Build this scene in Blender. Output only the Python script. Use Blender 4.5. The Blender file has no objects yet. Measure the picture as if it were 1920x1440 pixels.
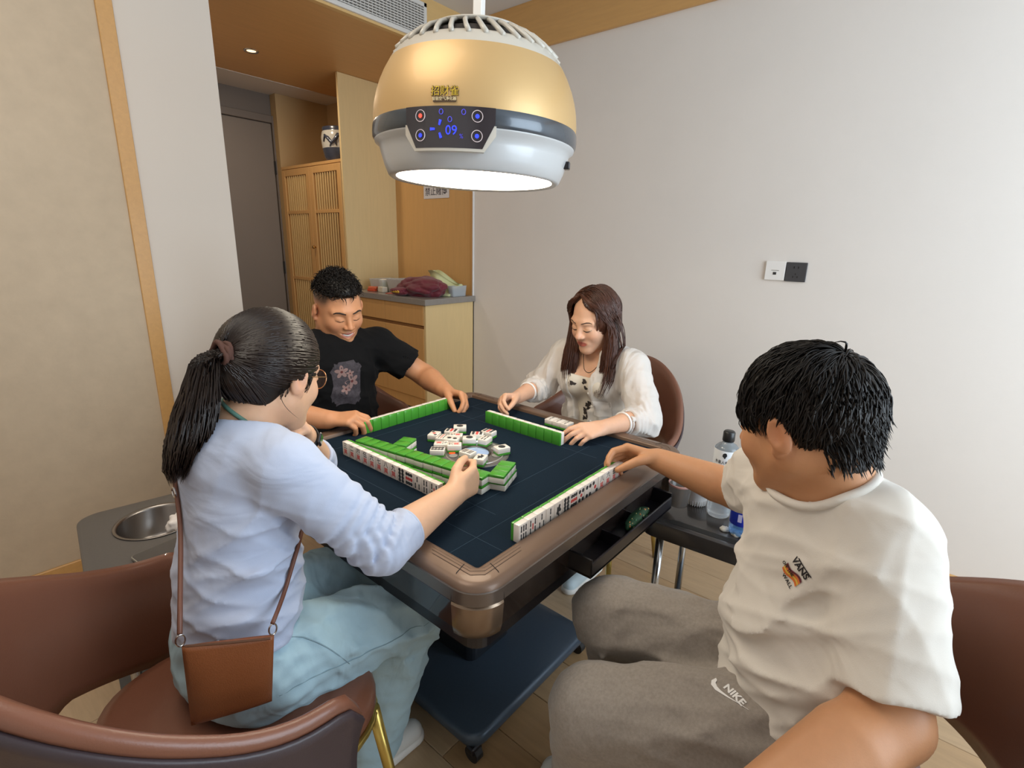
import bpy, bmesh, math, random
import numpy as np
from mathutils import Vector, Matrix
from mathutils.bvhtree import BVHTree

scene = bpy.context.scene
COL = scene.collection
R = math.radians
rnd = random.Random(7)

# ------------------------------------------------------------------ camera, world, light, exposure
cam_data = bpy.data.cameras.new('camera')
cam = bpy.data.objects.new('camera', cam_data)
COL.objects.link(cam)
right = Vector((0.644156, -0.764519, 0.023937))
down = Vector((-0.185426, -0.186442, -0.964809))
fwd = Vector((0.742078, 0.617049, -0.261860))
m3 = Matrix((right, -down, -fwd)).transposed()
cam.matrix_world = Matrix.Translation((-1.0620, -1.0313, 1.3857)) @ m3.to_4x4()
cam_data.sensor_fit = 'HORIZONTAL'
cam_data.sensor_width = 36.0
cam_data.lens = 961.92 / 1920 * 36.0
cam_data.clip_start = 0.02
scene.camera = cam

world = bpy.data.worlds.new('world')
scene.world = world
world.use_nodes = True
bg = world.node_tree.nodes['Background']
bg.inputs['Color'].default_value = (0.86, 0.93, 1.0, 1)
bg.inputs['Strength'].default_value = 1.0

def area_light(name, loc, rot, sx, sy, power, col):
    ld = bpy.data.lights.new(name, 'AREA')
    ld.shape = 'RECTANGLE'; ld.size = sx; ld.size_y = sy; ld.energy = power; ld.color = col
    o = bpy.data.objects.new(name, ld); COL.objects.link(o)
    o.location = loc; o.rotation_euler = rot
    return o
# daylight entering through the window wall behind the photographer
area_light('window_daylight', (0.40, -2.86, 1.55), (R(90), 0, 0), 1.9, 2.2, 74, (0.74, 0.88, 1.0))
# added fill light under the ceiling, out of view, no known lamp there
area_light('added_ceiling_fill', (-1.0, 0.2, 2.695), (0, 0, 0), 1.0, 1.0, 15, (1.0, 0.90, 0.77))
# the hall's small downlight
area_light('hall_downlight', (0.628, 2.527, 2.488), (0, 0, 0), 0.05, 0.05, 6, (1.0, 0.86, 0.68))

scene.view_settings.view_transform = 'Standard'
scene.view_settings.look = 'None'
scene.view_settings.gamma = 1.0
scene.view_settings.use_curve_mapping = False
scene.view_settings.exposure = 0.10

# ------------------------------------------------------------------ helpers
def lin(c):
    if isinstance(c, str):
        c = tuple(int(c[i:i + 2], 16) for i in (0, 2, 4))
    return tuple((v / 255 / 12.92) if v / 255 <= 0.04045 else ((v / 255 + 0.055) / 1.055) ** 2.4 for v in c)

MATS = {}
def mat(name, col, rough=0.5, metal=0.0, spec=0.5, noise=None, bump=None, wood=None, emit=None, trans=0.0, alpha=1.0,
        coat=0.0, sheen=0.0, attr=None, sss=0.0, translucent=0.0, wrinkle=None):
    if name in MATS:
        return MATS[name]
    m = bpy.data.materials.new(name); m.use_nodes = True
    nt = m.node_tree; N = nt.nodes; L = nt.links
    b = N['Principled BSDF']; out = N['Material Output']
    c = lin(col)
    b.inputs['Base Color'].default_value = (*c, 1)
    b.inputs['Roughness'].default_value = rough
    b.inputs['Metallic'].default_value = metal
    b.inputs['Specular IOR Level'].default_value = spec
    b.inputs['Transmission Weight'].default_value = trans
    b.inputs['Alpha'].default_value = alpha
    b.inputs['Coat Weight'].default_value = coat
    b.inputs['Sheen Weight'].default_value = sheen
    if sss:
        b.inputs['Subsurface Weight'].default_value = sss
        b.inputs['Subsurface Radius'].default_value = (0.012, 0.004, 0.002)
        b.inputs['Subsurface Scale'].default_value = 1.0
    if emit:
        b.inputs['Emission Color'].default_value = (*lin(emit[0]), 1)
        b.inputs['Emission Strength'].default_value = emit[1]
    tc = N.new('ShaderNodeTexCoord')
    base = None
    if attr:
        a = N.new('ShaderNodeVertexColor'); a.layer_name = attr
        base = a.outputs['Color']
        L.new(base, b.inputs['Base Color'])
    if wood or noise:
        # (scale, (sx,sy,sz), amount, detail)
        sc, st, amt = (wood or noise)[:3]
        mp = N.new('ShaderNodeMapping'); mp.inputs['Scale'].default_value = st
        L.new(tc.outputs['Object'], mp.inputs['Vector'])
        nz = N.new('ShaderNodeTexNoise'); nz.inputs['Scale'].default_value = sc
        nz.inputs['Detail'].default_value = 8; nz.inputs['Roughness'].default_value = 0.6
        if wood:
            nz.inputs['Distortion'].default_value = 0.6
        L.new(mp.outputs['Vector'], nz.inputs['Vector'])
        rmp = N.new('ShaderNodeMapRange')
        rmp.inputs['From Min'].default_value = 0.3; rmp.inputs['From Max'].default_value = 0.7
        rmp.inputs['To Min'].default_value = 1 - amt; rmp.inputs['To Max'].default_value = 1 + amt
        L.new(nz.outputs['Fac'], rmp.inputs['Value'])
        mx = N.new('ShaderNodeVectorMath'); mx.operation = 'SCALE'
        if base is not None:
            L.new(base, mx.inputs[0])
        else:
            mx.inputs[0].default_value = c
        L.new(rmp.outputs['Result'], mx.inputs['Scale'])
        L.new(mx.outputs['Vector'], b.inputs['Base Color'])
    if bump:
        # (scale, strength, stretch)
        nz2 = N.new('ShaderNodeTexNoise'); nz2.inputs['Scale'].default_value = bump[0]; nz2.inputs['Detail'].default_value = 4
        if len(bump) > 2:
            mp2 = N.new('ShaderNodeMapping'); mp2.inputs['Scale'].default_value = bump[2]
            L.new(tc.outputs['Object'], mp2.inputs['Vector']); L.new(mp2.outputs['Vector'], nz2.inputs['Vector'])
        else:
            L.new(tc.outputs['Object'], nz2.inputs['Vector'])
        bp = N.new('ShaderNodeBump'); bp.inputs['Strength'].default_value = bump[1]; bp.inputs['Distance'].default_value = 0.004
        L.new(nz2.outputs['Fac'], bp.inputs['Height']); L.new(bp.outputs['Normal'], b.inputs['Normal'])
        if wrinkle:
            # (scale, strength, stretch): soft creases of worn cloth
            mp3 = N.new('ShaderNodeMapping'); mp3.inputs['Scale'].default_value = wrinkle[2]
            mp3.inputs['Rotation'].default_value = (0.5, 0.4, 0.3)
            L.new(tc.outputs['Object'], mp3.inputs['Vector'])
            nz3 = N.new('ShaderNodeTexNoise'); nz3.inputs['Scale'].default_value = wrinkle[0]; nz3.inputs['Detail'].default_value = 2.5
            nz3.inputs['Distortion'].default_value = 0.9
            L.new(mp3.outputs['Vector'], nz3.inputs['Vector'])
            bp3 = N.new('ShaderNodeBump'); bp3.inputs['Strength'].default_value = wrinkle[1]; bp3.inputs['Distance'].default_value = 0.03
            L.new(nz3.outputs['Fac'], bp3.inputs['Height']); L.new(bp3.outputs['Normal'], bp.inputs['Normal'])
    if translucent:
        tr = N.new('ShaderNodeBsdfTransparent')
        tr.inputs['Color'].default_value = (1, 1, 1, 1)
        mx2 = N.new('ShaderNodeMixShader'); mx2.inputs['Fac'].default_value = translucent
        L.new(b.outputs['BSDF'], mx2.inputs[1]); L.new(tr.outputs['BSDF'], mx2.inputs[2])
        L.new(mx2.outputs['Shader'], out.inputs['Surface'])
    MATS[name] = m
    return m

def tag(o, label=None, cat=None, group=None, kind=None):
    if label: o['label'] = label
    if cat: o['category'] = cat
    if group: o['group'] = group
    if kind: o['kind'] = kind
    return o
def link(name, me, m, parent=None, smooth=False):
    if m is not None:
        for mm in (m if isinstance(m, (list, tuple)) else [m]):
            me.materials.append(mm)
    if smooth:
        me.polygons.foreach_set('use_smooth', [True] * len(me.polygons))
    o = bpy.data.objects.new(name, me); COL.objects.link(o)
    if parent is not None:
        o.parent = parent
    return o
def obj(name, bm, m, parent=None, smooth=False, auto=None):
    me = bpy.data.meshes.new(name)
    bmesh.ops.recalc_face_normals(bm, faces=bm.faces[:])
    bm.to_mesh(me); bm.free()
    o = link(name, me, m, parent, smooth)
    if auto is not None:
        me.polygons.foreach_set('use_smooth', [True] * len(me.polygons))
        me.set_sharp_from_angle(angle=R(auto))
    return o
def empty(name, loc=(0, 0, 0), rz=0.0):
    o = bpy.data.objects.new(name, None); COL.objects.link(o)
    o.location = loc; o.rotation_euler = (0, 0, rz); o.empty_display_size = 0.05
    return o
def copy_tree(o, parent=None):
    c = o.copy(); COL.objects.link(c)
    if parent is not None: c.parent = parent
    for ch in list(o.children):
        copy_tree(ch, c)
    return c
def box(bm, a, b, bev=0.0, seg=2):
    x0, y0, z0 = a; x1, y1, z1 = b
    r = bmesh.ops.create_cube(bm, size=1.0)
    vs = r['verts']
    bmesh.ops.scale(bm, vec=(x1 - x0, y1 - y0, z1 - z0), verts=vs)
    bmesh.ops.translate(bm, vec=((x0 + x1) / 2, (y0 + y1) / 2, (z0 + z1) / 2), verts=vs)
    if bev > 0:
        es = list({e for v in vs for e in v.link_edges})
        bmesh.ops.bevel(bm, geom=es, offset=bev, segments=seg, profile=0.5, affect='EDGES')
    return bm
def bx(a, b, bev=0.0, seg=2):
    return box(bmesh.new(), a, b, bev, seg)
def ring_frame(d):
    d = Vector(d).normalized()
    up = Vector((0, 0, 1)) if abs(d.z) < 0.9 else Vector((1, 0, 0))
    u = d.cross(up).normalized(); v = d.cross(u).normalized()
    return u, v
def tube(bm, pts, rad, seg=10, closed=False, cap=True):
    pts = [Vector(p) for p in pts]; n = len(pts)
    if not isinstance(rad, (list, tuple)): rad = [rad] * n
    rings = []; u = None
    for i, p in enumerate(pts):
        if closed: d = pts[(i + 1) % n] - pts[i - 1]
        else: d = pts[min(i + 1, n - 1)] - pts[max(i - 1, 0)]
        d.normalize()
        if u is None: u, v = ring_frame(d)
        else:
            u = (u - d * u.dot(d)).normalized(); v = d.cross(u).normalized()
        rings.append([bm.verts.new(p + (u * math.cos(2 * math.pi * k / seg) + v * math.sin(2 * math.pi * k / seg)) * rad[i]) for k in range(seg)])
    m = n if closed else n - 1
    for i in range(m):
        a, b = rings[i], rings[(i + 1) % n]
        for k in range(seg):
            bm.faces.new((a[k], a[(k + 1) % seg], b[(k + 1) % seg], b[k]))
    if cap and not closed:
        bm.faces.new(rings[0][::-1]); bm.faces.new(rings[-1])
    return bm
def tb(pts, rad, seg=10, closed=False):
    return tube(bmesh.new(), pts, rad, seg, closed)
def lathe(bm, prof, seg=48, a0=0.0, a1=2 * math.pi, center=(0, 0, 0), capends=False):
    full = abs((a1 - a0) - 2 * math.pi) < 1e-6
    n = seg if full else seg + 1
    cols = []
    for k in range(n):
        a = a0 + (a1 - a0) * k / seg
        cols.append([bm.verts.new((center[0] + r * math.cos(a), center[1] + r * math.sin(a), center[2] + z)) if r > 1e-6 or k == 0 or not full else None for r, z in prof])
    if full:
        for k in range(1, n):
            for j, (r, z) in enumerate(prof):
                if cols[k][j] is None: cols[k][j] = cols[0][j]
    for k in range(seg if full else seg):
        a, b = cols[k], cols[(k + 1) % n] if full else cols[k + 1]
        for j in range(len(prof) - 1):
            f = [a[j], b[j], b[j + 1], a[j + 1]]
            g = []
            for v in f:
                if v not in g: g.append(v)
            if len(g) >= 3:
                try: bm.faces.new(g)
                except ValueError: pass
    return bm
def lt(prof, seg=48, **k):
    return lathe(bmesh.new(), prof, seg, **k)
def rrect(hx, hy, r, seg=6, cx=0.0, cy=0.0):
    out = []
    for sx, sy, a in ((1, 1, 0), (-1, 1, 90), (-1, -1, 180), (1, -1, 270)):
        for k in range(seg + 1):
            t = R(a + 90 * k / seg)
            out.append((cx + sx * (hx - r) + r * math.cos(t), cy + sy * (hy - r) + r * math.sin(t)))
    return out
def loft(bm, rings, cap=True, closed=True):
    vr = [[bm.verts.new(p) for p in r] for r in rings]
    n = len(rings[0])
    for a, b in zip(vr, vr[1:]):
        for k in range(n if closed else n - 1):
            bm.faces.new((a[k], a[(k + 1) % n], b[(k + 1) % n], b[k]))
    if cap:
        bm.faces.new(vr[0][::-1]); bm.faces.new(vr[-1])
    return bm
def slab(poly, z0, z1, bev=0.0):
    """rounded plate from an outline, with a small chamfer"""
    bm = bmesh.new()
    cx = sum(p[0] for p in poly) / len(poly); cy = sum(p[1] for p in poly) / len(poly)
    def ins(d): 
        out = []
        for x, y in poly:
            l = math.hypot(x - cx, y - cy); f = (l - d) / l
            out.append((cx + (x - cx) * f, cy + (y - cy) * f))
        return out
    if bev:
        ps = [(ins(bev), z0), (ins(bev * .3), z0 + bev * .3), (poly, z0 + bev), (poly, z1 - bev), (ins(bev * .3), z1 - bev * .3), (ins(bev), z1)]
    else:
        ps = [(poly, z0), (poly, z1)]
    return loft(bm, [[(x, y, z) for x, y in p] for p, z in ps])
def join_bm(a, b, M=None):
    me = bpy.data.meshes.new('tmp'); b.to_mesh(me)
    if M is not None: me.transform(M)
    a.from_mesh(me); bpy.data.meshes.remove(me); b.free()
    return a
_txt = {}
def text_mesh(s, size, extrude=0.0, bold=0.0, align='CENTER', spacing=1.0):
    """mesh of a line of text in its own XY plane, centred"""
    cu = bpy.data.curves.new('t', 'FONT'); cu.body = s; cu.size = size; cu.extrude = extrude; cu.offset = bold
    cu.align_x = align; cu.align_y = 'CENTER'; cu.space_character = spacing; cu.resolution_u = 3
    o = bpy.data.objects.new('t', cu); COL.objects.link(o)
    dg = bpy.context.evaluated_depsgraph_get()
    me = bpy.data.meshes.new_from_object(o.evaluated_get(dg))
    bpy.data.objects.remove(o); bpy.data.curves.remove(cu)
    me.materials.clear()
    return me
def text_bm(s, size, **k):
    me = text_mesh(s, size, **k); bm = bmesh.new(); bm.from_mesh(me); bpy.data.meshes.remove(me)
    return bm
def frame_mat(o, x, y, z=None):
    x = Vector(x).normalized(); y = Vector(y); z = x.cross(y).normalized(); y = z.cross(x)
    return Matrix.Translation(Vector(o)) @ Matrix((x, y, z)).transposed().to_4x4()
# ------------------------------------------------------------------ the room
XW, YW, ZC = 1.62, 1.565, 2.74      # white wall, left wall / beam face, ceiling
XN, YN = -2.5, -2.95                # walls behind the photographer
YD = 3.42                           # door wall at the end of the hall
M_white = mat('wall_paint', 'e6dfd8', 0.75, noise=(3.0, (1, 1, 1), 0.015), bump=(220, 0.05))
M_paper = mat('wall_paper', 'c8b69e', 0.8, noise=(14.0, (1, 1, 1), 0.05), bump=(60, 0.15))
M_off = mat('off_white_panel', 'ded5cb', 0.7)
M_wood = mat('wood_veneer', 'd3a468', 0.42, wood=(4.0, (12, 12, 1), 0.04))
M_woodh = mat('wood_veneer_band', 'd0a164', 0.42, wood=(5.0, (12, 1.0, 12), 0.05))
M_pale = mat('pale_veneer', 'dcc08c', 0.5, wood=(4.0, (14, 14, 1), 0.035))
M_cab = mat('cabinet_veneer', 'd2a266', 0.45, wood=(4.0, (14, 14, 1), 0.05))
M_edge = mat('cabinet_edge', 'e0c496', 0.5)
M_trim = mat('white_trim', 'e8e6e4', 0.4)
M_ceil = mat('ceiling_paint', 'dcdcdc', 0.85)
M_door = mat('grey_door', '776a5e', 0.55, noise=(2.0, (1, 1, 1), 0.03))
M_doorf = mat('grey_door_frame', '6c6056', 0.55)
M_dark = mat('black_gap', '16130f', 0.7)

def struct(name, bm, m, parent=None, **k):
    o = obj(name, bm, m, parent, **k)
    if parent is None: tag(o, kind='structure')
    return o
fl = struct('floor', bx((XN, YN, -0.06), (XW, YD, -0.006)), mat('floor_base', '4a3728', 0.8))
PL = [mat('oak_plank_%d' % i, c, 0.38, wood=(3.5, (16, 1.6, 16), 0.10), coat=0.15) for i, c in enumerate(('b59a79', 'a98c6a', 'bda384', 'a4845f'))]
pw, plen = 0.168, 1.22
pm = {}
ix = 0
x = XN
while x < XW - 0.01:
    y = YN - rnd.uniform(0, plen)
    w = min(pw, XW - x)
    while y < YD:
        a, b = max(y, YN), min(y + plen, YD)
        if b - a > 0.02:
            k = (round(w, 3), round(b - a, 3), rnd.randrange(4))
            if k not in pm:
                me = bpy.data.meshes.new('plank'); q = bx((0.0008, 0.0008, -0.008), (w - 0.0008, b - a - 0.0008, 0.0), 0.0012, 1)
                q.to_mesh(me); q.free(); me.materials.append(PL[k[2]]); pm[k] = me
            o = bpy.data.objects.new('plank', pm[k]); COL.objects.link(o); o.parent = fl; o.location = (x, a, 0)
        y += plen
    x += pw
cf = empty('added_fill_housing', (-1.0, 0.2, 2.70)); tag(cf, 'square white frame added around the unseen ceiling fill light', 'light')  # made-up housing, out of view, built only to hold the added fill light
for a, b in (((-0.54, -0.54, 0), (-0.50, 0.54, 0.04)), ((0.50, -0.54, 0), (0.54, 0.54, 0.04)), ((-0.5, -0.54, 0), (0.5, -0.50, 0.04)), ((-0.5, 0.50, 0), (0.5, 0.54, 0.04))):
    obj('housing_frame', bx(a, b, 0.002, 1), mat('frame_white', 'e4e2de', 0.4), cf)
struct('ceiling', bx((XN, YN, ZC), (XW + 0.1, YW, ZC + 0.06)), M_ceil)
struct('wall_right', bx((XW, YN - 0.1, 0), (XW + 0.1, YW + 0.012, ZC)), M_white)
struct('trim_1', bx((XW - 0.008, YW + 0.012, 0), (XW + 0.02, YW + 0.022, 2.5)), M_trim)
struct('wall_niche', bx((XW + 0.004, YW + 0.022, 0), (XW + 0.1, YD + 0.1, 2.5)), M_wood)
# long wood band under the ceiling on the white wall
struct('trim_2', bx((XW - 0.022, YN, 2.49), (XW, YW, ZC), 0.002, 1), M_woodh)
struct('baseboard_right', bx((XW - 0.014, YN, 0), (XW, YW, 0.075), 0.003, 1), M_woodh)
# left wall: paper, wood strip, off-white panel, its end face in the hall mouth
struct('wall_left', bx((XN, YW, 0), (-0.39, YW + 0.12, ZC)), M_paper)
struct('trim_3', bx((-0.393, YW - 0.008, 0), (-0.338, YW + 0.02, ZC), 0.002, 1), M_woodh)
struct('wall_left_panel', bx((-0.39, YW + 0.004, 0), (0.012, YW + 0.12, ZC)), M_off)
struct('baseboard_left', bx((XN, YW - 0.013, 0), (-0.395, YW, 0.062), 0.003, 1), M_woodh)
# walls behind the photographer, with the window
wb = struct('wall_back', bx((XN, YN - 0.1, 0), (-0.85, YN, ZC)), M_white)
struct('wall_back_low', bx((-0.85, YN - 0.1, 0), (1.45, YN, 0.42)), M_white)
struct('wall_back_high', bx((-0.85, YN - 0.1, 2.68), (1.45, YN, ZC)), M_white)
struct('wall_back_pier', bx((1.45, YN - 0.1, 0), (XW, YN, ZC)), M_white)
struct('wall_side', bx((XN - 0.1, YN - 0.1, 0), (XN, YW + 0.12, ZC)), M_white)
M_alu = mat('window_frame_grey', '8d8f92', 0.4, 0.6)
w1 = empty('window_1', (0, YN - 0.05, 0)); tag(w1, kind='structure')
for (a, b) in (((-0.85, -0.03, 0.42), (-0.80, 0.03, 2.68)), ((1.4, -0.03, 0.42), (1.45, 0.03, 2.68)), ((-0.80, -0.03, 0.42), (1.4, 0.03, 0.47)),
               ((-0.80, -0.03, 2.63), (1.4, 0.03, 2.68)), ((0.27, -0.03, 0.47), (0.33, 0.03, 2.63))):
    obj('window_frame', bx(a, b, 0.004, 1), M_alu, w1)
M_glass = mat('window_glass', 'ffffff', 0.02, trans=1.0, translucent=0.9)
for xa, xb in ((-0.80, 0.27), (0.33, 1.4)):
    obj('pane', bx((xa, -0.004, 0.47), (xb, 0.004, 2.63)), M_glass, w1)
# dropped wooden beam over the hall mouth: face, wooden underside, paler strip before the door
struct('beam_hall', bx((0.012, YW, 2.5), (XW, YW + 0.03, ZC)), mat('beam_veneer', 'd8b479', 0.45, wood=(5.0, (1.0, 12, 12), 0.04)))
struct('ceiling_hall', bx((0.0, YW + 0.03, 2.5), (XW, 3.04, 2.56)), mat('hall_ceiling_veneer', 'cf9f66', 0.45, wood=(4.0, (1, 12, 12), 0.05)))
struct('ceiling_strip', bx((-0.1, 3.04, 2.497), (XW, YD + 0.1, 2.56)), mat('hall_plaster', 'cfc6bb', 0.8))
struct('wall_hall_left', bx((-0.1, YW + 0.12, 0), (0.012, YD, 2.5)), M_off)
dw = struct('wall_hall_end', bx((-0.1, YD, 0), (XW, YD + 0.1, 2.5)), M_doorf)
d1 = empty('door_1', (0.68, YD, 0)); tag(d1, kind='structure')
obj('door_leaf', bx((-0.44, -0.018, 0.004), (0.465, 0.0, 2.28), 0.003, 1), M_door, d1)
for a, b in (((-0.5, -0.03, 0), (-0.445, 0, 2.34)), ((0.47, -0.03, 0), (0.525, 0, 2.34)), ((-0.445, -0.03, 2.285), (0.47, 0, 2.34))):
    obj('door_frame', bx(a, b, 0.003, 1), M_doorf, d1)
for z in (0.3, 1.15, 1.95):
    obj('hinge', tb([(0.467, -0.026, z - 0.05), (0.467, -0.026, z + 0.05)], 0.008), M_dark, d1)

# recessed downlight in the hall ceiling
dl = empty('downlight', (0.628, 2.527, 2.499)); tag(dl, 'small round recessed downlight in the brown hall ceiling', 'light')
obj('trim_ring', lt([(0.026, 0.004), (0.030, -0.003), (0.042, -0.004), (0.044, 0.0)], 32), mat('chrome', 'd8d8d8', 0.15, 1.0), dl, smooth=True)
obj('lamp_lens', lt([(0.0, -0.001), (0.027, -0.001)], 24), mat('lens', 'fff0d8', 0.2, emit=('ffe2b8', 1.5)), dl)

# air vent in the beam face
av = empty('air_vent', (0.70, YW - 0.002, 2.607)); tag(av, 'white rectangular air vent grille set in the wooden ceiling beam', 'vent')
M_vent = mat('vent_white', 'dad7d2', 0.45)
hx, hz = 0.50, 0.095
for a, b in (((-hx, -0.012, -hz), (hx, 0.004, -hz + 0.022)), ((-hx, -0.012, hz - 0.022), (hx, 0.004, hz)), ((-hx, -0.012, -hz), (-hx + 0.022, 0.004, hz)), ((hx - 0.022, -0.012, -hz), (hx, 0.004, hz))):
    obj('vent_frame', bx(a, b, 0.002, 1), M_vent, av)
obj('vent_back', bx((-hx + 0.01, 0.0, -hz + 0.01), (hx - 0.01, 0.002, hz - 0.01)), mat('vent_dark', '57524c', 0.8), av)
sl = None
for k in range(11):
    z = -hz + 0.030 + k * (2 * hz - 0.06) / 10
    if sl is None:
        b = bx((-hx + 0.02, -0.009, -0.0035), (hx - 0.02, 0.0, 0.0012)); sl = obj('louver', b, M_vent, av)
        me = sl.data; sl.location = (0, 0, z)
    else:
        o = bpy.data.objects.new('louver', me); COL.objects.link(o); o.parent = av; o.location = (0, 0, z)
me = None
for k in range(40):
    x = -hx + 0.04 + k * (2 * hx - 0.08) / 39
    if me is None:
        o = obj('vane', bx((-0.0012, -0.006, -hz + 0.02), (0.0012, 0.0, hz - 0.02)), M_vent, av); me = o.data
    else:
        o = bpy.data.objects.new('vane', me); COL.objects.link(o); o.parent = av
    o.location = (x, 0, 0)

# ------------------------------------------------------------------ closet with slatted doors
XC = 1.162
cl = empty('slatted_closet', (XC, 2.44, 0)); tag(cl, 'tall wooden closet with two vertically slatted doors beside the grey door', 'closet')
D = XW + 0.004 - XC
obj('side_panel', bx((0, 0.0, 0), (D, 0.02, 2.498)), M_pale, cl)
obj('body', bx((0.03, 0.02, 0.0), (D, 0.89, 1.93)), mat('closet_inner', 'a87c48', 0.6), cl)
obj('top_board', bx((0.0, 0.02, 1.93), (D, 0.89, 1.95)), M_cab, cl)
obj('end_panel', bx((0, 0.89, 0), (D, 0.976, 2.496)), mat('closet_end', 'b39468', 0.5), cl)
obj('upper_back', bx((D - 0.012, 0.02, 1.95), (D - 0.002, 0.89, 2.496)), mat('closet_back', 'ba9a70', 0.55), cl)
slat_me = {}
def slat(h):
    if h not in slat_me:
        b = bx((0, -0.006, 0), (0.014, 0.006, h), 0.0015, 1); m = bpy.data.meshes.new('slat'); b.to_mesh(m); b.free(); m.materials.append(M_slat); slat_me[h] = m
    return slat_me[h]
M_slat = mat('slat_wood', 'dcb77c', 0.45, wood=(4.0, (14, 14, 1), 0.06))
for j in range(2):
    dr = empty('door', (0, 0.025 + j * 0.432, 0)); dr.parent = cl
    W = 0.428
    for a, b in (((-0.004, 0, 0.05), (0.026, 0.05, 1.925)), ((-0.004, W - 0.05, 0.05), (0.026, W, 1.925)), ((-0.004, 0.05, 1.875), (0.026, W - 0.05, 1.925)),
                 ((-0.002, 0.05, 1.585), (0.02, W - 0.05, 1.61)), ((-0.002, 0.05, 1.06), (0.02, W - 0.05, 1.085)), ((-0.004, 0.05, 0.05), (0.026, W - 0.05, 0.12))):
        obj('door_rail', bx(a, b, 0.002, 1), M_cab, dr)
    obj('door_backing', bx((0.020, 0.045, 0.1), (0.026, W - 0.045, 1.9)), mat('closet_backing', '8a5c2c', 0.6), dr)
    ns = 9
    for (z0, z1) in ((1.61, 1.875), (1.085, 1.585), (0.12, 1.06)):
        for k in range(ns):
            o = bpy.data.objects.new('slat', slat(round(z1 - z0, 3))); COL.objects.link(o); o.parent = dr
            o.location = (0.0, 0.05 + (k + 1) * (W - 0.1) / (ns + 1), z0)
    if j == 0:
        kn = obj('knob', tb([(-0.004, W - 0.02, 1.33), (-0.012, W - 0.02, 1.33), (-0.02, W - 0.02, 1.33), (-0.03, W - 0.02, 1.33)], [0.006, 0.006, 0.013, 0.011], 14), mat('brass_knob', 'b98b4a', 0.3, 0.9), dr, smooth=True)

# blue and white porcelain jar on the closet
vz = empty('porcelain_jar', (1.30, 2.668, 1.952)); tag(vz, 'blue and white porcelain jar with a dark dragon on top of the closet', 'jar')
M_porc = mat('porcelain', 'c9c4b8', 0.2, coat=0.6)
M_cob = mat('cobalt_glaze', '3a3f4e', 0.25, coat=0.6)
vp = [(0.0, 0.0), (0.100, 0.0), (0.114, 0.03), (0.124, 0.075), (0.132, 0.125), (0.135, 0.165), (0.128, 0.2), (0.121, 0.215), (0.125, 0.232), (0.116, 0.235), (0.110, 0.215)]
obj('jar_body', lt(vp, 56), M_porc, vz, smooth=True)
obj('rim_band', lt([(0.126, 0.203), (0.1225, 0.214), (0.1265, 0.231), (0.1235, 0.2345)], 56), M_cob, vz, smooth=True)
obj('base_band', lt([(0.1015, 0.0), (0.1155, 0.03), (0.1255, 0.075), (0.1285, 0.09)], 56), M_cob, vz, smooth=True)
def on_jar(a, z, off=0.0015):
    for (r0, z0), (r1, z1) in zip(vp[1:], vp[2:]):
        if z0 <= z <= z1:
            r = r0 + (r1 - r0) * (z - z0) / (z1 - z0 + 1e-9) + off
            return Vector((r * math.cos(a), r * math.sin(a), z))
    return Vector((0.1 * math.cos(a), 0.1 * math.sin(a), z))
a0 = math.atan2(-1, -0.8)
dp = [on_jar(a0 + t, z) for t, z in ((-0.9, 0.13), (-0.75, 0.17), (-0.55, 0.15), (-0.35, 0.12), (-0.15, 0.14), (0.02, 0.175), (0.2, 0.17), (0.36, 0.14), (0.55, 0.13), (0.75, 0.155), (0.9, 0.15))]
dg_ = tube(bmesh.new(), dp, [0.006, 0.012, 0.014, 0.015, 0.015, 0.015, 0.014, 0.013, 0.011, 0.008, 0.004], 8)
for t, z, t2, z2 in ((-0.35, 0.12, -0.5, 0.095), (-0.15, 0.14, -0.1, 0.10), (0.36, 0.14, 0.3, 0.10), (0.55, 0.13, 0.68, 0.10)):
    tube(dg_, [on_jar(a0 + t, z), on_jar(a0 + (t + t2) / 2, (z + z2) / 2), on_jar(a0 + t2, z2)], [0.009, 0.007, 0.003], 6)
obj('dragon_figure', dg_, M_cob, vz, smooth=True)

# ------------------------------------------------------------------ counter cabinet in the niche
cb = empty('counter_cabinet', (XC, YW + 0.012, 0)); tag(cb, 'wood veneer base cabinet with drawers and doors below the grey counter', 'cabinet')
Yc = 2.44 - (YW + 0.012)
obj('side_panel', bx((0.004, 0.0, 0.0), (D, 0.018, 0.985)), M_pale, cb)
obj('body', bx((0.02, 0.018, 0.30), (D, Yc - 0.002, 0.985)), M_edge, cb)
obj('plinth', bx((0.05, 0.018, 0.0), (D, Yc - 0.002, 0.30)), mat('plinth_grey', '6e675d', 0.6), cb)
obj('bottom_rail', bx((0.008, 0.018, 0.255), (0.03, Yc - 0.002, 0.335)), M_cab, cb)
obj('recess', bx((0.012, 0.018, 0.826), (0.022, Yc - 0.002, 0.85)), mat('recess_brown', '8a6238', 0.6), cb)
for j in range(2):
    y0, y1 = 0.02 + j * 0.415, 0.02 + j * 0.415 + 0.412
    obj('drawer_front', bx((0, y0, 0.85), (0.02, y1, 0.985), 0.0015, 1), M_cab, cb)
    dd = obj('door', bx((0, y0, 0.338), (0.02, y1, 0.826), 0.0015, 1), M_cab, cb)
    yk = y1 - 0.02 if j == 0 else y0 + 0.02
    if j == 0:
        obj('knob', tb([(0, yk, 0.775), (-0.01, yk, 0.775), (-0.016, yk, 0.775), (-0.024, yk, 0.775)], [0.005, 0.005, 0.014, 0.011], 14), mat('dark_brass', '7a6038', 0.3, 0.9), dd, smooth=True)
ct = obj('countertop', bx((XC - 0.012, YW - 0.004, 0.986), (XW + 0.003, 2.439, 1.026), 0.002, 1), mat('grey_stone', '8d8781', 0.28, noise=(60, (1, 1, 1), 0.06), coat=0.2))
tag(ct, 'grey stone countertop on the niche cabinet', 'countertop')

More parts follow.
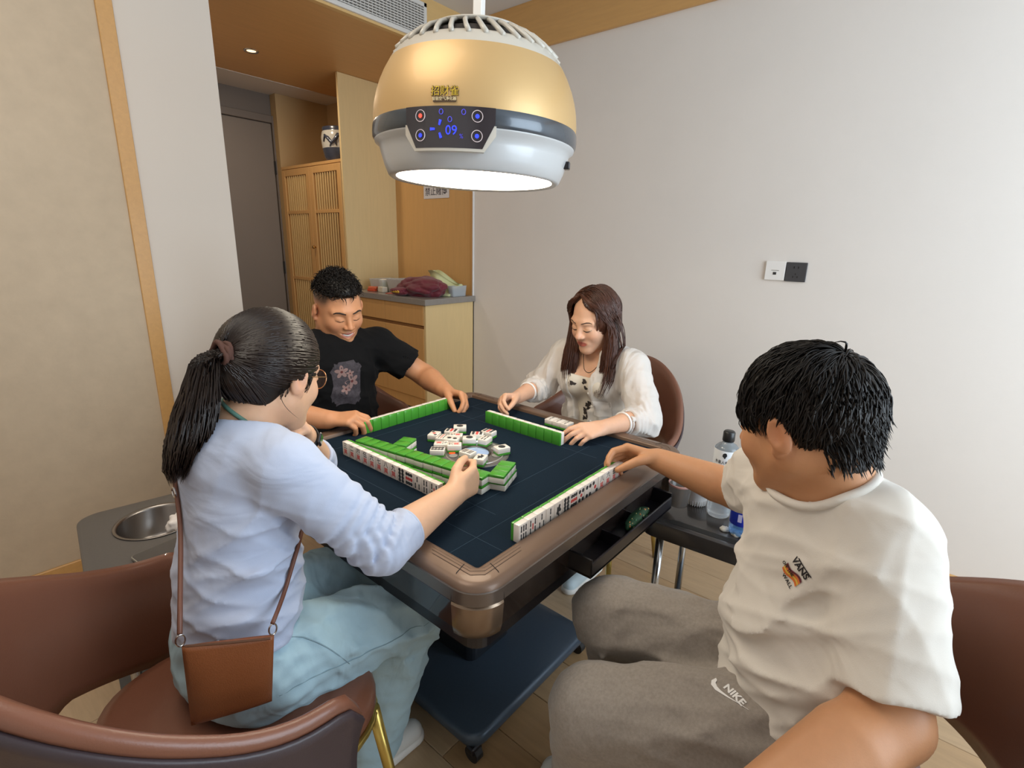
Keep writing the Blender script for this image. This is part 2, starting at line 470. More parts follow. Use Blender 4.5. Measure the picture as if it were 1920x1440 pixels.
# notice on the niche wall
sg = empty('notice_sign', (XW + 0.002, 1.965, 1.79)); tag(sg, 'small white paper notice with black Chinese characters on the niche wall', 'sign')
obj('paper', bx((-0.0025, -0.137, -0.09), (0.0, 0.137, 0.09), 0.0008, 1), mat('paper_white', 'd9d6d8', 0.6), sg)
b = text_bm('禁止赌博', 0.060, bold=0.0006)
o = obj('lettering', b, mat('ink_grey', '55535c', 0.6), sg)
o.matrix_local = frame_mat((-0.0032, 0.0, -0.045), (0, -1, 0), (0, 0, 1))

# wall socket plates
sw = empty('data_plate', (XW, -0.392, 1.298)); tag(sw, 'white square socket plate on the white wall beside the black one', 'socket')
obj('plate', bx((-0.010, -0.043, -0.043), (0, 0.043, 0.043), 0.002, 2), mat('plate_white', 'efece8', 0.35), sw)
obj('port', bx((-0.0112, -0.007, -0.018), (-0.009, 0.007, -0.006)), mat('port_black', '2a2a2c', 0.5), sw)
obj('lettering', bx((-0.0104, -0.017, 0.0), (-0.0098, 0.016, 0.003)), mat('ink_soft', '9a9690', 0.6), sw)
sk = empty('power_socket', (XW, -0.480, 1.296)); tag(sk, 'black square power socket on the white wall', 'socket')
obj('plate', bx((-0.010, -0.043, -0.043), (0, 0.043, 0.043), 0.002, 2), mat('plate_black', '3d3d40', 0.4), sk)
for yy in (-0.009, 0.009):
    obj('pin_hole', bx((-0.0108, yy - 0.002, 0.016), (-0.0095, yy + 0.002, 0.025)), M_dark, sk)
for yy, s in ((-0.009, 1), (0.009, -1), (0, 0)):
    obj('pin_hole', bx((-0.0108, yy - 0.0018, -0.026 if s else -0.012), (-0.0095, yy + 0.0018, -0.018 if s else -0.006)), M_dark, sk)
# ------------------------------------------------------------------ automatic mahjong table
ZF = 0.76
tbl = empty('mahjong_table', (0, 0, 0)); tag(tbl, 'square automatic mahjong table with dark blue felt and bronze rim', 'table')
M_felt = mat('blue_felt', '0b1d2b', 0.95, spec=0.2, noise=(260, (1, 1, 1), 0.10), bump=(500, 0.15))
M_bronze = mat('bronze_rim', '745d4d', 0.42, 0.35, coat=0.12)
M_post = mat('bronze_post', '8d7a68', 0.24, 0.75)
M_panel = mat('brown_panel', '2e2522', 0.12, 0.1, coat=0.7)
M_blackp = mat('black_plastic', '17151a', 0.3)
obj('felt', slab(rrect(0.4245, 0.4245, 0.006, 2), ZF - 0.02, ZF), M_felt, tbl)
# rim: profile (distance from inner edge outward, height), lofted round; four sides plus corner pieces
prof = [(0.0, -0.012), (0.0, 0.009), (0.002, 0.0115), (0.006, 0.0125), (0.044, 0.0105), (0.052, 0.0075), (0.0575, 0.002), (0.0595, -0.004)]
profb = [(0.0590, -0.0045), (0.0612, -0.0065), (0.0615, -0.033), (0.057, -0.038), (0.012, -0.040)]
def rim_ring(d):
    r = 0.005 + d * 1.02
    return rrect(0.4245 + d, 0.4245 + d, max(r, 0.004), 8)
rb = bmesh.new()
loft(rb, [[(x, y, ZF + z) for x, y in rim_ring(d)] for d, z in prof], cap=False)
obj('rim', rb, M_bronze, tbl, auto=40)
rb = bmesh.new()
loft(rb, [[(x, y, ZF + z) for x, y in rim_ring(d)] for d, z in profb], cap=False)
obj('rim_band', rb, mat('rim_metal', '6f655e', 0.25, 0.6), tbl, auto=40)
# engraved lines near the corners + joint lines of the corner caps
M_line = mat('engraved_line', '6b5546', 0.5)
M_joint = mat('joint_line', '241c18', 0.6)
for q in range(4):
    lb = bmesh.new()
    for d in (0.011, 0.018, 0.026):
        tube(lb, [(-0.4245 - d + 0.13, -0.4245 - d, ZF + 0.0122), (-0.4245 - d + 0.02, -0.4245 - d, ZF + 0.0122), (-0.4245 - d, -0.4245 - d + 0.02, ZF + 0.0122), (-0.4245 - d, -0.4245 - d + 0.13, ZF + 0.0122)], 0.0006, 4)
    o = obj('engraved_line', lb, M_line, tbl); o.rotation_euler = (0, 0, q * math.pi / 2)
    jb = bmesh.new()
    for sgn in (0, 1):
        pts = [(-0.395, -0.4255, ZF + 0.0100), (-0.398, -0.436, ZF + 0.0126), (-0.405, -0.462, ZF + 0.0116), (-0.412, -0.475, ZF + 0.0060), (-0.414, -0.4835, ZF - 0.005), (-0.414, -0.4868, ZF - 0.033)]
        if sgn: pts = [(y, x, z) for x, y, z in pts]
        tube(jb, pts, 0.0009, 4)
    o = obj('corner_joint', jb, M_joint, tbl); o.rotation_euler = (0, 0, q * math.pi / 2)
# body under the rim: dark core, four panels, four corner posts, bottom pan
obj('core', slab(rrect(0.452, 0.452, 0.04, 6), 0.60, 0.722), M_blackp, tbl)
for q in range(4):
    pb = bmesh.new()
    loft(pb, [[(-0.405, y, z), (0.405, y, z), (0.405, y + 0.02, z), (-0.405, y + 0.02, z)] for y, z in ((-0.462, 0.704), (-0.464, 0.700), (-0.456, 0.632), (-0.437, 0.608))])
    o = obj('side_panel', pb, M_panel, tbl, auto=30); o.rotation_euler = (0, 0, q * math.pi / 2)
    cp = bmesh.new()
    rings = []
    for z, off, rr in ((0.716, 0.0, 0.072), (0.712, 0.003, 0.073), (0.70, 0.002, 0.072), (0.66, -0.002, 0.070), (0.632, -0.012, 0.066), (0.612, -0.035, 0.055), (0.606, -0.055, 0.045)):
        c = -0.408 - off * 0.5 + 0.0
        ring = [(c + 0.01, -0.478 - off * 1.0 + 0.006, z)]
        ring = []
        e = 0.478 + off
        for k in range(9):
            t = R(180 + 90 * k / 8)
            ring.append((-(e - rr) + rr * math.cos(t), -(e - rr) + rr * math.sin(t), z))
        ring.append((-(e - rr) + 0.0, -(e - rr) + 0.0, z))
        rings.append(ring)
    loft(cp, rings)
    o = obj('corner_post', cp, M_post, tbl, auto=40); o.rotation_euler = (0, 0, q * math.pi / 2)
obj('bottom_pan', slab(rrect(0.41, 0.41, 0.05, 6), 0.585, 0.63, 0.01), M_panel, tbl)
obj('column', slab(rrect(0.10, 0.09, 0.03, 5), 0.095, 0.59), mat('column_grey', '20252c', 0.4, 0.3), tbl, smooth=False)
base = obj('base_plate', slab(rrect(0.287, 0.287, 0.05, 8), 0.052, 0.094, 0.014), mat('base_blue_grey', '435160', 0.36, 0.25, noise=(150, (1, 1, 1), 0.05)), tbl, auto=50)
for sx in (-1, 1):
    for sy in (-1, 1):
        c = empty('caster', (sx * 0.262, sy * 0.262, 0)); c.parent = tbl
        obj('wheel', tb([(-0.012, 0, 0.024), (0.012, 0, 0.024)], 0.024, 18), mat('rubber', '1c1a1a', 0.6), c)
        obj('fork', bx((-0.02, -0.014, 0.03), (0.02, 0.014, 0.056), 0.004, 1), M_blackp, c)
# faint seams of the four tile lifts in the felt
M_seam = mat('felt_seam', '22384a', 0.9)
for q in range(4):
    sb = bmesh.new()
    for d, e in ((-0.335, 0.415), (-0.232, 0.30)):
        box(sb, (-e, d - 0.0006, ZF - 0.001), (e, d + 0.0006, ZF + 0.0003))
    o = obj('felt_seam', sb, M_seam, tbl); o.rotation_euler = (0, 0, q * math.pi / 2)
# centre console
con = empty('centre_console', (0.0, -0.005, ZF)); con.parent = tbl
M_cgrey = mat('console_grey', '6a6663', 0.3, 0.3)
obj('console_disc', lt([(0, 0.004), (0.1, 0.004), (0.106, 0.002), (0.107, 0.0)], 64), M_cgrey, con, smooth=True)
obj('outer_ring', lt([(0.086, 0.004), (0.088, 0.006), (0.091, 0.006), (0.092, 0.004)], 64), mat('ring_silver', 'b9b4b0', 0.25, 0.8), con, smooth=True)
obj('inner_ring', lt([(0.044, 0.004), (0.046, 0.007), (0.05, 0.007), (0.052, 0.004)], 48), mat('ring_dark', '3b3838', 0.3, 0.4), con, smooth=True)
obj('glass_dome', lt([(0, 0.013), (0.02, 0.0115), (0.036, 0.0075), (0.044, 0.004)], 40), mat('dome_glass', '8fa6c4', 0.08, 0.1, coat=1.0, emit=('b9d4ff', 0.25)), con, smooth=True)
for k in range(8):
    a = R(45 * k + 22.5)
    pb = slab([(0.07 * math.cos(a) + 0.013 * math.cos(t * math.pi / 8), 0.07 * math.sin(a) + 0.013 * math.sin(t * math.pi / 8)) for t in range(16)], 0.003, 0.0062)
    obj('button', pb, mat('button_pale', '8f8b87', 0.3), con)
for a in (R(135), R(-45)):
    obj('indicator_light', slab([(0.069 * math.cos(a) + 0.010 * math.cos(t * math.pi / 8), 0.069 * math.sin(a) + 0.010 * math.sin(t * math.pi / 8)) for t in range(16)], 0.003, 0.0068),
        mat('orange_led', 'ff5a2c', 0.4, emit=('ff4a1c', 1.1)), con)
b = text_bm('488', 0.020, bold=0.0006)
o = obj('digit_display', b, mat('display_cyan', 'dff6ff', 0.4, emit=('d8f4ff', 2.2)), con)
o.matrix_local = frame_mat((0.062, 0.058, 0.0072), (1, -1, 0), (1, 1, 0))

# pull-out chip tray on the side of the man in the white shirt
def tray(rz, x0, x1, depth, name, glassy=False):
    t = empty(name, (0, 0, 0), rz); t.parent = tbl
    M = M_blackp if not glassy else mat('smoked_acrylic', '1b1d22', 0.12, translucent=0.42)
    yi, yo = -0.455, -0.455 - depth
    z0, z1 = 0.645, 0.695
    obj('tray_floor', bx((x0, yo, z0), (x1, yi, z0 + 0.006)), M, t)
    obj('tray_front', bx((x0, yo, z0), (x1, yo + 0.006, z1 - 0.012), 0.002, 1), M, t)
    for xx in (x0, x1 - 0.006):
        obj('tray_end', bx((xx, yo, z0), (xx + 0.006, yi, z1), 0.002, 1), M, t)
    if not glassy:
        for f in (0.33, 0.62):
            xx = x0 + (x1 - x0) * f
            obj('divider', bx((xx, yo + 0.006, z0 + 0.005), (xx + 0.004, yi, z1 - 0.012)), M, t)
        obj('tray_lid_edge', bx((x0 - 0.01, yi - 0.004, z1 + 0.002), (x1 + 0.01, yi + 0.01, z1 + 0.012), 0.002, 1), M, t)
    return t
tray(0.0, -0.15, 0.30, 0.068, 'chip_tray')
# cup holder beside the tray at the corner
ch = empty('cup_holder', (0.375, -0.515, 0.625)); ch.parent = tbl
obj('holder_cup', lt([(0, 0), (0.027, 0.0), (0.032, 0.07), (0.035, 0.072), (0.034, 0.068), (0.028, 0.006)], 32), mat('clear_grey', '8f8780', 0.1, trans=0.6, translucent=0.35), ch, smooth=True)
obj('holder_rim', lt([(0.0315, 0.069), (0.0345, 0.074), (0.0365, 0.072), (0.034, 0.066)], 32), mat('rose_plastic', 'b0857c', 0.3), ch, smooth=True)

# floral pouch lying in the tray
pz = bmesh.new()
bmesh.ops.create_uvsphere(pz, u_segments=28, v_segments=14, radius=1.0)
for v in pz.verts:
    v.co = Vector((v.co.x * 0.07, v.co.y * 0.020, v.co.z * 0.018)) * (1 + 0.04 * math.sin(9 * v.co.x + 5 * v.co.z))
po = obj('floral_pouch', pz, mat('green_floral', '1f4a30', 0.5, noise=(90, (1, 1, 1), 0.35)), smooth=True)
po.location = (0.135, -0.494, 0.671); po.rotation_euler = (0, 0, R(4))
tag(po, 'small dark green floral pouch lying in the table drawer', 'pouch')
rr = random.Random(3)
fm = None
for k in range(26):
    a, c = rr.uniform(-1, 1), rr.uniform(-0.2, 1.9)
    p = Vector((0.066 * a, 0.020 * math.cos(c) * math.sqrt(1 - a * a * .9) * -1.02, 0.0185 * math.sin(c) * math.sqrt(1 - a * a * .9)))
    fb = bmesh.new(); bmesh.ops.create_icosphere(fb, subdivisions=1, radius=rr.choice((0.0025, 0.0035, 0.002)))
    for v in fb.verts: v.co.y *= 0.4
    o = obj('flower_print', fb, mat(*rr.choice((('print_orange', 'd98a4a', 0.5), ('print_yellow', 'd9c27a', 0.5), ('print_leaf', '4f8a5a', 0.5)))), po); o.location = p

# ------------------------------------------------------------------ round pendant lamp with air purifier
lamp = empty('pendant_lamp', (0, 0, 1.545)); tag(lamp, 'round gold and white pendant lamp with air purifier display above the table', 'lamp')
lamp.rotation_euler = (R(0.6), R(1.2), 0)
M_gold = mat('champagne_gold', 'd3b07a', 0.46, 0.4, coat=0.12)
M_cap = mat('lamp_white', 'c8c2b6', 0.35, coat=0.3)
M_grey = mat('lamp_grey', 'c6c8c9', 0.35, 0.1, coat=0.3)
M_band = mat('band_slate', '4a5159', 0.25, 0.3, coat=0.5)
gold = [(0.262, 0.122), (0.262, 0.14), (0.2595, 0.165), (0.254, 0.19), (0.245, 0.217), (0.234, 0.241), (0.222, 0.262)]
bandp = [(0.260, 0.084), (0.264, 0.090), (0.265, 0.102), (0.264, 0.116), (0.262, 0.122)]
low = [(0.207, 0.004), (0.219, 0.0), (0.226, 0.005), (0.236, 0.028), (0.244, 0.055), (0.249, 0.074), (0.259, 0.080), (0.260, 0.084)]
obj('lower_bowl', lt(low, 72), M_grey, lamp, smooth=True)
obj('slate_band', lt(bandp, 72), M_band, lamp, smooth=True)
obj('gold_shell', lt(gold, 72), M_gold, lamp, smooth=True)
# vent cap with slots: ring, ribs and dome
cap_r = lambda z: 0.203 * math.sqrt(max(0.0, 1 - ((z - 0.302) / 0.068) ** 1.9)) if z < 0.37 else 0.0
zt = [0.302, 0.306, 0.312]
obj('cap_ring', lt([(0.222, 0.262), (0.214, 0.274), (0.204, 0.286), (0.197, 0.292), (0.188, 0.290)], 72), M_cap, lamp, smooth=True)
obj('cap_dome', lt([(0.0, 0.368), (0.05, 0.365), (0.09, 0.358), (0.125, 0.347), (0.142, 0.338), (0.134, 0.334)], 64), M_cap, lamp, smooth=True)
obj('cap_core', lt([(0.0, 0.350), (0.11, 0.337), (0.160, 0.314), (0.203, 0.280)], 48), mat('vent_core', '2b2420', 0.6), lamp, smooth=True)
rib = None
for k in range(34):
    a = 2 * math.pi * k / 34
    if rib is None:
        q = tube(bmesh.new(), [(0.205, 0.024, 0.284), (0.188, 0.014, 0.302), (0.163, 0.005, 0.322), (0.128, 0.0, 0.339)], [0.0064, 0.0060, 0.0056, 0.0052], 6)
        o = obj('vent_rib', q, M_cap, lamp, smooth=True); rib = o.data
    else:
        o = bpy.data.objects.new('vent_rib', rib); COL.objects.link(o); o.parent = lamp
    o.rotation_euler = (0, 0, a)
obj('light_disc', lt([(0.0, 0.0015), (0.210, 0.004)], 64), mat('lamp_emitter', 'ffffff', 0.4, emit=('fff3dc', 11.0)), lamp)
obj('rod', bx((-0.012, -0.012, 0.365), (0.012, 0.012, 1.20), 0.002, 1), mat('rod_white', 'e6e4e0', 0.35), lamp).rotation_euler = (0, 0, R(20))
obj('ceiling_plate', lt([(0, 1.17), (0.07, 1.172), (0.075, 1.19), (0, 1.192)], 40), M_cap, lamp, smooth=True)
# curved control panel let into the bowl, with lettering and lights
AC = math.atan2(-1.031, -1.062) - R(13.0)      # heading of the panel centre
def on_lamp(a, z, off):
    P = low + bandp[1:] + gold[1:]
    for (r0, z0), (r1, z1) in zip(P[1:], P[2:]):
        if z0 <= z <= z1:
            r = r0 + (r1 - r0) * (z - z0) / (z1 - z0 + 1e-9) + off
            return Vector((r * math.cos(AC + a), r * math.sin(AC + a), z))
    return Vector((0.266 * math.cos(AC + a), 0.266 * math.sin(AC + a), z))
def panel_patch(off, w0, w1, z0, z1, rr=0.0, n=28):
    bm = bmesh.new(); rows = []
    for j in range(9):
        t = j / 8; z = z0 + (z1 - z0) * t; w = w0 + (w1 - w0) * min(1, t * 1.6)
        rows.append([bm.verts.new(Vector(((0.266 + off) * math.cos(AC + w * (2 * i / n - 1)), (0.266 + off) * math.sin(AC + w * (2 * i / n - 1)), z))) for i in range(n + 1)])
    for a, b in zip(rows, rows[1:]):
        for i in range(n): bm.faces.new((a[i], a[i + 1], b[i + 1], b[i]))
    # give it thickness towards the lamp
    g = bmesh.ops.extrude_face_region(bm, geom=bm.faces[:])
    for v in [e for e in g['geom'] if isinstance(e, bmesh.types.BMVert)]:
        v.co.x *= 0.93; v.co.y *= 0.93
    return bm
obj('panel_rim', panel_patch(0.0012, 0.300, 0.395, 0.032, 0.086), M_cap, lamp)
cpn = obj('control_panel', panel_patch(0.0020, 0.285, 0.385, 0.038, 0.121), mat('panel_black', '2e2a30', 0.12, coat=0.8), lamp)
def wrap(bm, a, z, r, flip=1):
    """bend a flat XY shape (x along the surface, y up) onto the lamp's cylinder"""
    for v in bm.verts:
        t = a + v.co.x / r; zz = z + v.co.y; off = v.co.z
        rr_ = r + off
        v.co = Vector((rr_ * math.cos(AC + t), rr_ * math.sin(AC + t), zz))
    return bm
RB = 0.2695
M_blue = mat('led_blue', '3a4cff', 0.4, emit=('2a3cff', 0.9))
M_red = mat('led_red', 'ff6a5a', 0.4, emit=('ff3a2a', 1.2))
M_bdim = mat('led_dim', '4a4ac0', 0.4, emit=('3a34b0', 0.7))
M_ringw = mat('button_ring', 'e6d6d8', 0.3)
for ax_, z, m in ((-0.238, 0.102, M_red), (-0.238, 0.063, M_blue), (0.238, 0.102, M_blue), (0.238, 0.063, M_blue)):
    rb_ = bmesh.new()
    pts = [(0.0115 * math.cos(2 * math.pi * k / 24), 0.0115 * math.sin(2 * math.pi * k / 24), 0.0002) for k in range(24)]
    tube(rb_, pts, 0.0008, 5, closed=True)
    bt = obj('touch_button', wrap(rb_, ax_, z, RB), M_ringw, cpn)
    ib = bmesh.new(); bmesh.ops.create_circle(ib, cap_ends=True, segments=16, radius=0.0045)
    obj('button_light', wrap(ib, ax_, z, RB + 0.0003), m, bt)
obj('digits', wrap(text_bm('09', 0.027), 0.030, 0.072, RB), M_blue, cpn)
obj('percent_sign', wrap(text_bm('%', 0.013), 0.112, 0.061, RB), M_bdim, cpn)
fan = bmesh.new()
for t in (75, 180, 290):
    c, s = math.cos(R(t)), math.sin(R(t))
    q = slab([(c * 0.008 - s * 0.002, s * 0.008 + c * 0.002), (c * 0.019 - s * 0.003, s * 0.019 + c * 0.003), (c * 0.019 + s * 0.003, s * 0.019 - c * 0.003), (c * 0.008 + s * 0.002, s * 0.008 - c * 0.002)], 0, 0.0004)
    join_bm(fan, q)
obj('fan_symbol', wrap(fan, -0.078, 0.075, RB), M_blue, cpn)
for ax_, z in ((-0.055, 0.109), (0.128, 0.109), (0.018, 0.094)):
    q = tube(bmesh.new(), [(0.0042 * math.cos(2 * math.pi * k / 16), 0.0052 * math.sin(2 * math.pi * k / 16), 0.0003) for k in range(16)], 0.0008, 4, closed=True)
    obj('status_symbol', wrap(q, ax_, z, RB), M_bdim, cpn)
# makers' name in gold on a dark plate
AL = -0.035
plate = slab(rrect(0.0262, 0.0055, 0.002, 3), 0, 0.0012)
RL = 0.2635
lp = obj('name_plate', wrap(plate, AL, 0.1345, RL), mat('plate_brown', '5a4632', 0.4), lamp)
plate = slab(rrect(0.040, 0.0155, 0.004, 3), 0, 0.001)
def wrap2(bm, a, z):
    for v in bm.verts:
        zz = z + v.co.y; P = gold
        r = 0.262
        for (r0, z0), (r1, z1) in zip(P, P[1:]):
            if z0 <= zz <= z1: r = r0 + (r1 - r0) * (zz - z0) / (z1 - z0)
        rr_ = r + 0.0012 + v.co.z; t = a + v.co.x / r
        v.co = Vector((rr_ * math.cos(AC + t), rr_ * math.sin(AC + t), zz))
    return bm
obj('lettering_shadow', wrap2(text_bm('招财雀', 0.0212, bold=0.0008), AL, 0.150), MATS['plate_brown'], lp)
b = text_bm('招财雀', 0.0212, bold=0.0)
for v in b.verts: v.co.z += 0.0012
obj('lettering', wrap2(b, AL, 0.150), mat('gold_letter', 'f2d04a', 0.25, 0.5), lp)
b = text_bm('智能空气净化器', 0.0076, bold=0.0001)
for v in b.verts: v.co.z += 0.0042
obj('lettering', wrap2(b, AL, 0.1345), mat('cream_letter', 'efdcae', 0.4), lp)
# rocker switch on the bowl's far side
sx_ = obj('switch', bx((-0.006, -0.012, -0.009), (0.010, 0.012, 0.009), 0.002, 1), M_blackp, lamp)
aw = AC + R(88); sx_.location = (0.243 * math.cos(aw), 0.243 * math.sin(aw), 0.046); sx_.rotation_euler = (0, 0, aw)

# ------------------------------------------------------------------ tub chairs
M_leather = mat('brown_leather', '7a4e3b', 0.36, noise=(6, (1, 1, 1), 0.05), bump=(350, 0.08), coat=0.1)
M_outer = mat('dark_leather', '3f3438', 0.42, bump=(350, 0.08))
M_brass = mat('gold_metal', 'c2a95c', 0.28, 0.85)
def shell_pt(s, t, off, rise=0.0):
    """s in -1..1 around the back from arm to arm, t in 0..1 up, off = outward offset"""
    a = s * R(97)
    rx, ry = 0.292, 0.345
    x = rx * math.sin(a); y = -ry * math.cos(a)
    n = Vector((math.sin(a) / rx, -math.cos(a) / ry, 0)).normalized()
    e = abs(s)
    top = 0.660 + 0.228 * (0.5 * (1 + math.cos(math.pi * min(1, e / 0.92)))) ** 0.9
    bot = 0.525 - 0.09 * min(1, max(0, (e - 0.45) / 0.35))
    if e > 0.90:
        f = (e - 0.90) / 0.10
        top -= 0.05 * (1 - math.sqrt(max(0, 1 - f * f))); bot += 0.02 * f * f
    z = bot + (top - bot) * t
    flare = 0.035 * t * t - 0.006
    p = Vector((x, y, 0)) + n * (off + flare + 0.03 * t * max(0, 1 - e * 1.6))
    return Vector((p.x, p.y, z))
def shell_bm(o0, o1, t0, t1, ns=56, nt=10):
    bm = bmesh.new(); sec = []
    for i in range(ns + 1):
        s = -1 + 2 * i / ns
        ring = []
        for j in range(nt + 1):
            ring.append(shell_pt(s, t0 + (t1 - t0) * j / nt, o0))
        pe = shell_pt(s, t1, (o0 + o1) / 2); pe.z += abs(o1 - o0) * 0.45
        ring.append(pe)
        for j in range(nt + 1):
            ring.append(shell_pt(s, t1 + (t0 - t1) * j / nt, o1))
        sec.append(ring)
    return loft(bm, sec)
def make_chair():
    r = empty('tub_chair')
    bk = obj('backrest', shell_bm(-0.012, 0.016, 0.0, 1.0), M_leather, r, smooth=True)
    obj('outer_cover', shell_bm(0.016, 0.026, -0.02, 0.93), M_outer, bk, smooth=True)
    # cushion
    def seat_ring(s, z, fr=1.0):
        out = []
        for k in range(40):
            a = 2 * math.pi * k / 40
            c, sn = math.cos(a), math.sin(a)
            ex = 2 / 3.2
            out.append((0.245 * s * math.copysign(abs(c) ** ex, c), -0.01 + 0.235 * s * math.copysign(abs(sn) ** ex, sn), z))
        return out
    sb = bmesh.new()
    loft(sb, [seat_ring(s, z) for s, z in ((0.86, 0.405), (0.95, 0.41), (0.985, 0.43), (0.985, 0.452), (0.955, 0.470), (0.85, 0.478), (0.5, 0.476), (0.1, 0.474))])
    obj('seat', sb, M_leather, r, smooth=True)
    obj('seat_frame', tb([(x, y, z) for x, y, z in seat_ring(0.965, 0.405)], 0.0085, 8, closed=True), M_brass, r, smooth=True)
    for sx in (-1, 1):
        for sy in (-1, 1):
            obj('leg', tb([(sx * 0.185, sy * 0.175, 0.41), (sx * 0.205, sy * 0.20, 0.2), (sx * 0.225, sy * 0.225, 0.0)], [0.0135, 0.012, 0.0085], 12), M_brass, r, smooth=True)
    return r
ch0 = make_chair()
def put_chair(o, x, y, heading, label):
    o.location = (x, y, 0); o.rotation_euler = (0, 0, heading - math.pi / 2)
    tag(o, label, 'chair', 'brown tub chairs around the mahjong table')
put_chair(ch0, -0.745, -0.07, R(3), 'brown leather tub chair under the woman in pale blue, nearest the left edge')
put_chair(copy_tree(ch0), -0.105, -0.935, R(98), 'brown leather tub chair under the man in the white shirt')
put_chair(copy_tree(ch0), 0.755, 0.005, R(181), 'brown leather tub chair behind the woman in the white blouse')
put_chair(copy_tree(ch0), 0.04, 0.80, R(270), 'brown leather tub chair under the man in the black shirt')
# ------------------------------------------------------------------ side tables
M_steel = mat('steel', 'b9bcbf', 0.18, 1.0)
M_gtop = mat('side_top_grey', '5b5754', 0.45, noise=(180, (1, 1, 1), 0.05))
M_btop = mat('side_top_black', '383432', 0.2, coat=0.4)
def side_table(name, loc, rz, top, label, zt, hx, hy):
    r = empty(name, loc, rz); tag(r, label, 'side table', 'side tables at the corners of the mahjong table')
    obj('table_top', slab(rrect(hx, hy, 0.055, 8), zt - 0.055, zt, 0.006), top, r, auto=40)
    obj('slot', slab(rrect(hx * 0.66, 0.012, 0.004, 3, 0.01, -hy + 0.032), zt - 0.01, zt + 0.0008), M_dark, r)
    for sx in (-1, 1):
        for sy in (-1, 1):
            obj('leg', tb([(sx * (hx - 0.06), sy * (hy - 0.06), zt - 0.055), (sx * (hx - 0.06), sy * (hy - 0.06), 0.0 if sy < 0 else 0.025)], 0.0125, 16), M_steel, r, smooth=True)
    obj('lower_shelf', slab(rrect(hx - 0.02, hy - 0.03, 0.05, 6, 0, 0.01), 0.045, 0.065, 0.004), mat('shelf_grey', '53565a', 0.35, 0.3), r, auto=40)
    return r
# right: between the man in white and the woman in the blouse
rt = side_table('side_table', (0.515, -0.655, 0), R(-86), M_btop, 'black glossy side table with steel legs beside the man in the white shirt', 0.582, 0.25, 0.20)
lt_ = side_table('side_table', (-0.62, 0.565, 0), R(-8), M_gtop, 'dark grey side table with a steel bowl by the papered wall', 0.583, 0.255, 0.205)
# steel bowl insert in the left one
bw = empty('steel_bowl', (-0.690, 0.610, 0.583)); tag(bw, 'round stainless steel bowl set into the grey side table', 'bowl')
obj('bowl_shell', lt([(0.0, -0.095), (0.07, -0.095), (0.088, -0.08), (0.097, -0.004), (0.100, 0.003), (0.107, 0.004), (0.108, 0.0015), (0.101, 0.0015), (0.099, -0.004), (0.09, -0.083), (0.07, -0.098), (0, -0.098)], 56), mat('brushed_steel', '8f8984', 0.3, 1.0), bw, smooth=True)
# cut the bowl's opening into the table top
tt = [c for c in lt_.children if c.name.startswith('table_top')][0]
cut = obj('cutter', tb([(-0.690, 0.610, 0.5), (-0.690, 0.610, 0.7)], 0.100, 48), None)
bpy.context.view_layer.update()
md = tt.modifiers.new('hole', 'BOOLEAN'); md.operation = 'DIFFERENCE'; md.object = cut; md.solver = 'EXACT'
dg = bpy.context.evaluated_depsgraph_get()
me = bpy.data.meshes.new_from_object(tt.evaluated_get(dg)); tt.modifiers.clear(); tt.data = me
bpy.data.objects.remove(cut)
# tissue in the bowl
def crumple(name, c, r, amp, m, label, cat, seed, sub=4, sq=(1, 1, 1), parent=None):
    bm = bmesh.new(); bmesh.ops.create_icosphere(bm, subdivisions=sub, radius=1.0)
    g = random.Random(seed); ws = [(Vector((g.uniform(-1, 1), g.uniform(-1, 1), g.uniform(-1, 1))).normalized() * g.uniform(2, 9), g.uniform(0, 6.3), g.uniform(0.3, 1)) for _ in range(10)]
    for v in bm.verts:
        d = sum(abs(math.sin(v.co.dot(w) + p)) * a / (w.length * 0.4) for w, p, a in ws) / 3
        v.co = v.co * (1 + amp * (d - 0.45)); v.co = Vector((v.co.x * r * sq[0], v.co.y * r * sq[1], v.co.z * r * sq[2]))
    o = obj(name, bm, m, parent, smooth=True); o.location = c
    if label: tag(o, label, cat)
    return o
crumple('tissue', (-0.636, 0.592, 0.552), 0.034, 1.0, mat('tissue_paper', 'e9e2dd', 0.9), 'crumpled white tissue in the steel bowl', 'tissue', 4)
def phone(loc, rz, label, tilt=0.0):
    p = empty('phone', loc, rz); p.rotation_euler = (tilt, 0, rz); tag(p, label, 'phone')
    obj('phone_case', slab(rrect(0.0385, 0.081, 0.010, 5), 0.0, 0.0085, 0.0015), mat('phone_edge', 'bdbab2', 0.25, 0.7), p, auto=40)
    obj('screen', slab(rrect(0.0365, 0.079, 0.009, 5), 0.0080, 0.0090), mat('phone_glass', '1d1d26', 0.06, coat=1.0), p)
phone((-0.715, 0.415, 0.5845), R(97), 'black phone with a silver edge on the grey side table')
phone((0.545, -0.470, 0.5835), R(78), 'dark phone on the black side table near the table corner')

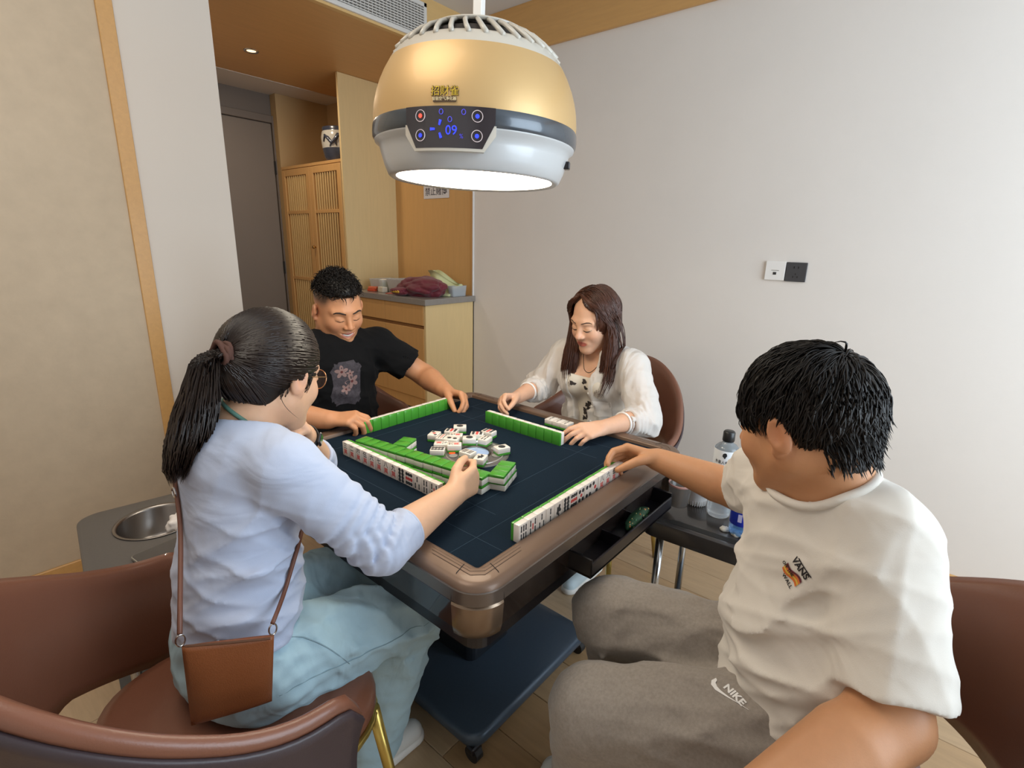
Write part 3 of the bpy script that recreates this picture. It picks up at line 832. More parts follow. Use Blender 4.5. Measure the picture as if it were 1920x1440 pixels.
def bottle(name, loc, prof, seg, m, label):
    r = empty(name, loc); tag(r, label, 'bottle')
    obj('bottle_body', lt(prof, seg), m, r, smooth=True)
    return r
M_pet = mat('clear_pet', 'dfe8ee', 0.08, trans=0.75, translucent=0.25)
b1 = bottle('water_bottle', (0.480, -0.606, 0.5832), [(0, 0), (0.028, 0), (0.031, 0.006), (0.032, 0.03), (0.032, 0.174), (0.0305, 0.181), (0.023, 0.188), (0.0145, 0.192), (0.0135, 0.196), (0, 0.196)], 40, M_pet, 'clear drink bottle with white label and black cap on the black side table')
obj('cap', lt([(0, 0.222), (0.013, 0.222), (0.0155, 0.219), (0.016, 0.199), (0.0145, 0.196), (0, 0.196)], 28), mat('cap_black', '1c1d1e', 0.35), b1, smooth=True)
lab = obj('paper_label', lt([(0.0324, 0.045), (0.0327, 0.046), (0.0327, 0.177), (0.0324, 0.178)], 40), mat('label_white', 'e8edf1', 0.4), b1, smooth=True)
def on_cyl(bm, r, heading, z):
    for v in bm.verts:
        t = heading + v.co.x / r; zz = z + v.co.y; q = r + v.co.z
        v.co = Vector((q * math.cos(t), q * math.sin(t), zz))
    return bm
hd = math.atan2(-1.031 + 0.606, -1.062 - 0.48)
M_ink = mat('label_ink', '26282c', 0.5)
obj('lettering', on_cyl(text_bm('外星人电解质水', 0.0092, bold=0.0001), 0.0331, hd + 0.1, 0.149), M_ink, lab)
obj('lettering', on_cyl(text_bm('ALIENERGY', 0.0050, spacing=1.5), 0.0331, hd + 0.1, 0.139), M_ink, lab)
lg = slab([(0.0, 0.008), (0.004, 0.007), (0.006, 0.002), (0.003, -0.003), (0.001, -0.007), (-0.002, -0.004), (-0.006, -0.001), (-0.005, 0.005)], 0, 0.0002)
obj('logo', on_cyl(lg, 0.0331, hd - 0.1, 0.166), M_ink, lab); b1.scale = (1.10, 1.10, 1.25)
b2 = bottle('blue_bottle', (0.408, -0.694, 0.5832), [(0, 0), (0.027, 0), (0.0315, 0.006), (0.0325, 0.025), (0.031, 0.03), (0.0325, 0.036), (0.0325, 0.12), (0.026, 0.15), (0.0145, 0.168), (0.0135, 0.178), (0, 0.178)], 40, mat('blue_pet', '5aa0e8', 0.08, trans=0.7, translucent=0.2), 'bottle with royal blue label and blue cap on the black side table')
obj('cap', lt([(0, 0.204), (0.013, 0.204), (0.0155, 0.201), (0.016, 0.181), (0, 0.178)], 28), mat('cap_blue', '3a4fc0', 0.35), b2, smooth=True)
lab2 = obj('paper_label', lt([(0.0328, 0.036), (0.0331, 0.037), (0.0331, 0.118), (0.0328, 0.119)], 40), mat('label_blue', '2233a8', 0.3), b2, smooth=True)
obj('label_box', on_cyl(slab(rrect(0.0055, 0.012, 0.001, 2), 0, 0.0003), 0.0332, math.atan2(-0.34, -1.5) - 0.15, 0.062), mat('label_lilac', 'c9c6ea', 0.4), lab2)
obj('label_spot', on_cyl(slab(rrect(0.0085, 0.010, 0.0075, 4), 0, 0.0003), 0.0332, math.atan2(-0.34, -1.5) + 0.55, 0.060), mat('label_pink', 'd9b0cc', 0.4), lab2)
# white ribbed tub
cu = empty('white_tub', (0.505, -0.526, 0.5832)); tag(cu, 'small white ribbed plastic tub on the black side table', 'tub')
obj('tub_body', lt([(0, 0.002), (0.029, 0.002), (0.0305, 0.012), (0.031, 0.052), (0.0325, 0.054), (0.0325, 0.062), (0.029, 0.062), (0.028, 0.01), (0, 0.01)], 40), mat('tub_white', 'e3dedb', 0.45), cu, smooth=True)
for k in range(26):
    a = 2 * math.pi * k / 26
    obj('rib', tb([(0.030 * math.cos(a), 0.030 * math.sin(a), 0.0), (0.0315 * math.cos(a), 0.0315 * math.sin(a), 0.018)], 0.0016, 5), MATS['tub_white'], cu)
for k, (x, y, s) in enumerate(((0.385, -0.655, 0.010), (0.378, -0.690, 0.008), (0.372, -0.712, 0.007))):
    crumple('wrapper_scrap', (x + 0.01, y, 0.587), s, 1.2, mat('scrap', 'd4cfc4', 0.5), ('larger', 'middle', 'smallest')[k] + ' torn wrapper scrap at the front of the black side table', 'scrap', 11 + k, 2, (1, 1, 0.5))

# ------------------------------------------------------------------ things on the niche counter
ZT = 1.0265
def tub(name, loc, hx, hy, h, m, label, rz=0):
    r = empty(name, loc, rz); tag(r, label, 'container')
    bm = bmesh.new()
    o_, i_ = rrect(hx, hy, 0.012, 3), rrect(hx - 0.003, hy - 0.003, 0.010, 3)
    s = lambda pl, f, z: [(x * f, y * f, z) for x, y in pl]
    loft(bm, [s(o_, 0.9, 0), s(o_, 1, h), s(o_, 1.03, h), s(o_, 1.03, h + 0.003), s(i_, 1, h + 0.003), s(i_, 0.9, 0.004)])
    obj('box_shell', bm, m, r, auto=35)
    return r
M_box = mat('frosted_plastic', 'd7d6d2', 0.3, translucent=0.55)
bA = tub('storage_box', (1.40, 1.965, ZT), 0.13, 0.17, 0.095, M_box, 'translucent plastic storage box behind the red bag on the counter')
bB = tub('storage_box', (1.36, 2.245, ZT), 0.10, 0.085, 0.085, M_box, 'translucent plastic box of small packets at the back of the counter')
def packet(x, y, z, s, c, nm, label, rz=0.3):
    o = obj(nm, bx((-s[0], -s[1], 0), (s[0], s[1], s[2]), 0.003, 1), mat('pk_' + c, c, 0.45)); o.location = (x, y, z); o.rotation_euler = (0, 0, rz)
    tag(o, label, 'packet')
packet(1.40, 2.00, ZT + 0.005, (0.08, 0.09, 0.05), '7f8cae', 'blue_packet', 'blue grey packet inside the larger storage box', 0.05)
packet(1.33, 2.21, ZT + 0.005, (0.03, 0.03, 0.055), '7fa05a', 'green_packet', 'green packet inside the smaller storage box')
packet(1.37, 2.285, ZT + 0.005, (0.03, 0.025, 0.06), '5a7ab0', 'blue_packet', 'blue packet inside the smaller storage box')
packet(1.345, 2.25, ZT + 0.062, (0.04, 0.03, 0.022), 'efece4', 'white_packet', 'white packet on top of the smaller storage box', 0.6)
packet(1.235, 2.255, ZT, (0.018, 0.035, 0.018), 'c8502f', 'red_pack', 'lower red small box on the counter edge', 0.2)
packet(1.24, 2.25, ZT + 0.0182, (0.017, 0.034, 0.017), 'd86a45', 'red_pack', 'upper red small box on the counter edge', 0.35)
packet(1.255, 2.155, ZT, (0.02, 0.04, 0.038), 'dcd6c6', 'white_pack', 'cream box on the counter before the storage boxes', -0.2)
packet(1.25, 2.02, ZT, (0.035, 0.05, 0.004), 'cf6a5a', 'pink_card', 'flat pink card on the counter by the red bag', 0.4)
# crumpled dark red bag with gold lettering, pale green bag, clear tub at the wall
M_redc = mat('maroon_cloth', '6b1c2c', 0.6, sheen=0.2, noise=(9, (1, 1, 1), 0.12))
rbag = crumple('red_bag', (1.335, 1.80, ZT + 0.052), 0.135, 0.75, M_redc, 'crumpled maroon fabric bag with gold print on the counter', 'bag', 21, 5, (0.8, 1.2, 0.46))
rb2 = crumple('bag_fold', (-0.135, 0.085, -0.022), 0.06, 0.8, M_redc, None, None, 5, 4, (0.7, 1.2, 0.42), rbag)
M_gp = mat('gold_print', 'e2b84a', 0.35, 0.5)
for k in range(4):
    o = crumple('gold_letter', (-0.178, 0.115 - k * 0.022, -0.022), 0.012, 0.8, M_gp, None, None, 31 + k, 2, (0.35, 0.9, 0.7), rbag)
# pale green bag: a leaning folded sheet
gb = bmesh.new()
NG = 16; prev = []
for side in (0, 1):
    rows = []
    for i in range(NG + 1):
        u = i / NG
        row = []
        for j in range(NG + 1):
            w = j / NG
            y = 1.905 - 0.285 * u - 0.03 * w
            top = 0.165 - 0.075 * u + 0.02 * math.sin(6 * u)
            z = ZT + 0.001 + top * w
            xx = 1.50 - 0.05 * (1 - w) + 0.016 * math.sin(7 * u + 2.5 * w) + 0.01 * math.sin(13 * w + 3 * u) + (0.07 * (1 - w * 0.8) if side else -0.045 * (1 - 0.7 * w))
            if w > 0.85 and not side: xx -= 0.05 * (w - 0.85) / 0.15 * (1 - u)
            row.append(gb.verts.new((xx, y, z)))
        rows.append(row)
    for a, b in zip(rows, rows[1:]):
        for j in range(NG): gb.faces.new((a[j], a[j + 1], b[j + 1], b[j]))
    prev.append(rows)
fo, ba = prev
for i in range(NG):
    gb.faces.new((fo[i][0], fo[i + 1][0], ba[i + 1][0], ba[i][0]))
for i in (0, NG):
    for j in range(NG): gb.faces.new((fo[i][j], fo[i][j + 1], ba[i][j + 1], ba[i][j]))
tag(obj('green_bag', gb, mat('pale_green_bag', 'cdd0a0', 0.6, noise=(8, (1, 1, 1), 0.04)), smooth=True), 'pale green soft bag leaning behind the maroon bag on the counter', 'bag')
bC = tub('clear_tub', (1.49, 1.612, ZT), 0.07, 0.028, 0.07, mat('clear_tub', 'c7ccd0', 0.15, translucent=0.5), 'clear plastic tub at the counter end by the white trim')
packet(1.49, 1.612, ZT + 0.005, (0.05, 0.018, 0.045), '5f7f9e', 'blue_packet', 'slate blue packet inside the clear tub', 0)
# ------------------------------------------------------------------ mahjong tiles
TW, TH, TD = 0.0326, 0.0436, 0.0240
M_tile = mat('tile_ivory', 'efe6dc', 0.22, coat=0.4)
M_tback = mat('tile_green', '4a9a34', 0.25, coat=0.4)
M_tink = mat('tile_ink', '35383a', 0.5)
M_tred = mat('tile_red', 'cf4a45', 0.5)
def mesh_of(bm, mats):
    me = bpy.data.meshes.new('m'); bm.to_mesh(me); bm.free()
    for m in mats: me.materials.append(m)
    me.polygons.foreach_set('use_smooth', [True] * len(me.polygons)); me.set_sharp_from_angle(angle=R(35))
    return me
tile_body = mesh_of(bx((-TW / 2, -TD / 2, 0), (TW / 2, TD / 2 - 0.0075, TH), 0.0022, 2), [M_tile])
tile_back = mesh_of(bx((-TW / 2, TD / 2 - 0.0085, 0), (TW / 2, TD / 2, TH), 0.0022, 2), [M_tback])
YFACE = -TD / 2 - 0.00012
def disc(bm, x, z, r, mi, ring=False):
    n = 14
    c = bm.verts.new((x, YFACE, z)); vs = [bm.verts.new((x + r * math.cos(2 * math.pi * k / n), YFACE, z + r * math.sin(2 * math.pi * k / n))) for k in range(n)]
    for k in range(n):
        f = bm.faces.new((c, vs[k], vs[(k + 1) % n])); f.material_index = mi
def stick(bm, x, z, w, h, mi):
    pts = [(x - w / 2, z - h / 2), (x + w / 2, z - h / 2), (x + w / 2, z - h * .1), (x + w * .32, z), (x + w / 2, z + h * .1), (x + w / 2, z + h / 2), (x - w / 2, z + h / 2), (x - w / 2, z + h * .1), (x - w * .32, z), (x - w / 2, z - h * .1)]
    f = bm.faces.new([bm.verts.new((a, YFACE, b)) for a, b in pts]); f.material_index = mi
NUM = '一二三四伍六七八九'
face_cache = {}
def face_mesh(kind):
    if kind in face_cache: return face_cache[kind]
    bm = bmesh.new(); t, n = kind[0], int(kind[1])
    cz = TH / 2
    if t == 'w':
        for s, z, mi, sz in ((NUM[n - 1], TH * 0.73, 0, 0.0185), ('萬', TH * 0.28, 1, 0.0195)):
            q = text_bm(s, sz, bold=0.0003)
            for f in q.faces: f.material_index = mi
            join_bm(bm, q, Matrix(((1, 0, 0, 0), (0, 0, -1, YFACE), (0, 1, 0, z), (0, 0, 0, 1))))
    elif t == 't':
        a, b = 0.0085, 0.0125
        if n == 1: disc(bm, 0, cz, 0.0115, 0)
        elif n == 2:
            for s in (-1, 1): disc(bm, 0, cz + s * 0.0095, 0.0072, 0)
        elif n == 3:
            for k in (-1, 0, 1): disc(bm, k * a, cz - k * b, 0.0056, 1 if k == 0 else 0)
        elif n in (4, 5):
            for sx in (-1, 1):
                for sz in (-1, 1): disc(bm, sx * 0.0075, cz + sz * 0.0115, 0.0056, 0)
            if n == 5: disc(bm, 0, cz, 0.005, 1)
        elif n == 8:
            for sx in (-1, 1):
                for k in range(4): disc(bm, sx * 0.0062, cz + (k - 1.5) * 0.0098, 0.0054, 0)
        else:
            for k, mi in ((-1, 0), (0, 1), (1, 0)):
                for x in (-1, 0, 1): disc(bm, x * 0.0092, cz - k * 0.0125, 0.0050, mi)
    else:
        w, h = 0.0042, 0.0150
        if n == 1:
            for x, z, r in ((0, cz + 0.002, 0.007), (0.003, cz + 0.010, 0.004), (-0.004, cz - 0.006, 0.005), (0.006, cz - 0.002, 0.004), (0.0, cz - 0.012, 0.003)): disc(bm, x, z, r, 0)
            stick(bm, -0.006, cz + 0.004, 0.002, 0.012, 0); stick(bm, 0.002, cz - 0.013, 0.0018, 0.010, 0)
        elif n == 2:
            for s in (-1, 1): stick(bm, 0, cz + s * 0.0095, w, h, 0)
        elif n == 3:
            stick(bm, 0, cz + 0.0095, w, h, 0)
            for s in (-1, 1): stick(bm, s * 0.0075, cz - 0.0095, w, h, 0)
        elif n in (4, 5):
            for sx in (-1, 1):
                for sz in (-1, 1): stick(bm, sx * (0.005 if n == 4 else 0.0085), cz + sz * 0.0095, w, h, 0)
            if n == 5: stick(bm, 0, cz, w, h, 1)
        elif n == 6:
            for x in (-1, 0, 1):
                for sz in (-1, 1): stick(bm, x * 0.0080, cz + sz * 0.0095, w, h, 0)
        elif n == 8:
            for x in (-1.5, -.5, .5, 1.5):
                for sz in (-1, 1): stick(bm, x * 0.0058, cz + sz * 0.0095, 0.0036, h, 0)
        else:
            for x in (-1, 0, 1):
                for k in (-1, 0, 1): stick(bm, x * 0.0080, cz + k * 0.0122, 0.0034, 0.0105, 1 if x == 0 else 0)
    me = bpy.data.meshes.new('face'); bm.to_mesh(me); bm.free()
    me.materials.append(M_tink); me.materials.append(M_tred)
    face_cache[kind] = me
    return me
def tile(M, kind, label, group):
    r = bpy.data.objects.new('mahjong_tile', None); COL.objects.link(r); r.empty_display_size = 0.01
    r.matrix_world = M
    tag(r, label, 'mahjong tile', group)
    for nm, me in (('tile_body', tile_body), ('tile_back', tile_back)) + ((('face_mark', face_mesh(kind)),) if kind else ()):
        o = bpy.data.objects.new(nm, me); COL.objects.link(o); o.parent = r
    return r
KN = {'w': 'characters', 't': 'circles', 's': 'bamboo'}
NN = ' one two three four five six seven eight nine'.split(' ')
def kname(k): return NN[int(k[1])] + ' of ' + KN[k[0]]
def stand(x, y, heading, z=ZF):
    """tile standing, face looking along heading"""
    return Matrix.Translation((x, y, z)) @ Matrix.Rotation(heading + math.pi / 2, 4, 'Z')
ORD = 'first second third fourth fifth sixth seventh eighth ninth tenth eleventh twelfth thirteenth fourteenth'.split()
tr = random.Random(5)
# woman in pale blue: thirteen tiles facing -X, read from her left (far) to right
row = ['w3', 'w2', 'w4', 'w5', 'w6', 'w7', 'w8', 'w9', 't8', 't9', 's3', 's4', 's5']
for i, k in enumerate(row):
    y = 0.280 - 0.033 * (i + 0.5)
    tile(stand(-0.266 + tr.uniform(-.0004, .0004), y, math.pi), k, kname(k) + ' mahjong tile standing in the row of the woman in pale blue', 'row of the woman in pale blue')
# man in the white shirt: fourteen tiles facing -Y
row = ['s6', 's5', 's3', 's2', 's1', 't8', 't9', 't5', 't4', 't3', 'w8', 'w6', 'w5', 'w1']
for i, k in enumerate(row):
    x = -0.292 + 0.0331 * (i + 0.5)
    tile(stand(x, -0.4085 + tr.uniform(-.0004, .0004), -math.pi / 2), k, kname(k) + ' mahjong tile standing in the row of the man in white', 'row of the man in the white shirt')
# man in the black shirt: thirteen tiles, green backs to the camera
for i in range(12):
    x = -0.134 + 0.0331 * (i + 0.5)
    tile(stand(x, 0.387 + tr.uniform(-.0006, .0006), math.pi / 2), ('w1', 't4', 's8', 't2', 's9')[i % 5], 'green-backed tile in the row of the man in black, ' + ORD[i] + ' from his right hand', 'row of the man in black')
# woman in the blouse: ten tiles, green backs to the camera
for i in range(10):
    y = 0.168 - 0.0331 * (i + 0.5)
    tile(stand(0.244 + tr.uniform(-.0005, .0005), y, 0.0), ('t3', 's4', 'w8', 't5', 's6')[i % 5], ORD[i] + ' green-backed tile from the right hand of the woman in the blouse', 'row of the woman in the white blouse')
def flat(x, y, ang, z, up):
    """tile lying: long axis heading ang, centre x,y, bottom z; up = True face up"""
    c, s = math.cos(ang), math.sin(ang)
    L = Vector((c, s, 0)); W = Vector((-s, c, 0))
    if up:   # local z -> L, local -y -> +Z, local x -> z? keep right-handed
        zx, zy = L, Vector((0, 0, -1)); xx = zy.cross(zx)
    else:
        zx, zy = L, Vector((0, 0, 1)); xx = zy.cross(zx)
    M = Matrix((xx, zy, zx)).transposed().to_4x4()
    return Matrix.Translation(Vector((x, y, z + TD / 2)) - L * TH / 2) @ M
# double wall of face-down tiles before the woman in pale blue
a = Vector((-0.253, 0.250)); d = (Vector((-0.182, -0.210)) - a).normalized(); n = Vector((-d.y, d.x))
if n.x < 0: n = -n
ang = math.atan2(n.y, n.x)
for lay in (0, 1):
    for i in range(14):
        c = a + d * (0.0331 * (i + 0.5)) + n * (TH / 2 + tr.uniform(-.001, .001))
        tile(flat(c.x, c.y, ang, ZF + lay * TD, False), None, ORD[i] + ' face-down tile from the far end, ' + ('lower', 'upper')[lay] + ' layer of the long wall', 'long double wall of tiles')
# short pair of stacks behind the wall, and the three stacks at its right end
for lay in (0, 1):
    for i in range(2):
        c0 = Vector((-0.1855, 0.124)); dd = Vector((0.058, 0.024)).normalized(); nn = Vector((-dd.y, dd.x))
        c = c0 + dd * (0.0331 * (i + 0.5))
        tile(flat(c.x, c.y, math.atan2(nn.y, nn.x), ZF + lay * TD, False), None, ('lower ', 'upper ')[lay] + ('left', 'right')[i] + ' green-backed tile of the short stack behind the long wall', 'short stack behind the wall')
    for i in range(3):
        p0 = Vector((-0.061, -0.167)); p1 = Vector((-0.151, -0.202)); dd = (p1 - p0).normalized(); nn = Vector((-dd.y, dd.x))
        if nn.y > 0: nn = -nn
        c = p0 + dd * (0.0331 * (i + 0.5)) + nn * (TH / 2) - dd * (0.010 * (1 - lay))
        tile(flat(c.x, c.y, math.atan2(nn.y, nn.x), ZF + lay * TD, False), None, ('lower ', 'upper ')[lay] + ('far', 'middle', 'near')[i] + ' green-backed tile of the stack at the right end of the wall', 'stack at the right end of the wall')
# three face-up tiles before the woman in the blouse
for i in range(3):
    tile(flat(0.383, -0.020 - 0.0331 * i, R(180 + 2), ZF, True), 's2', ('farthest', 'middle', 'nearest')[i] + ' of three face-up tiles beside the rim before the woman in the blouse', 'three face-up tiles by the rim')
# discards round the console: x, y, long axis angle, kind
DS = [(0.099, 0.161, -45, 't1'), (0.051, 0.151, -61, 't9'), (-0.008, 0.171, -153, 't3'), (-0.009, 0.131, -155, 's9'), (0.032, 0.111, 130, 'w7'), (-0.006, 0.089, -65, 't2'),
      (-0.049, 0.093, -49, 'w9'), (-0.035, 0.048, 135, 'w6'), (-0.089, 0.065, -51, 't8'), (0.037, 0.054, -48, 't1'), (0.089, 0.070, -53, 't9'), (0.133, 0.058, -82, 't9'),
      (0.068, 0.015, -165, 's4'), (-0.049, -0.024, -84, 's8'), (-0.052, -0.079, -156, 's1'), (0.049, -0.073, 161, 't1')]
DL = ['farthest one of circles tile of the discards', 'nine of circles discard tile touching the farthest tile', 'three of circles discard tile at the left of the heap', 'nine of bamboo discard tile among the heap',
      'seven of characters discard tile amid the heap', 'two of circles discard tile amid the heap', 'nine of characters discard tile at the heap left', 'six of characters discard tile beside the console light',
      'eight of circles discard tile nearest the long wall', 'one of circles discard tile at the console display', 'left nine of circles discard tile near the blouse woman', 'right nine of circles discard tile near the blouse woman',
      'four of bamboo discard tile right of the console display', 'eight of bamboo discard tile tilted on the console dome', 'one of bamboo bird discard tile at the console front', 'one of circles discard tile alone at the console right']
for (x, y, an, k), lb in zip(DS, DL):
    on = math.hypot(x, y + 0.005) < 0.10
    tile(flat(x, y, R(an), ZF + (0.0045 if on else 0.0002), True), k, lb, 'discarded tiles in the middle')
# ------------------------------------------------------------------ smooth solid modelling for figures and cloth
V = lambda *a: np.array(a, dtype=np.float64)
def nrm(v): v = np.asarray(v, float); return v / (np.linalg.norm(v) + 1e-12)
class Cone:
    """tapered capsule; flat = (dir, s) squeezes it by s along dir"""
    def __init__(s, a, b, ra, rb, flat=None):
        s.a = np.asarray(a, float); s.b = np.asarray(b, float); s.ra = ra; s.rb = rb; s.flat = None
        if flat is not None: s.flat = (nrm(flat[0]), flat[1])
    def __call__(s, P):
        Q = P - s.a; B = s.b - s.a
        if s.flat is not None:
            n, k = s.flat
            Q = Q + ((k - 1) * (Q @ n))[:, None] * n; B = B + (k - 1) * (B @ n) * n
        bb = B @ B + 1e-12
        h = np.clip((Q @ B) / bb, 0, 1)
        d = np.sqrt(((Q - h[:, None] * B) ** 2).sum(1)) - (s.ra + (s.rb - s.ra) * h)
        return d / s.flat[1] if s.flat is not None and s.flat[1] > 1 else d
class Chain:
    def __init__(s, pts, rad, flat=None):
        s.c = [Cone(a, b, r0, r1, flat) for a, b, r0, r1 in zip(pts, pts[1:], rad, rad[1:])]
    def __call__(s, P):
        d = s.c[0](P)
        for c in s.c[1:]: d = np.minimum(d, c(P))
        return d
class Ell:
    def __init__(s, c, r, Rm=None):
        s.c = np.asarray(c, float); s.r = np.asarray(r, float); s.R = np.eye(3) if Rm is None else np.asarray(Rm, float)
    def __call__(s, P):
        Q = (P - s.c) @ s.R
        k0 = np.sqrt(((Q / s.r) ** 2).sum(1)); k1 = np.sqrt(((Q / s.r ** 2) ** 2).sum(1)) + 1e-9
        return np.where(k0 < 1e-6, -s.r.min(), k0 * (k0 - 1) / k1)
class Half:
    def __init__(s, o, n): s.o = np.asarray(o, float); s.n = nrm(n)
    def __call__(s, P): return (P - s.o) @ s.n
class Both:
    """intersection of two solids"""
    def __init__(s, *p): s.p = p
    def __call__(s, P):
        d = s.p[0](P)
        for q in s.p[1:]: d = np.maximum(d, q(P))
        return d
class Field:
    def __init__(s): s.ops = []; s.disp = None
    def u(s, p, k=0.01): s.ops.append(('u', p, k)); return s
    def s(s, p, k=0.004): s.ops.append(('s', p, k)); return s
    def i(s, p, k=0.004): s.ops.append(('i', p, k)); return s
    def __call__(s, P, use=None):
        d = None
        for j, (o, p, k) in enumerate(s.ops):
            if use is not None and not use[j]: continue
            e = p(P)
            if d is None: d = e if o == 'u' else np.full(len(P), 1.0); 
            elif o == 'u':
                h = np.clip(0.5 + 0.5 * (d - e) / k, 0, 1); d = d + (e - d) * h - k * h * (1 - h)
            else:
                if o == 's': e = -e
                h = np.clip(0.5 - 0.5 * (d - e) / k, 0, 1); d = d + (e - d) * h + k * h * (1 - h)
        if d is None: d = np.full(len(P), 1.0)
        if s.disp is not None: d = d - s.disp(P)
        return d
def axis_lines(a, b, h, fine, hf):
    out = [a]
    while out[-1] < b:
        x = out[-1]; st = h
        for f0, f1 in fine:
            if f0 - 1e-6 <= x < f1: st = hf
        out.append(x + st)
    return np.array(out)
def solidify(F, lo, hi, h, fine=None, hf=None, margin=1.35, smooth=1):
    """surface nets over a sparse, possibly uneven grid"""
    ax = [axis_lines(lo[i], hi[i], h, [(f[0][i], f[1][i]) for f in (fine or [])], hf) for i in range(3)]
    n = [len(a) for a in ax]; B = 12
    nb = [(m + B - 1) // B for m in n]
    cs = []; hs = []
    for i in range(3):
        c = []; w = []
        for k in range(nb[i]):
            a = ax[i][k * B]; b = ax[i][min((k + 1) * B, n[i] - 1)]
            c.append((a + b) / 2); w.append((b - a) / 2 + h)
        cs.append(np.array(c)); hs.append(np.array(w))
    G = np.stack(np.meshgrid(*cs, indexing='ij'), -1).reshape(-1, 3)
    HW = np.sqrt((np.stack(np.meshgrid(*hs, indexing='ij'), -1).reshape(-1, 3) ** 2).sum(1))
    pd = np.stack([p(G) for o, p, k in F.ops]); d0 = F(G)
    D = np.empty(n, np.float32)
    near = np.abs(d0) < HW * margin + 0.006
    idx = np.array(np.unravel_index(np.arange(len(G)), nb)).T
    ks = np.array([k for o, p, k in F.ops])
    for g in range(len(G)):
        sl = tuple(slice(idx[g][i] * B, min((idx[g][i] + 1) * B, n[i])) for i in range(3))
        if not near[g]:
            D[sl] = d0[g]; continue
        X = np.stack(np.meshgrid(*[ax[i][sl[i]] for i in range(3)], indexing='ij'), -1)
        use = pd[:, g] < HW[g] * 2.3 + ks + 0.012
        D[sl] = F(X.reshape(-1, 3), use).reshape(X.shape[:3])
    S = D < 0
    c = np.zeros([m - 1 for m in n], np.int8)
    for dx in (0, 1):
        for dy in (0, 1):
            for dz in (0, 1):
                c += S[dx:n[0] - 1 + dx, dy:n[1] - 1 + dy, dz:n[2] - 1 + dz]
    act = np.argwhere((c > 0) & (c < 8))
    if len(act) == 0: raise RuntimeError('empty solid')
    I, J, K = act.T
    idm = np.full(c.shape, -1, np.int32); idm[I, J, K] = np.arange(len(act))
    acc = np.zeros((len(act), 3)); cnt = np.zeros(len(act))
    cor = [(a, b, e) for a in (0, 1) for b in (0, 1) for e in (0, 1)]
    val = {q: D[I + q[0], J + q[1], K + q[2]].astype(float) for q in cor}
    for q in cor:
        for axn in range(3):
            if q[axn]: continue
            r = list(q); r[axn] = 1; r = tuple(r)
            a, b = val[q], val[r]; m = (a < 0) != (b < 0)
            t = np.where(m, a / (a - b + 1e-20), 0)
            p = [ax[i][act[:, i] + q[i]] for i in range(3)]
            p[axn] = p[axn] + t * (ax[axn][act[:, axn] + 1] - ax[axn][act[:, axn]])
            acc[m] += np.stack(p, 1)[m]; cnt += m
    Vt = acc / cnt[:, None]
    fs = []
    for axn in range(3):
        o1, o2 = (axn + 1) % 3, (axn + 2) % 3
        sa = [slice(1, n[i] - 1) for i in range(3)]; sb = list(sa); sa[axn] = slice(0, n[axn] - 1); sb[axn] = slice(1, n[axn])
        A, Bq = S[tuple(sa)], S[tuple(sb)]
        e = np.argwhere(A != Bq); 
        if len(e) == 0: continue
        fl = A[tuple(e.T)]
        base = e.copy(); base[:, o1] += 1; base[:, o2] += 1
        def cell(d1, d2):
            q = base.copy(); q[:, o1] -= d1; q[:, o2] -= d2
            return idm[tuple(q.T)]
        Q = np.stack([cell(1, 1), cell(0, 1), cell(0, 0), cell(1, 0)], 1)
        Q[~fl] = Q[~fl][:, ::-1]
        fs.append(Q)
    Fc = np.concatenate(fs); Fc = Fc[(Fc >= 0).all(1)]
    for _ in range(smooth):
        E = np.concatenate([Fc[:, [0, 1]], Fc[:, [1, 2]], Fc[:, [2, 3]], Fc[:, [3, 0]]])
        s_ = np.zeros_like(Vt); w_ = np.zeros(len(Vt))
        for i in range(3):
            s_[:, i] = np.bincount(E[:, 0], Vt[E[:, 1], i], len(Vt)) + np.bincount(E[:, 1], Vt[E[:, 0], i], len(Vt))
        w_ = np.bincount(E[:, 0], minlength=len(Vt)) + np.bincount(E[:, 1], minlength=len(Vt))
        Vt = Vt * 0.5 + 0.5 * s_ / np.maximum(w_, 1)[:, None]
    return Vt, Fc
def np_mesh(name, Vt, Fc, cols=None):
    me = bpy.data.meshes.new(name)
    nv, nf, k = len(Vt), len(Fc), Fc.shape[1]
    me.vertices.add(nv); me.vertices.foreach_set('co', np.ascontiguousarray(Vt, np.float32).ravel())
    me.loops.add(nf * k); me.loops.foreach_set('vertex_index', np.ascontiguousarray(Fc, np.int32).ravel())
    me.polygons.add(nf); me.polygons.foreach_set('loop_start', np.arange(0, nf * k, k, dtype=np.int32))
    me.polygons.foreach_set('loop_total', np.full(nf, k, np.int32))
    me.update(calc_edges=True)
    if cols is not None:
        at = me.color_attributes.new('Col', 'FLOAT_COLOR', 'POINT')
        at.data.foreach_set('color', np.ascontiguousarray(np.concatenate([cols, np.ones((nv, 1))], 1), np.float32).ravel())
    me.polygons.foreach_set('use_smooth', np.ones(nf, bool))
    return me
def solid_obj(name, F, lo, hi, h, m, parent, fine=None, hf=None, col=None, smooth=1):
    Vt, Fc = solidify(F, lo, hi, h, fine, hf, smooth=smooth)
    me = np_mesh(name, Vt, Fc, None if col is None else col(Vt))
    return link(name, me, m, parent)
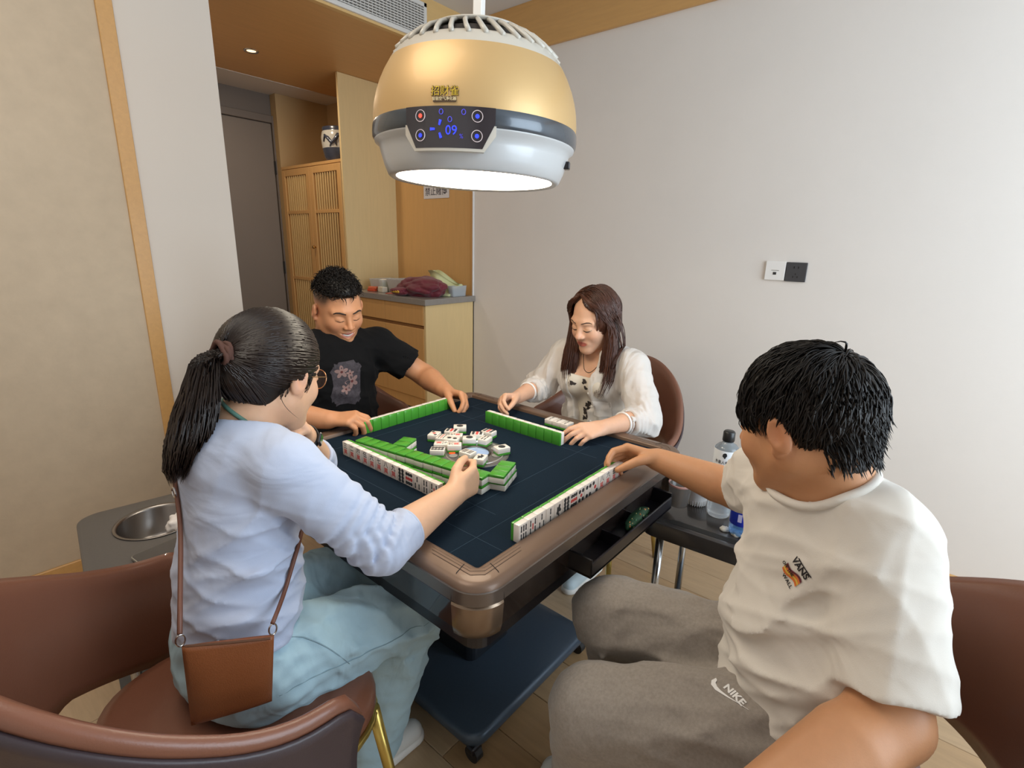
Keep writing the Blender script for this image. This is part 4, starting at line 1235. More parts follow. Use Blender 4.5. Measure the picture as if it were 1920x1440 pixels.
class Waves:
    """sum of bent sine folds; used for cloth wrinkles"""
    def __init__(s, seed, n, k0, k1, amp, dirs=None, sharp=1.0):
        g = np.random.RandomState(seed); s.w = []
        for i in range(n):
            d = nrm(g.normal(size=3)) if dirs is None else nrm(np.asarray(dirs[i % len(dirs)], float) + 0.35 * g.normal(size=3))
            k = g.uniform(k0, k1); s.w.append((d * k, g.uniform(0, 6.3), nrm(g.normal(size=3)) * g.uniform(6, 16), g.uniform(0, 6.3), g.uniform(0.5, 1)))
        s.amp = amp / n * 1.6; s.sharp = sharp
    def __call__(s, P):
        o = np.zeros(len(P))
        for k, p, kw, pw, a in s.w:
            v = np.sin(P @ k + p + 1.3 * np.sin(P @ kw + pw)); o += a * (v if s.sharp == 1 else 1.8 * (1 - np.abs(v)) ** 2 - 0.5)
        return o * s.amp
def near(P, c, r):
    return np.exp(-((P - np.asarray(c)) ** 2).sum(1) / (r * r))
class Rings:
    """gathered folds around a limb from a to b"""
    def __init__(s, a, b, lam, amp, fade, seed=0, t0=0.0, t1=1.0):
        s.a = np.asarray(a, float); s.B = np.asarray(b, float) - s.a; s.L = np.linalg.norm(s.B); s.d = s.B / s.L
        s.lam = lam; s.amp = amp; s.fade = fade; s.g = np.random.RandomState(seed).uniform(0, 6.3, 6); s.t0 = t0; s.t1 = t1
    def __call__(s, P):
        Q = P - s.a; t = Q @ s.d; rad = Q - t[:, None] * s.d; r = np.sqrt((rad ** 2).sum(1))
        u, v = ring_frame(Vector(s.d)); u = np.array(u); v = np.array(v)
        th = np.arctan2(rad @ v, rad @ u)
        ph = 2 * np.pi * t / s.lam + 1.1 * np.sin(th + s.g[0]) + 0.8 * np.sin(2 * th + s.g[1]) + 0.7 * np.sin(t * 60 + s.g[2])
        w = np.exp(-(np.maximum(0, r - s.fade) / 0.02) ** 2) / (1 + np.exp(-(t / s.L - s.t0) * 30)) / (1 + np.exp((t / s.L - s.t1) * 30))
        return s.amp * np.sin(ph) * (0.55 + 0.45 * np.sin(th * 1.0 + s.g[3] + t * 25)) * w
# ---------------------------------------------------------------- anatomy
class Frame:
    def __init__(s, o, f, up=(0, 0, 1), roll=0.0, k=1.0):
        s.o = np.asarray(o, float); s.f = nrm(f); r = nrm(np.cross(s.f, up)); u = np.cross(r, s.f)
        c, q = math.cos(roll), math.sin(roll)
        s.r = c * r + q * u; s.u = -q * r + c * u; s.k = k
        s.M = np.stack([s.r, s.f, s.u], 1)         # local (x right, y forward, z up) -> world
    def __call__(s, x, y, z): return s.o + s.M @ (V(x, y, z) * s.k)
    def loc(s, P): return ((P - s.o) @ s.M) / s.k
def add_head(F, H, wide=1.0, smile=0.0, soft=1.0, ear=True):
    k = H.k
    E = lambda c, r, kk=0.02, op='u': (F.u if op == 'u' else F.s)(Ell(H(*c), V(*r) * k, H.M), kk)
    E((0, -0.018, 0.032), (0.074 * wide, 0.096, 0.086), 0.02)
    E((0, 0.024, -0.026), (0.064 * wide, 0.070, 0.086), 0.03)
    for s in (-1, 1):
        F.u(Cone(H(s * 0.052 * wide, -0.004, -0.052), H(s * 0.012, 0.066, -0.101), 0.024 * k, 0.019 * k), 0.03)
        E((s * 0.036 * wide, 0.056, -0.036 + 0.004 * smile), (0.026, 0.028, 0.026 + 0.002 * smile), 0.022)
    E((0, 0.077, -0.103), (0.018, 0.014, 0.015), 0.018)
    F.u(Chain([H(-0.046, 0.066, 0.018), H(-0.02, 0.081, 0.022), H(0.02, 0.081, 0.022), H(0.046, 0.066, 0.018)], [0.010 * k] * 4), 0.016)
    for s in (-1, 1):
        E((s * 0.031, 0.101, -0.002), (0.017, 0.014, 0.0115), 0.014, 's')
        E((s * 0.031, 0.0765, -0.003), (0.0155, 0.0125, 0.0105), 0.005)
        F.u(Chain([H(s * 0.017, 0.0875, -0.0075), H(s * 0.031, 0.0895, -0.0095), H(s * 0.045, 0.082, -0.0065)], [0.0020 * k, 0.0026 * k, 0.002 * k]), 0.003)
    F.u(Chain([H(0, 0.087, 0.010), H(0, 0.099, -0.014), H(0, 0.108, -0.031)], [0.0075 * k, 0.0088 * k, 0.0112 * k]), 0.012)
    for s in (-1, 1):
        E((s * 0.0125, 0.0985, -0.0345), (0.0085, 0.0105, 0.0075), 0.006)
        E((s * 0.0065, 0.106, -0.0425), (0.0035, 0.004, 0.0025), 0.003, 's')
    # mouth
    E((0, 0.080, -0.066), (0.030, 0.016, 0.020), 0.014)
    w = 0.021 + 0.006 * smile; lift = 0.006 * smile
    F.u(Chain([H(-w, 0.083 - .003 * smile, -0.0655 + lift), H(-0.008, 0.0935, -0.0605), H(0, 0.0945, -0.0620), H(0.008, 0.0935, -0.0605), H(w, 0.083 - .003 * smile, -0.0655 + lift)], [0.0022 * k, 0.0042 * k, 0.0040 * k, 0.0042 * k, 0.0022 * k]), 0.005)
    dz = 0.008 * smile
    F.u(Chain([H(-w * .85, 0.083, -0.0685 + lift * .8), H(0, 0.0925, -0.0735 - dz), H(w * .85, 0.083, -0.0685 + lift * .8)], [0.0022 * k, 0.0055 * k, 0.0022 * k]), 0.005)
    F.s(Chain([H(-w, 0.090 - .004 * smile, -0.0665 + lift), H(0, 0.0995, -0.0675 - dz * .55), H(w, 0.090 - .004 * smile, -0.0665 + lift)], [0.0010 * k, 0.0016 * k + 0.0045 * k * smile, 0.0010 * k]), 0.0025)
    if ear:
        for s in (-1, 1):
            x = s * 0.076 * wide
            Re = H.M @ np.array(Matrix.Rotation(R(-12), 3, 'X')) @ np.array(Matrix.Rotation(R(s * -22), 3, 'Z'))
            F.u(Ell(H(x + s * 0.005, -0.012, -0.012), V(0.0085, 0.0175, 0.031) * k, Re), 0.006)
            F.s(Ell(H(x + s * 0.0135, -0.009, -0.008), V(0.0065, 0.0105, 0.019) * k, Re), 0.004)
            F.u(Ell(H(x + s * 0.004, 0.001, -0.014), V(0.004, 0.004, 0.006) * k, Re), 0.004)
            F.u(Ell(H(x + s * 0.003, -0.004, -0.038), V(0.006, 0.009, 0.009) * k, Re), 0.006)
def add_hand(F, W, d, pn, side, curls, thumb, k=1.0, spread=0.06, elbow=None, fat=1.0):
    """W wrist, d hand direction, pn out of the palm; curls: 4 x (mcp, pip, dip) degrees index..little; thumb: 3 directions in (d, thumbside, pn)"""
    d = nrm(d); pn = nrm(np.asarray(pn, float) - d * np.dot(pn, d)); t = side * np.cross(d, pn)
    base = [(0.0265, 0.086), (0.0085, 0.091), (-0.0095, 0.086), (-0.0265, 0.077)]
    ph = [(0.041, 0.025, 0.019), (0.045, 0.028, 0.020), (0.042, 0.026, 0.020), (0.033, 0.020, 0.018)]
    rad = [0.0088, 0.0090, 0.0086, 0.0076]
    F.u(Cone(W - d * 0.02, W + d * 0.012 * k, 0.024 * k * fat, 0.025 * k * fat, (pn, 1.3)), 0.012)
    for j, (a, b) in enumerate(base):
        kn = W + (d * b + t * a - pn * 0.002) * k
        F.u(Cone(W + (d * 0.012 + t * a * 0.55) * k, kn, 0.0150 * k * fat, 0.0120 * k * fat, (pn, 1.12)), 0.010)
        p = kn; ang = 0.0; c = curls[j]
        dd = nrm(d + t * spread * (1.5 - j) * 0.7)
        rr = rad[j] * k * fat
        pts = [p]; rs = [rr * 1.12]
        for s_, (l, q) in enumerate(zip(ph[j], c)):
            ang += R(q)
            v = dd * math.cos(ang) + pn * math.sin(ang)
            p = p + v * l * k; pts.append(p); rs.append(rr * (1.0, 0.92, 0.80)[s_])
        F.u(Chain(pts, rs), 0.0035)
    b0 = W + (d * 0.018 + t * 0.017 + pn * 0.006) * k
    pts = [b0]; p = b0
    for l, v in zip((0.043, 0.033, 0.026), thumb):
        vv = nrm(d * v[0] + t * v[1] + pn * v[2]); p = p + vv * l * k; pts.append(p)
    F.u(Chain(pts, [0.0165 * k * fat, 0.0120 * k * fat, 0.0105 * k * fat, 0.0085 * k * fat]), 0.008)
    return pts[-1]
def add_arm(F, S, E, W, r=(0.046, 0.040, 0.038, 0.0265), k=0.02):
    S, E, W = map(np.asarray, (S, E, W))
    F.u(Cone(S, E, r[0], r[1]), k)
    m = E + (W - E) * 0.28
    F.u(Chain([E, m, W], [r[1] * 0.96, r[2] * 1.06, r[3]]), k)
SKIN_LIP = {}
def skin_cols(base, lip, H, fade=None, flush=None):
    base = np.array(lin(base)); lip = np.array(lin(lip))
    def f(P):
        q = H.loc(P); n = len(P)
        c = np.repeat(base[None], n, 0)
        g = np.sin(P @ V(41, 37, 29)) * np.sin(P @ V(-31, 43, 39)) * 0.5 + np.sin(P @ V(17, -13, 23)) * 0.5
        c = c * (1 + 0.025 * g)[:, None]
        rosy = np.array(lin(flush or 'd88a70'))
        def mixc(c, w, k): return c * (1 - w[:, None]) + k * w[:, None]
        for s in (-1, 1):
            c = mixc(c, 0.28 * np.exp(-(((q - V(s * 0.042, 0.07, -0.035)) / V(0.022, 0.03, 0.02)) ** 2).sum(1)), rosy)
            c = mixc(c, 0.35 * np.exp(-(((q - V(s * 0.085, -0.012, -0.012)) / V(0.012, 0.03, 0.035)) ** 2).sum(1)), rosy)
        c = mixc(c, 0.3 * np.exp(-(((q - V(0, 0.108, -0.033)) / V(0.014, 0.014, 0.012)) ** 2).sum(1)), rosy)
        e = (q[:, 0] / 0.026) ** 2 + ((q[:, 2] + 0.0675) / 0.0125) ** 2
        w = np.clip((1.0 - e) * 3, 0, 1) * (q[:, 1] > 0.078)
        c = mixc(c, 0.85 * w, lip)
        if fade is not None:
            c = fade(q, c, mixc)
        return c
    return f
def shrink(bm_or_verts, bvh, dirv, dist=0.2, off=0.0008):
    d = Vector(dirv).normalized()
    for v in bm_or_verts:
        hit = bvh.ray_cast(v.co - d * dist, d)
        if hit[0] is not None: v.co = hit[0] - d * off
def bvh_of(o):
    me = o.data
    return BVHTree.FromPolygons([v.co[:] for v in me.vertices], [p.vertices[:] for p in me.polygons])
def strip_on(bvh, pts, w, dirv, off=0.0006, name='strip', m=None, parent=None, rad=None):
    """a tapered thread laid on a surface, pts shot along dirv"""
    d = Vector(dirv).normalized(); out = []
    for p in pts:
        p = Vector(p); h = bvh.ray_cast(p - d * 0.15, d)
        out.append((h[0] - d * off) if h[0] is not None else p)
    n = len(out)
    bm = tb(out, rad or [w * (0.35 + 0.65 * math.sin(math.pi * (i + 0.5) / n)) for i in range(n)], 6)
    return obj(name, bm, m, parent, smooth=True)
def strands(P0, D0, length, nseg, width, shell, grav=0.0, up=(0, 0, 1), noise=0.15, seed=0, hug=0.5, collide=None, taper=0.35, lift=0.0):
    """hair locks: start points, directions; shell = Frame-local ellipsoid (H, c, r) they slide over; returns verts, faces"""
    g = np.random.RandomState(seed); N = len(P0)
    H, c, r = shell; c = np.asarray(c); r = np.asarray(r)
    p = P0.copy(); d = D0 / np.linalg.norm(D0, axis=1, keepdims=True)
    length = np.broadcast_to(np.asarray(length, float), (N,))
    pts = [p.copy()]; ds = (length / nseg)[:, None]
    wob = g.normal(size=(N, 3)) * noise
    for i in range(nseg):
        wob = wob * 0.7 + g.normal(size=(N, 3)) * noise * 0.6
        d = d + wob - np.asarray(up) * grav
        d /= np.linalg.norm(d, axis=1, keepdims=True)
        q = p + d * ds
        l = H.loc(q) - c
        e = np.sqrt(((l / r) ** 2).sum(1))
        tgt = 1.0 + lift * (i + 1) / nseg
        inside = e < tgt
        pull = (e > tgt) & (e < tgt + 0.25)
        f = np.where(inside, tgt / np.maximum(e, 1e-3), np.where(pull, 1 + (tgt / e - 1) * hug * 0.3, 1.0))
        l2 = l * f[:, None]
        q2 = H.o + (l2 + c) * H.k @ H.M.T
        if collide is not None:
            for _ in range(2):
                dd = collide(q2); m = dd < 0.006
                if m.any():
                    Q = q2[m]; ee = 0.004
                    gr = np.stack([collide(Q + V(ee, 0, 0)) - collide(Q - V(ee, 0, 0)), collide(Q + V(0, ee, 0)) - collide(Q - V(0, ee, 0)), collide(Q + V(0, 0, ee)) - collide(Q - V(0, 0, ee))], 1)
                    gr /= np.linalg.norm(gr, axis=1, keepdims=True) + 1e-9
                    q2[m] = Q + gr * (0.007 - dd[m])[:, None]
        nd = q2 - p; ln = np.linalg.norm(nd, axis=1, keepdims=True) + 1e-9
        d = nd / ln
        p = q2; pts.append(p.copy())
    return lock_mesh(np.stack(pts, 1), width, taper)
def lock_mesh(Pt, width, taper=0.35, seg=3):
    N, M, _ = Pt.shape
    T = np.gradient(Pt, axis=1); T /= np.linalg.norm(T, axis=2, keepdims=True) + 1e-9
    ref = np.where(np.abs(T[..., 2:3]) > 0.9, V(1, 0, 0), V(0, 0, 1))
    U = np.cross(T, ref); U /= np.linalg.norm(U, axis=2, keepdims=True) + 1e-9
    W = np.cross(T, U)
    width = np.broadcast_to(np.asarray(width, float), (N,))
    tt = np.linspace(0, 1, M); prof = np.where(tt < 0.55, 1.0, 1 - (tt - 0.55) / 0.45 * (1 - taper * 0.3)); prof[-1] = 0.08
    rad = width[:, None] * prof[None]
    rings = [Pt + 1.15 * rad[..., None] * (U * math.cos(2 * math.pi * k / seg) + W * math.sin(2 * math.pi * k / seg) * 0.7) for k in range(seg)]
    Vt = np.stack(rings, 2).reshape(-1, 3)
    i = np.arange(N)[:, None, None] * M * seg; j = np.arange(M - 1)[None, :, None] * seg; k = np.arange(seg)[None, None]
    a = i + j + k; b = i + j + (k + 1) % seg
    Fc = np.stack([a, b, b + seg, a + seg], -1).reshape(-1, 4)
    return Vt, Fc
def merge(parts):
    vs, fs, o = [], [], 0
    for v, f in parts:
        vs.append(v); fs.append(f + o); o += len(v)
    return np.concatenate(vs), np.concatenate(fs)
M_hairk = mat('hair_black', '17120f', 0.42, spec=0.35, noise=(40, (1, 1, 1), 0.2))
M_hairb = mat('hair_brown', '3a231b', 0.40, spec=0.4, noise=(30, (1, 1, 1), 0.25))
M_skin = mat('skin', 'd0a080', 0.48, attr='Col', sss=0.12, spec=0.4, noise=(60, (1, 1, 1), 0.03), bump=(500, 0.06))
M_lash = mat('lash', '1a1210', 0.6)
M_browd = mat('brow_hair', '2a1c16', 0.7)
def scalp(H, n, seed, keep, c=(0, -0.018, 0.032), r=(0.0775, 0.0995, 0.0895)):
    g = np.random.RandomState(seed); out = []
    while len(out) < n:
        q = g.normal(size=(n * 3, 3)); q /= np.linalg.norm(q, axis=1, keepdims=True)
        L = q * np.asarray(r) + np.asarray(c)
        L = L[keep(L)]
        out.extend(L.tolist())
    L = np.array(out[:n])
    return L
def to_world(H, L): return H.o + (L * H.k) @ H.M.T
def dir_world(H, L): return L @ H.M.T
# ------------------------------------------------------------------ people
def person(loc, label):
    r = empty('person', loc); tag(r, label, 'person', 'people playing at the mahjong table'); return r
def under(root, o):
    if o.parent is root: o.location = Vector(o.location) - root.location
    return o
def psolid(root, name, F, lo, hi, h, m, **k):
    return under(root, solid_obj(name, F, lo, hi, h, m, root, **k))
def pobj(root, name, bm, m, **k):
    return under(root, obj(name, bm, m, root, **k))
def pmesh(root, name, vf, m):
    return under(root, link(name, np_mesh(name, *vf), m, root))
def bounds(pts, pad):
    a = np.array(pts); return a.min(0) - pad, a.max(0) + pad
def shoe(root, heel, toe, m, msole, k=1.0):
    h, t = np.asarray(heel, float), np.asarray(toe, float); d = nrm(t - h); 
    F = Field()
    F.u(Chain([h + V(0, 0, 0.045), h + d * 0.09 * k + V(0, 0, 0.045), t - d * 0.03 + V(0, 0, 0.032)], [0.038 * k, 0.040 * k, 0.034 * k]), 0.02)
    F.u(Cone(h + V(0, 0, 0.06), h + d * 0.03 + V(0, 0, 0.085), 0.036 * k, 0.036 * k), 0.02)
    F.s(Cone(h + d * 0.012 + V(0, 0, 0.085), h + d * 0.014 + V(0, 0, 0.14), 0.028 * k, 0.034 * k), 0.006)
    F.i(Half(V(0, 0, 0.014), (0, 0, -1)), 0.004)
    s = V(0, 0, 0)
    lo, hi = bounds([h, t], 0.08); hi = hi + V(0, 0, 0.1)
    o = psolid(root, 'shoe', F, lo, hi, 0.006, m)
    G = Field().u(Chain([h + V(0, 0, 0.012), h + d * 0.1 * k + V(0, 0, 0.012), t - d * 0.028 + V(0, 0, 0.012)], [0.042 * k, 0.042 * k, 0.038 * k]), 0.01)
    G.i(Half(V(0, 0, 0.026), (0, 0, 1)), 0.003); G.i(Half(V(0, 0, 0.001), (0, 0, -1)), 0.003)
    so = solid_obj('sole', G, lo, hi, 0.006, msole, o)
    sd = np.cross(d, V(0, 0, 1)); lb = bmesh.new()
    for i in range(4):
        c = h + d * (0.085 + 0.024 * i) * k + V(0, 0, 0.086 - 0.005 * i)
        tube(lb, [c - sd * 0.02, c + V(0, 0, 0.004), c + sd * 0.02], 0.0028, 6)
    obj('laces', lb, msole, o, smooth=True)
    return o
M_white_sh = mat('shoe_white', 'dcdcd8', 0.6); M_sole = mat('shoe_sole', 'e6e4df', 0.5)

# ================================================================= woman in pale blue (near left)
W1 = person((-0.72, -0.03, 0), 'woman with ponytail and glasses in a pale blue sweater, reaching to the tiles')
def build_w1():
    yaw, pit = R(20), R(17)
    H = Frame((-0.588, 0.0, 1.122), (math.cos(yaw) * math.cos(pit), math.sin(yaw) * math.cos(pit), -math.sin(pit)), k=0.97)
    nb = V(-0.672, 0.0, 1.015)
    Sr, Er, Wr = V(-0.655, -0.150, 0.972), V(-0.535, -0.272, 0.806), V(-0.300, -0.225, 0.812)
    Sl, El, Wl = V(-0.625, 0.150, 0.972), V(-0.402, 0.205, 0.800), V(-0.497, 0.078, 0.938)
    wa, pe = V(-0.730, -0.02, 0.68), V(-0.735, -0.03, 0.555)
    ch = V(-0.675, 0.0, 0.90)
    Hr, Kr, Ar = V(-0.705, -0.115, 0.545), V(-0.375, -0.150, 0.505), V(-0.480, -0.070, 0.085)
    Hl, Kl, Al = V(-0.715, 0.055, 0.545), V(-0.345, 0.085, 0.505), V(-0.40, 0.09, 0.085)
    fx = V(1, 0, 0)
    B = Field()
    B.u(Cone(ch, wa, 0.128, 0.112, (fx, 1.55)), 0.03); B.u(Cone(wa, pe, 0.112, 0.14, (fx, 1.35)), 0.03)
    B.u(Cone(nb + V(-0.005, 0, -0.03), Sr, 0.045, 0.043), 0.03); B.u(Cone(nb + V(-0.005, 0, -0.03), Sl, 0.045, 0.043), 0.03)
    B.u(Cone(H(0, -0.03, -0.06), nb, 0.052, 0.056), 0.03)
    add_head(B, H, wide=0.97)
    add_arm(B, Sr, Er, Wr, (0.042, 0.038, 0.041, 0.0285)); add_arm(B, Sl, El, Wl, (0.042, 0.037, 0.038, 0.0255))
    # right hand: thumb up, fingers closing on the last tile of the wall
    hd = nrm(V(0.082, 0.012, 0.008))
    add_hand(B, Wr, hd, V(0.10, 1.0, -0.10), 1, [(32, 62, 40), (48, 72, 45), (56, 76, 45), (60, 76, 45)], [(0.72, 0.5, 0.35), (0.96, 0.2, 0.25), (0.98, -0.05, 0.2)], 0.96, fat=1.06)
    # left hand: loosely closed under the chin
    add_hand(B, Wl, nrm(V(-0.035, -0.05, 0.055)), nrm(V(-0.8, 0.1, -0.4)), -1, [(45, 75, 45), (55, 80, 45), (60, 80, 45), (65, 80, 45)], [(0.8, 0.5, 0.4), (0.9, 0.1, 0.4), (0.9, -0.2, 0.4)], 0.9)
    for a, b, c in ((Hr, Kr, Ar), (Hl, Kl, Al)):
        B.u(Cone(pe + (a - pe) * 0.8, b, 0.075, 0.05), 0.03); B.u(Cone(b, c, 0.048, 0.034), 0.03)
    lo, hi = bounds([pe + V(-.15, -.16, -.05), Ar + V(0, 0, -.05), H.o + V(0, 0, .13), Wr + V(.15, 0, 0), El, Er, Kl, H.o + V(.13, 0, 0)], 0.07)
    body = psolid(W1, 'body', B, lo, hi, 0.0055, M_skin, fine=[(H.o - V(.09, .10, .14), H.o + V(.13, .10, .03)), (Wr + V(-.02, -.05, -.05), Wr + V(.14, .06, .06))], hf=0.0032, col=skin_cols('dcae8d', 'b8605a', H))
    # sweater
    C = Field()
    C.u(Cone(ch + V(0.004, 0, 0.02), wa + V(0.016, 0, 0.02), 0.154, 0.144, (fx, 1.42)), 0.04)
    C.u(Cone(wa + V(0.016, 0, 0), pe + V(0.012, 0, 0.055), 0.144, 0.158, (fx, 1.34)), 0.04)
    C.u(Chain([nb + V(-0.02, 0.04, -0.035), Sl + V(0, 0, 0.004)], [0.060, 0.056]), 0.045); C.u(Chain([nb + V(-0.02, -0.04, -0.035), Sr + V(0, 0, 0.004)], [0.060, 0.056]), 0.045)
    er2 = Er + (Wr - Er) * 0.24
    dr, dl = nrm(Wr - Er), nrm(Wl - El)
    C.u(Both(Chain([Sr, Sr + (Er - Sr) * 0.55, Er, er2, er2 + dr * 0.05], [0.065, 0.061, 0.057, 0.048, 0.047]), Half(er2 + dr * 0.012, dr)), 0.022)
    el2 = El + (Wl - El) * 0.20
    C.u(Both(Chain([Sl, Sl + (El - Sl) * 0.55, El, el2, el2 + dl * 0.05], [0.060, 0.054, 0.052, 0.047, 0.047]), Half(el2 + dl * 0.012, dl)), 0.022)
    C.s(Cone(er2, er2 + dr * 0.05, 0.0395, 0.0405), 0.003); C.s(Cone(el2 - dl * 0.004, el2 + dl * 0.05, 0.0405, 0.044), 0.003)
    nd = nrm(H(0, -0.03, -0.06) - nb)
    C.s(Chain([nb + nd * 0.008 + V(0.012, 0, 0), nb + nd * 0.12], [0.072, 0.085]), 0.008)
    C.i(Half(V(-0.72, -0.03, 0.628), (0.18, 0.0, -1)), 0.012)
    folds = [Rings(Sr, Er, 0.040, 0.0045, 0.05, 1, 0.35, 1.1), Rings(Er - dr * 0.04, er2 + dr * .02, 0.0170, 0.0042, 0.045, 2, -0.4, 0.72), Rings(Sl, El, 0.034, 0.006, 0.05, 3, 0.45, 1.2), Rings(Er - nrm(Er - Sr) * 0.12, Er + dr * 0.02, 0.022, 0.0042, 0.05, 9, 0.0, 1.0)]
    wv = Waves(4, 7, 26, 50, 0.020, [(0.3, 0.3, 1.0), (-0.2, 0.4, 1), (0.5, -0.2, 0.9)], 2)
    wv2 = Waves(14, 5, 40, 75, 0.006)
    C.disp = lambda P: (sum(f(P) for f in folds) + wv(P) * (0.55 * near(P, wa + V(0, -.1, 0.02), 0.17) + 0.6 * near(P, Sr + V(-0.02, 0.0, -0.13), 0.09) + 0.10) + wv2(P) * 0.3) * (1 - 0.85 * near(P, er2 + dr * 0.01, 0.045)) * (1 - 0.85 * near(P, el2 + dl * 0.01, 0.045))
    M_sw = mat('pale_blue_knit', 'b9c3da', 0.85, sheen=0.2, bump=(900, 0.12), noise=(20, (1, 1, 1), 0.02), wrinkle=(5, 0.45, (1, 1, 2.2)))
    lo, hi = bounds([pe + V(-.17, -.19, 0.0), nb + V(0, 0, .04), Er + V(.05, 0, 0), El, er2, Sl], 0.08)
    sw = psolid(W1, 'sweater', C, lo, hi, 0.0040, M_sw)
    for e_, d_, nm in ((er2 + dr * 0.011, dr, 0.0435), (el2 + dl * 0.011, dl, 0.0435)):
        u_, v_ = ring_frame(Vector(d_))
        obj('cuff', tb([Vector(e_) + (u_ * math.cos(t) + v_ * math.sin(t)) * nm for t in np.linspace(0, 6.283, 32, endpoint=False)], 0.0050, 8, closed=True), M_sw, sw, smooth=True)
    # jeans
    T = Field()
    T.u(Cone(wa + V(-0.004, 0, -0.02), pe + V(0, 0, 0.01), 0.125, 0.152, (fx, 1.28)), 0.03)
    for a, b, c, o in ((Hr, Kr, Ar, -1), (Hl, Kl, Al, 1)):
        T.u(Chain([a + V(-0.015, 0, 0.004), a + (b - a) * 0.55, b], [0.100, 0.093, 0.083]), 0.03)
        T.u(Chain([b, b + (c - b) * 0.5, c + V(0, 0, 0.02)], [0.080, 0.083, 0.092]), 0.025)
    T.i(Half(V(0, 0, 0.075), (0, 0, -1)), 0.008)
    tw = Waves(8, 8, 26, 50, 0.026, [(1, 0.2, 0.5), (0.4, 0.3, 1), (0.7, -0.5, 0.6)], 2)
    T.disp = lambda P: tw(P) * (0.3 + near(P, Kr, 0.13) + near(P, Kl, 0.13) + 0.8 * near(P, Hr + V(0.07, 0, 0), 0.12))
    M_jean = mat('light_denim', 'a9c6d2', 0.8, noise=(7, (1, 1, 1), 0.10), bump=(700, 0.12), wrinkle=(6, 0.6, (1.6, 1.2, 1)))
    lo, hi = bounds([wa, pe + V(-.17, -.18, -.1), Kr, Kl, Ar, Al], 0.11)
    je = psolid(W1, 'jeans', T, lo, hi, 0.006, M_jean)
    jb = bvh_of(je)
    strip_on(jb, [Hr + V(0.0 + 0.11 * t, -0.2, 0.09 - 0.10 * t * t) for t in np.linspace(0, 1, 12)], 0.0016, (0, 1, 0), 0.0002, 'pocket_seam', mat('denim_seam', '86a0ac', 0.8), je)
    strip_on(jb, [Hr + (Kr - Hr) * t + V(0, -0.2, 0.01) for t in np.linspace(-0.1, 0.95, 24)], 0.0014, (0, 1, 0), 0.0002, 'side_seam', MATS['denim_seam'], je)
    shoe(W1, Ar + V(-0.045, 0.0, -0.085), Ar + V(0.17, -0.02, -0.085), M_white_sh, M_sole, 0.92)
    shoe(W1, Al + V(-0.045, 0.0, -0.085), Al + V(0.17, 0.01, -0.085), M_white_sh, M_sole, 0.92)
    # hair pulled back to a ponytail
    tie = V(0, -0.134, 0.022)
    hc, hr = V(0, -0.018, 0.030), V(0.0835, 0.108, 0.096)
    Hf = Field()
    Hf.u(Ell(H(*hc), hr * 0.99 * H.k, H.M), 0.02); Hf.u(Cone(H(0, -0.085, 0.02), H(*tie), 0.030, 0.014), 0.02)
    # open the face: hairline runs from forehead past the ear
    Hf.s(Ell(H(0, 0.092, -0.036), V(0.10, 0.054, 0.088) * H.k, H.M), 0.012)
    Hf.u(Cone(H(0, -0.050, -0.01), H(0, -0.044, -0.066), 0.062, 0.049), 0.02)
    Hf.s(Half(H(0, -0.06, -0.072), H.M @ V(0, 0.22, 1)), 0.008)
    Hf.s(Half(H(0, -0.010, -0.045), H.M @ V(0, -0.55, 1)), 0.010)
    for s in (-1, 1): Hf.s(Ell(H(s * 0.086, -0.004, -0.030), V(0.018, 0.026, 0.032) * H.k, H.M), 0.008)
    lo, hi = bounds([H.o - 0.1, H.o + 0.1], 0.06)
    keep = lambda L: (L[:, 2] > -0.046 + 0.5 * np.maximum(0, L[:, 1] + 0.01)) & (L[:, 1] < 0.080) & ~((np.abs(L[:, 0]) > 0.05) & (L[:, 2] < 0.004) & (L[:, 1] > -0.026)) & (L[:, 1] + L[:, 2] * -0.25 < 0.058)
    L = scalp(H, 1900, 3, keep, hc, hr * 1.02)
    g = np.random.RandomState(5)
    D = tie - L; 
    nl = (L - hc) / hr ** 2; nl /= np.linalg.norm(nl, axis=1, keepdims=True)
    D = D - nl * (D * nl).sum(1, keepdims=True)
    # great-circle locks toward the tie
    n = 9; P = []
    a = (L - hc) / hr; b = (tie - hc) / hr; bl = np.linalg.norm(b); an = a / np.linalg.norm(a, axis=1, keepdims=True); bn = b / bl
    om = np.arccos(np.clip(an @ bn, -1, 1))[:, None]
    for i in range(n):
        t = i / (n - 1) * 0.985 + 0 * om
        q = (np.sin((1 - t) * om) * an + np.sin(t * om) * bn) / np.sin(om)
        rad = 1.028 + 0.03 * np.sin(np.pi * i / (n - 1)) + 0.012 * g.normal(size=(len(L), 1)) * (0.3 + 0.7 * i / n) * 0.5
        P.append(to_world(H, q * rad * hr + hc))
    parts = [lock_mesh(np.stack(P, 1), 0.0023 * g.uniform(0.6, 1.2, len(L)), 1.0)]
    Nn = 420; an2 = g.uniform(-1.25, 1.25, Nn); zz = g.uniform(-0.068, -0.01, Nn); r2 = 0.050 + (zz + 0.066) / 0.056 * 0.013 + 0.0015
    Ln = np.stack([np.sin(an2) * r2, -0.045 - (zz + 0.066) * 0.1 - np.cos(an2) * r2, zz], 1)
    PN = []
    for i in range(8):
        t = i / 7; q = Ln * (1 - t) + tie * t; q = q + np.stack([0 * an2, -0.020 * np.sin(math.pi * t) * np.cos(an2), 0 * an2], 1) + np.stack([0.016 * np.sin(math.pi * t) * np.sin(an2), 0 * an2, 0 * an2], 1)
        PN.append(to_world(H, q))
    parts.append(lock_mesh(np.stack(PN, 1), 0.0022 * g.uniform(.6, 1.2, Nn), 1.0))
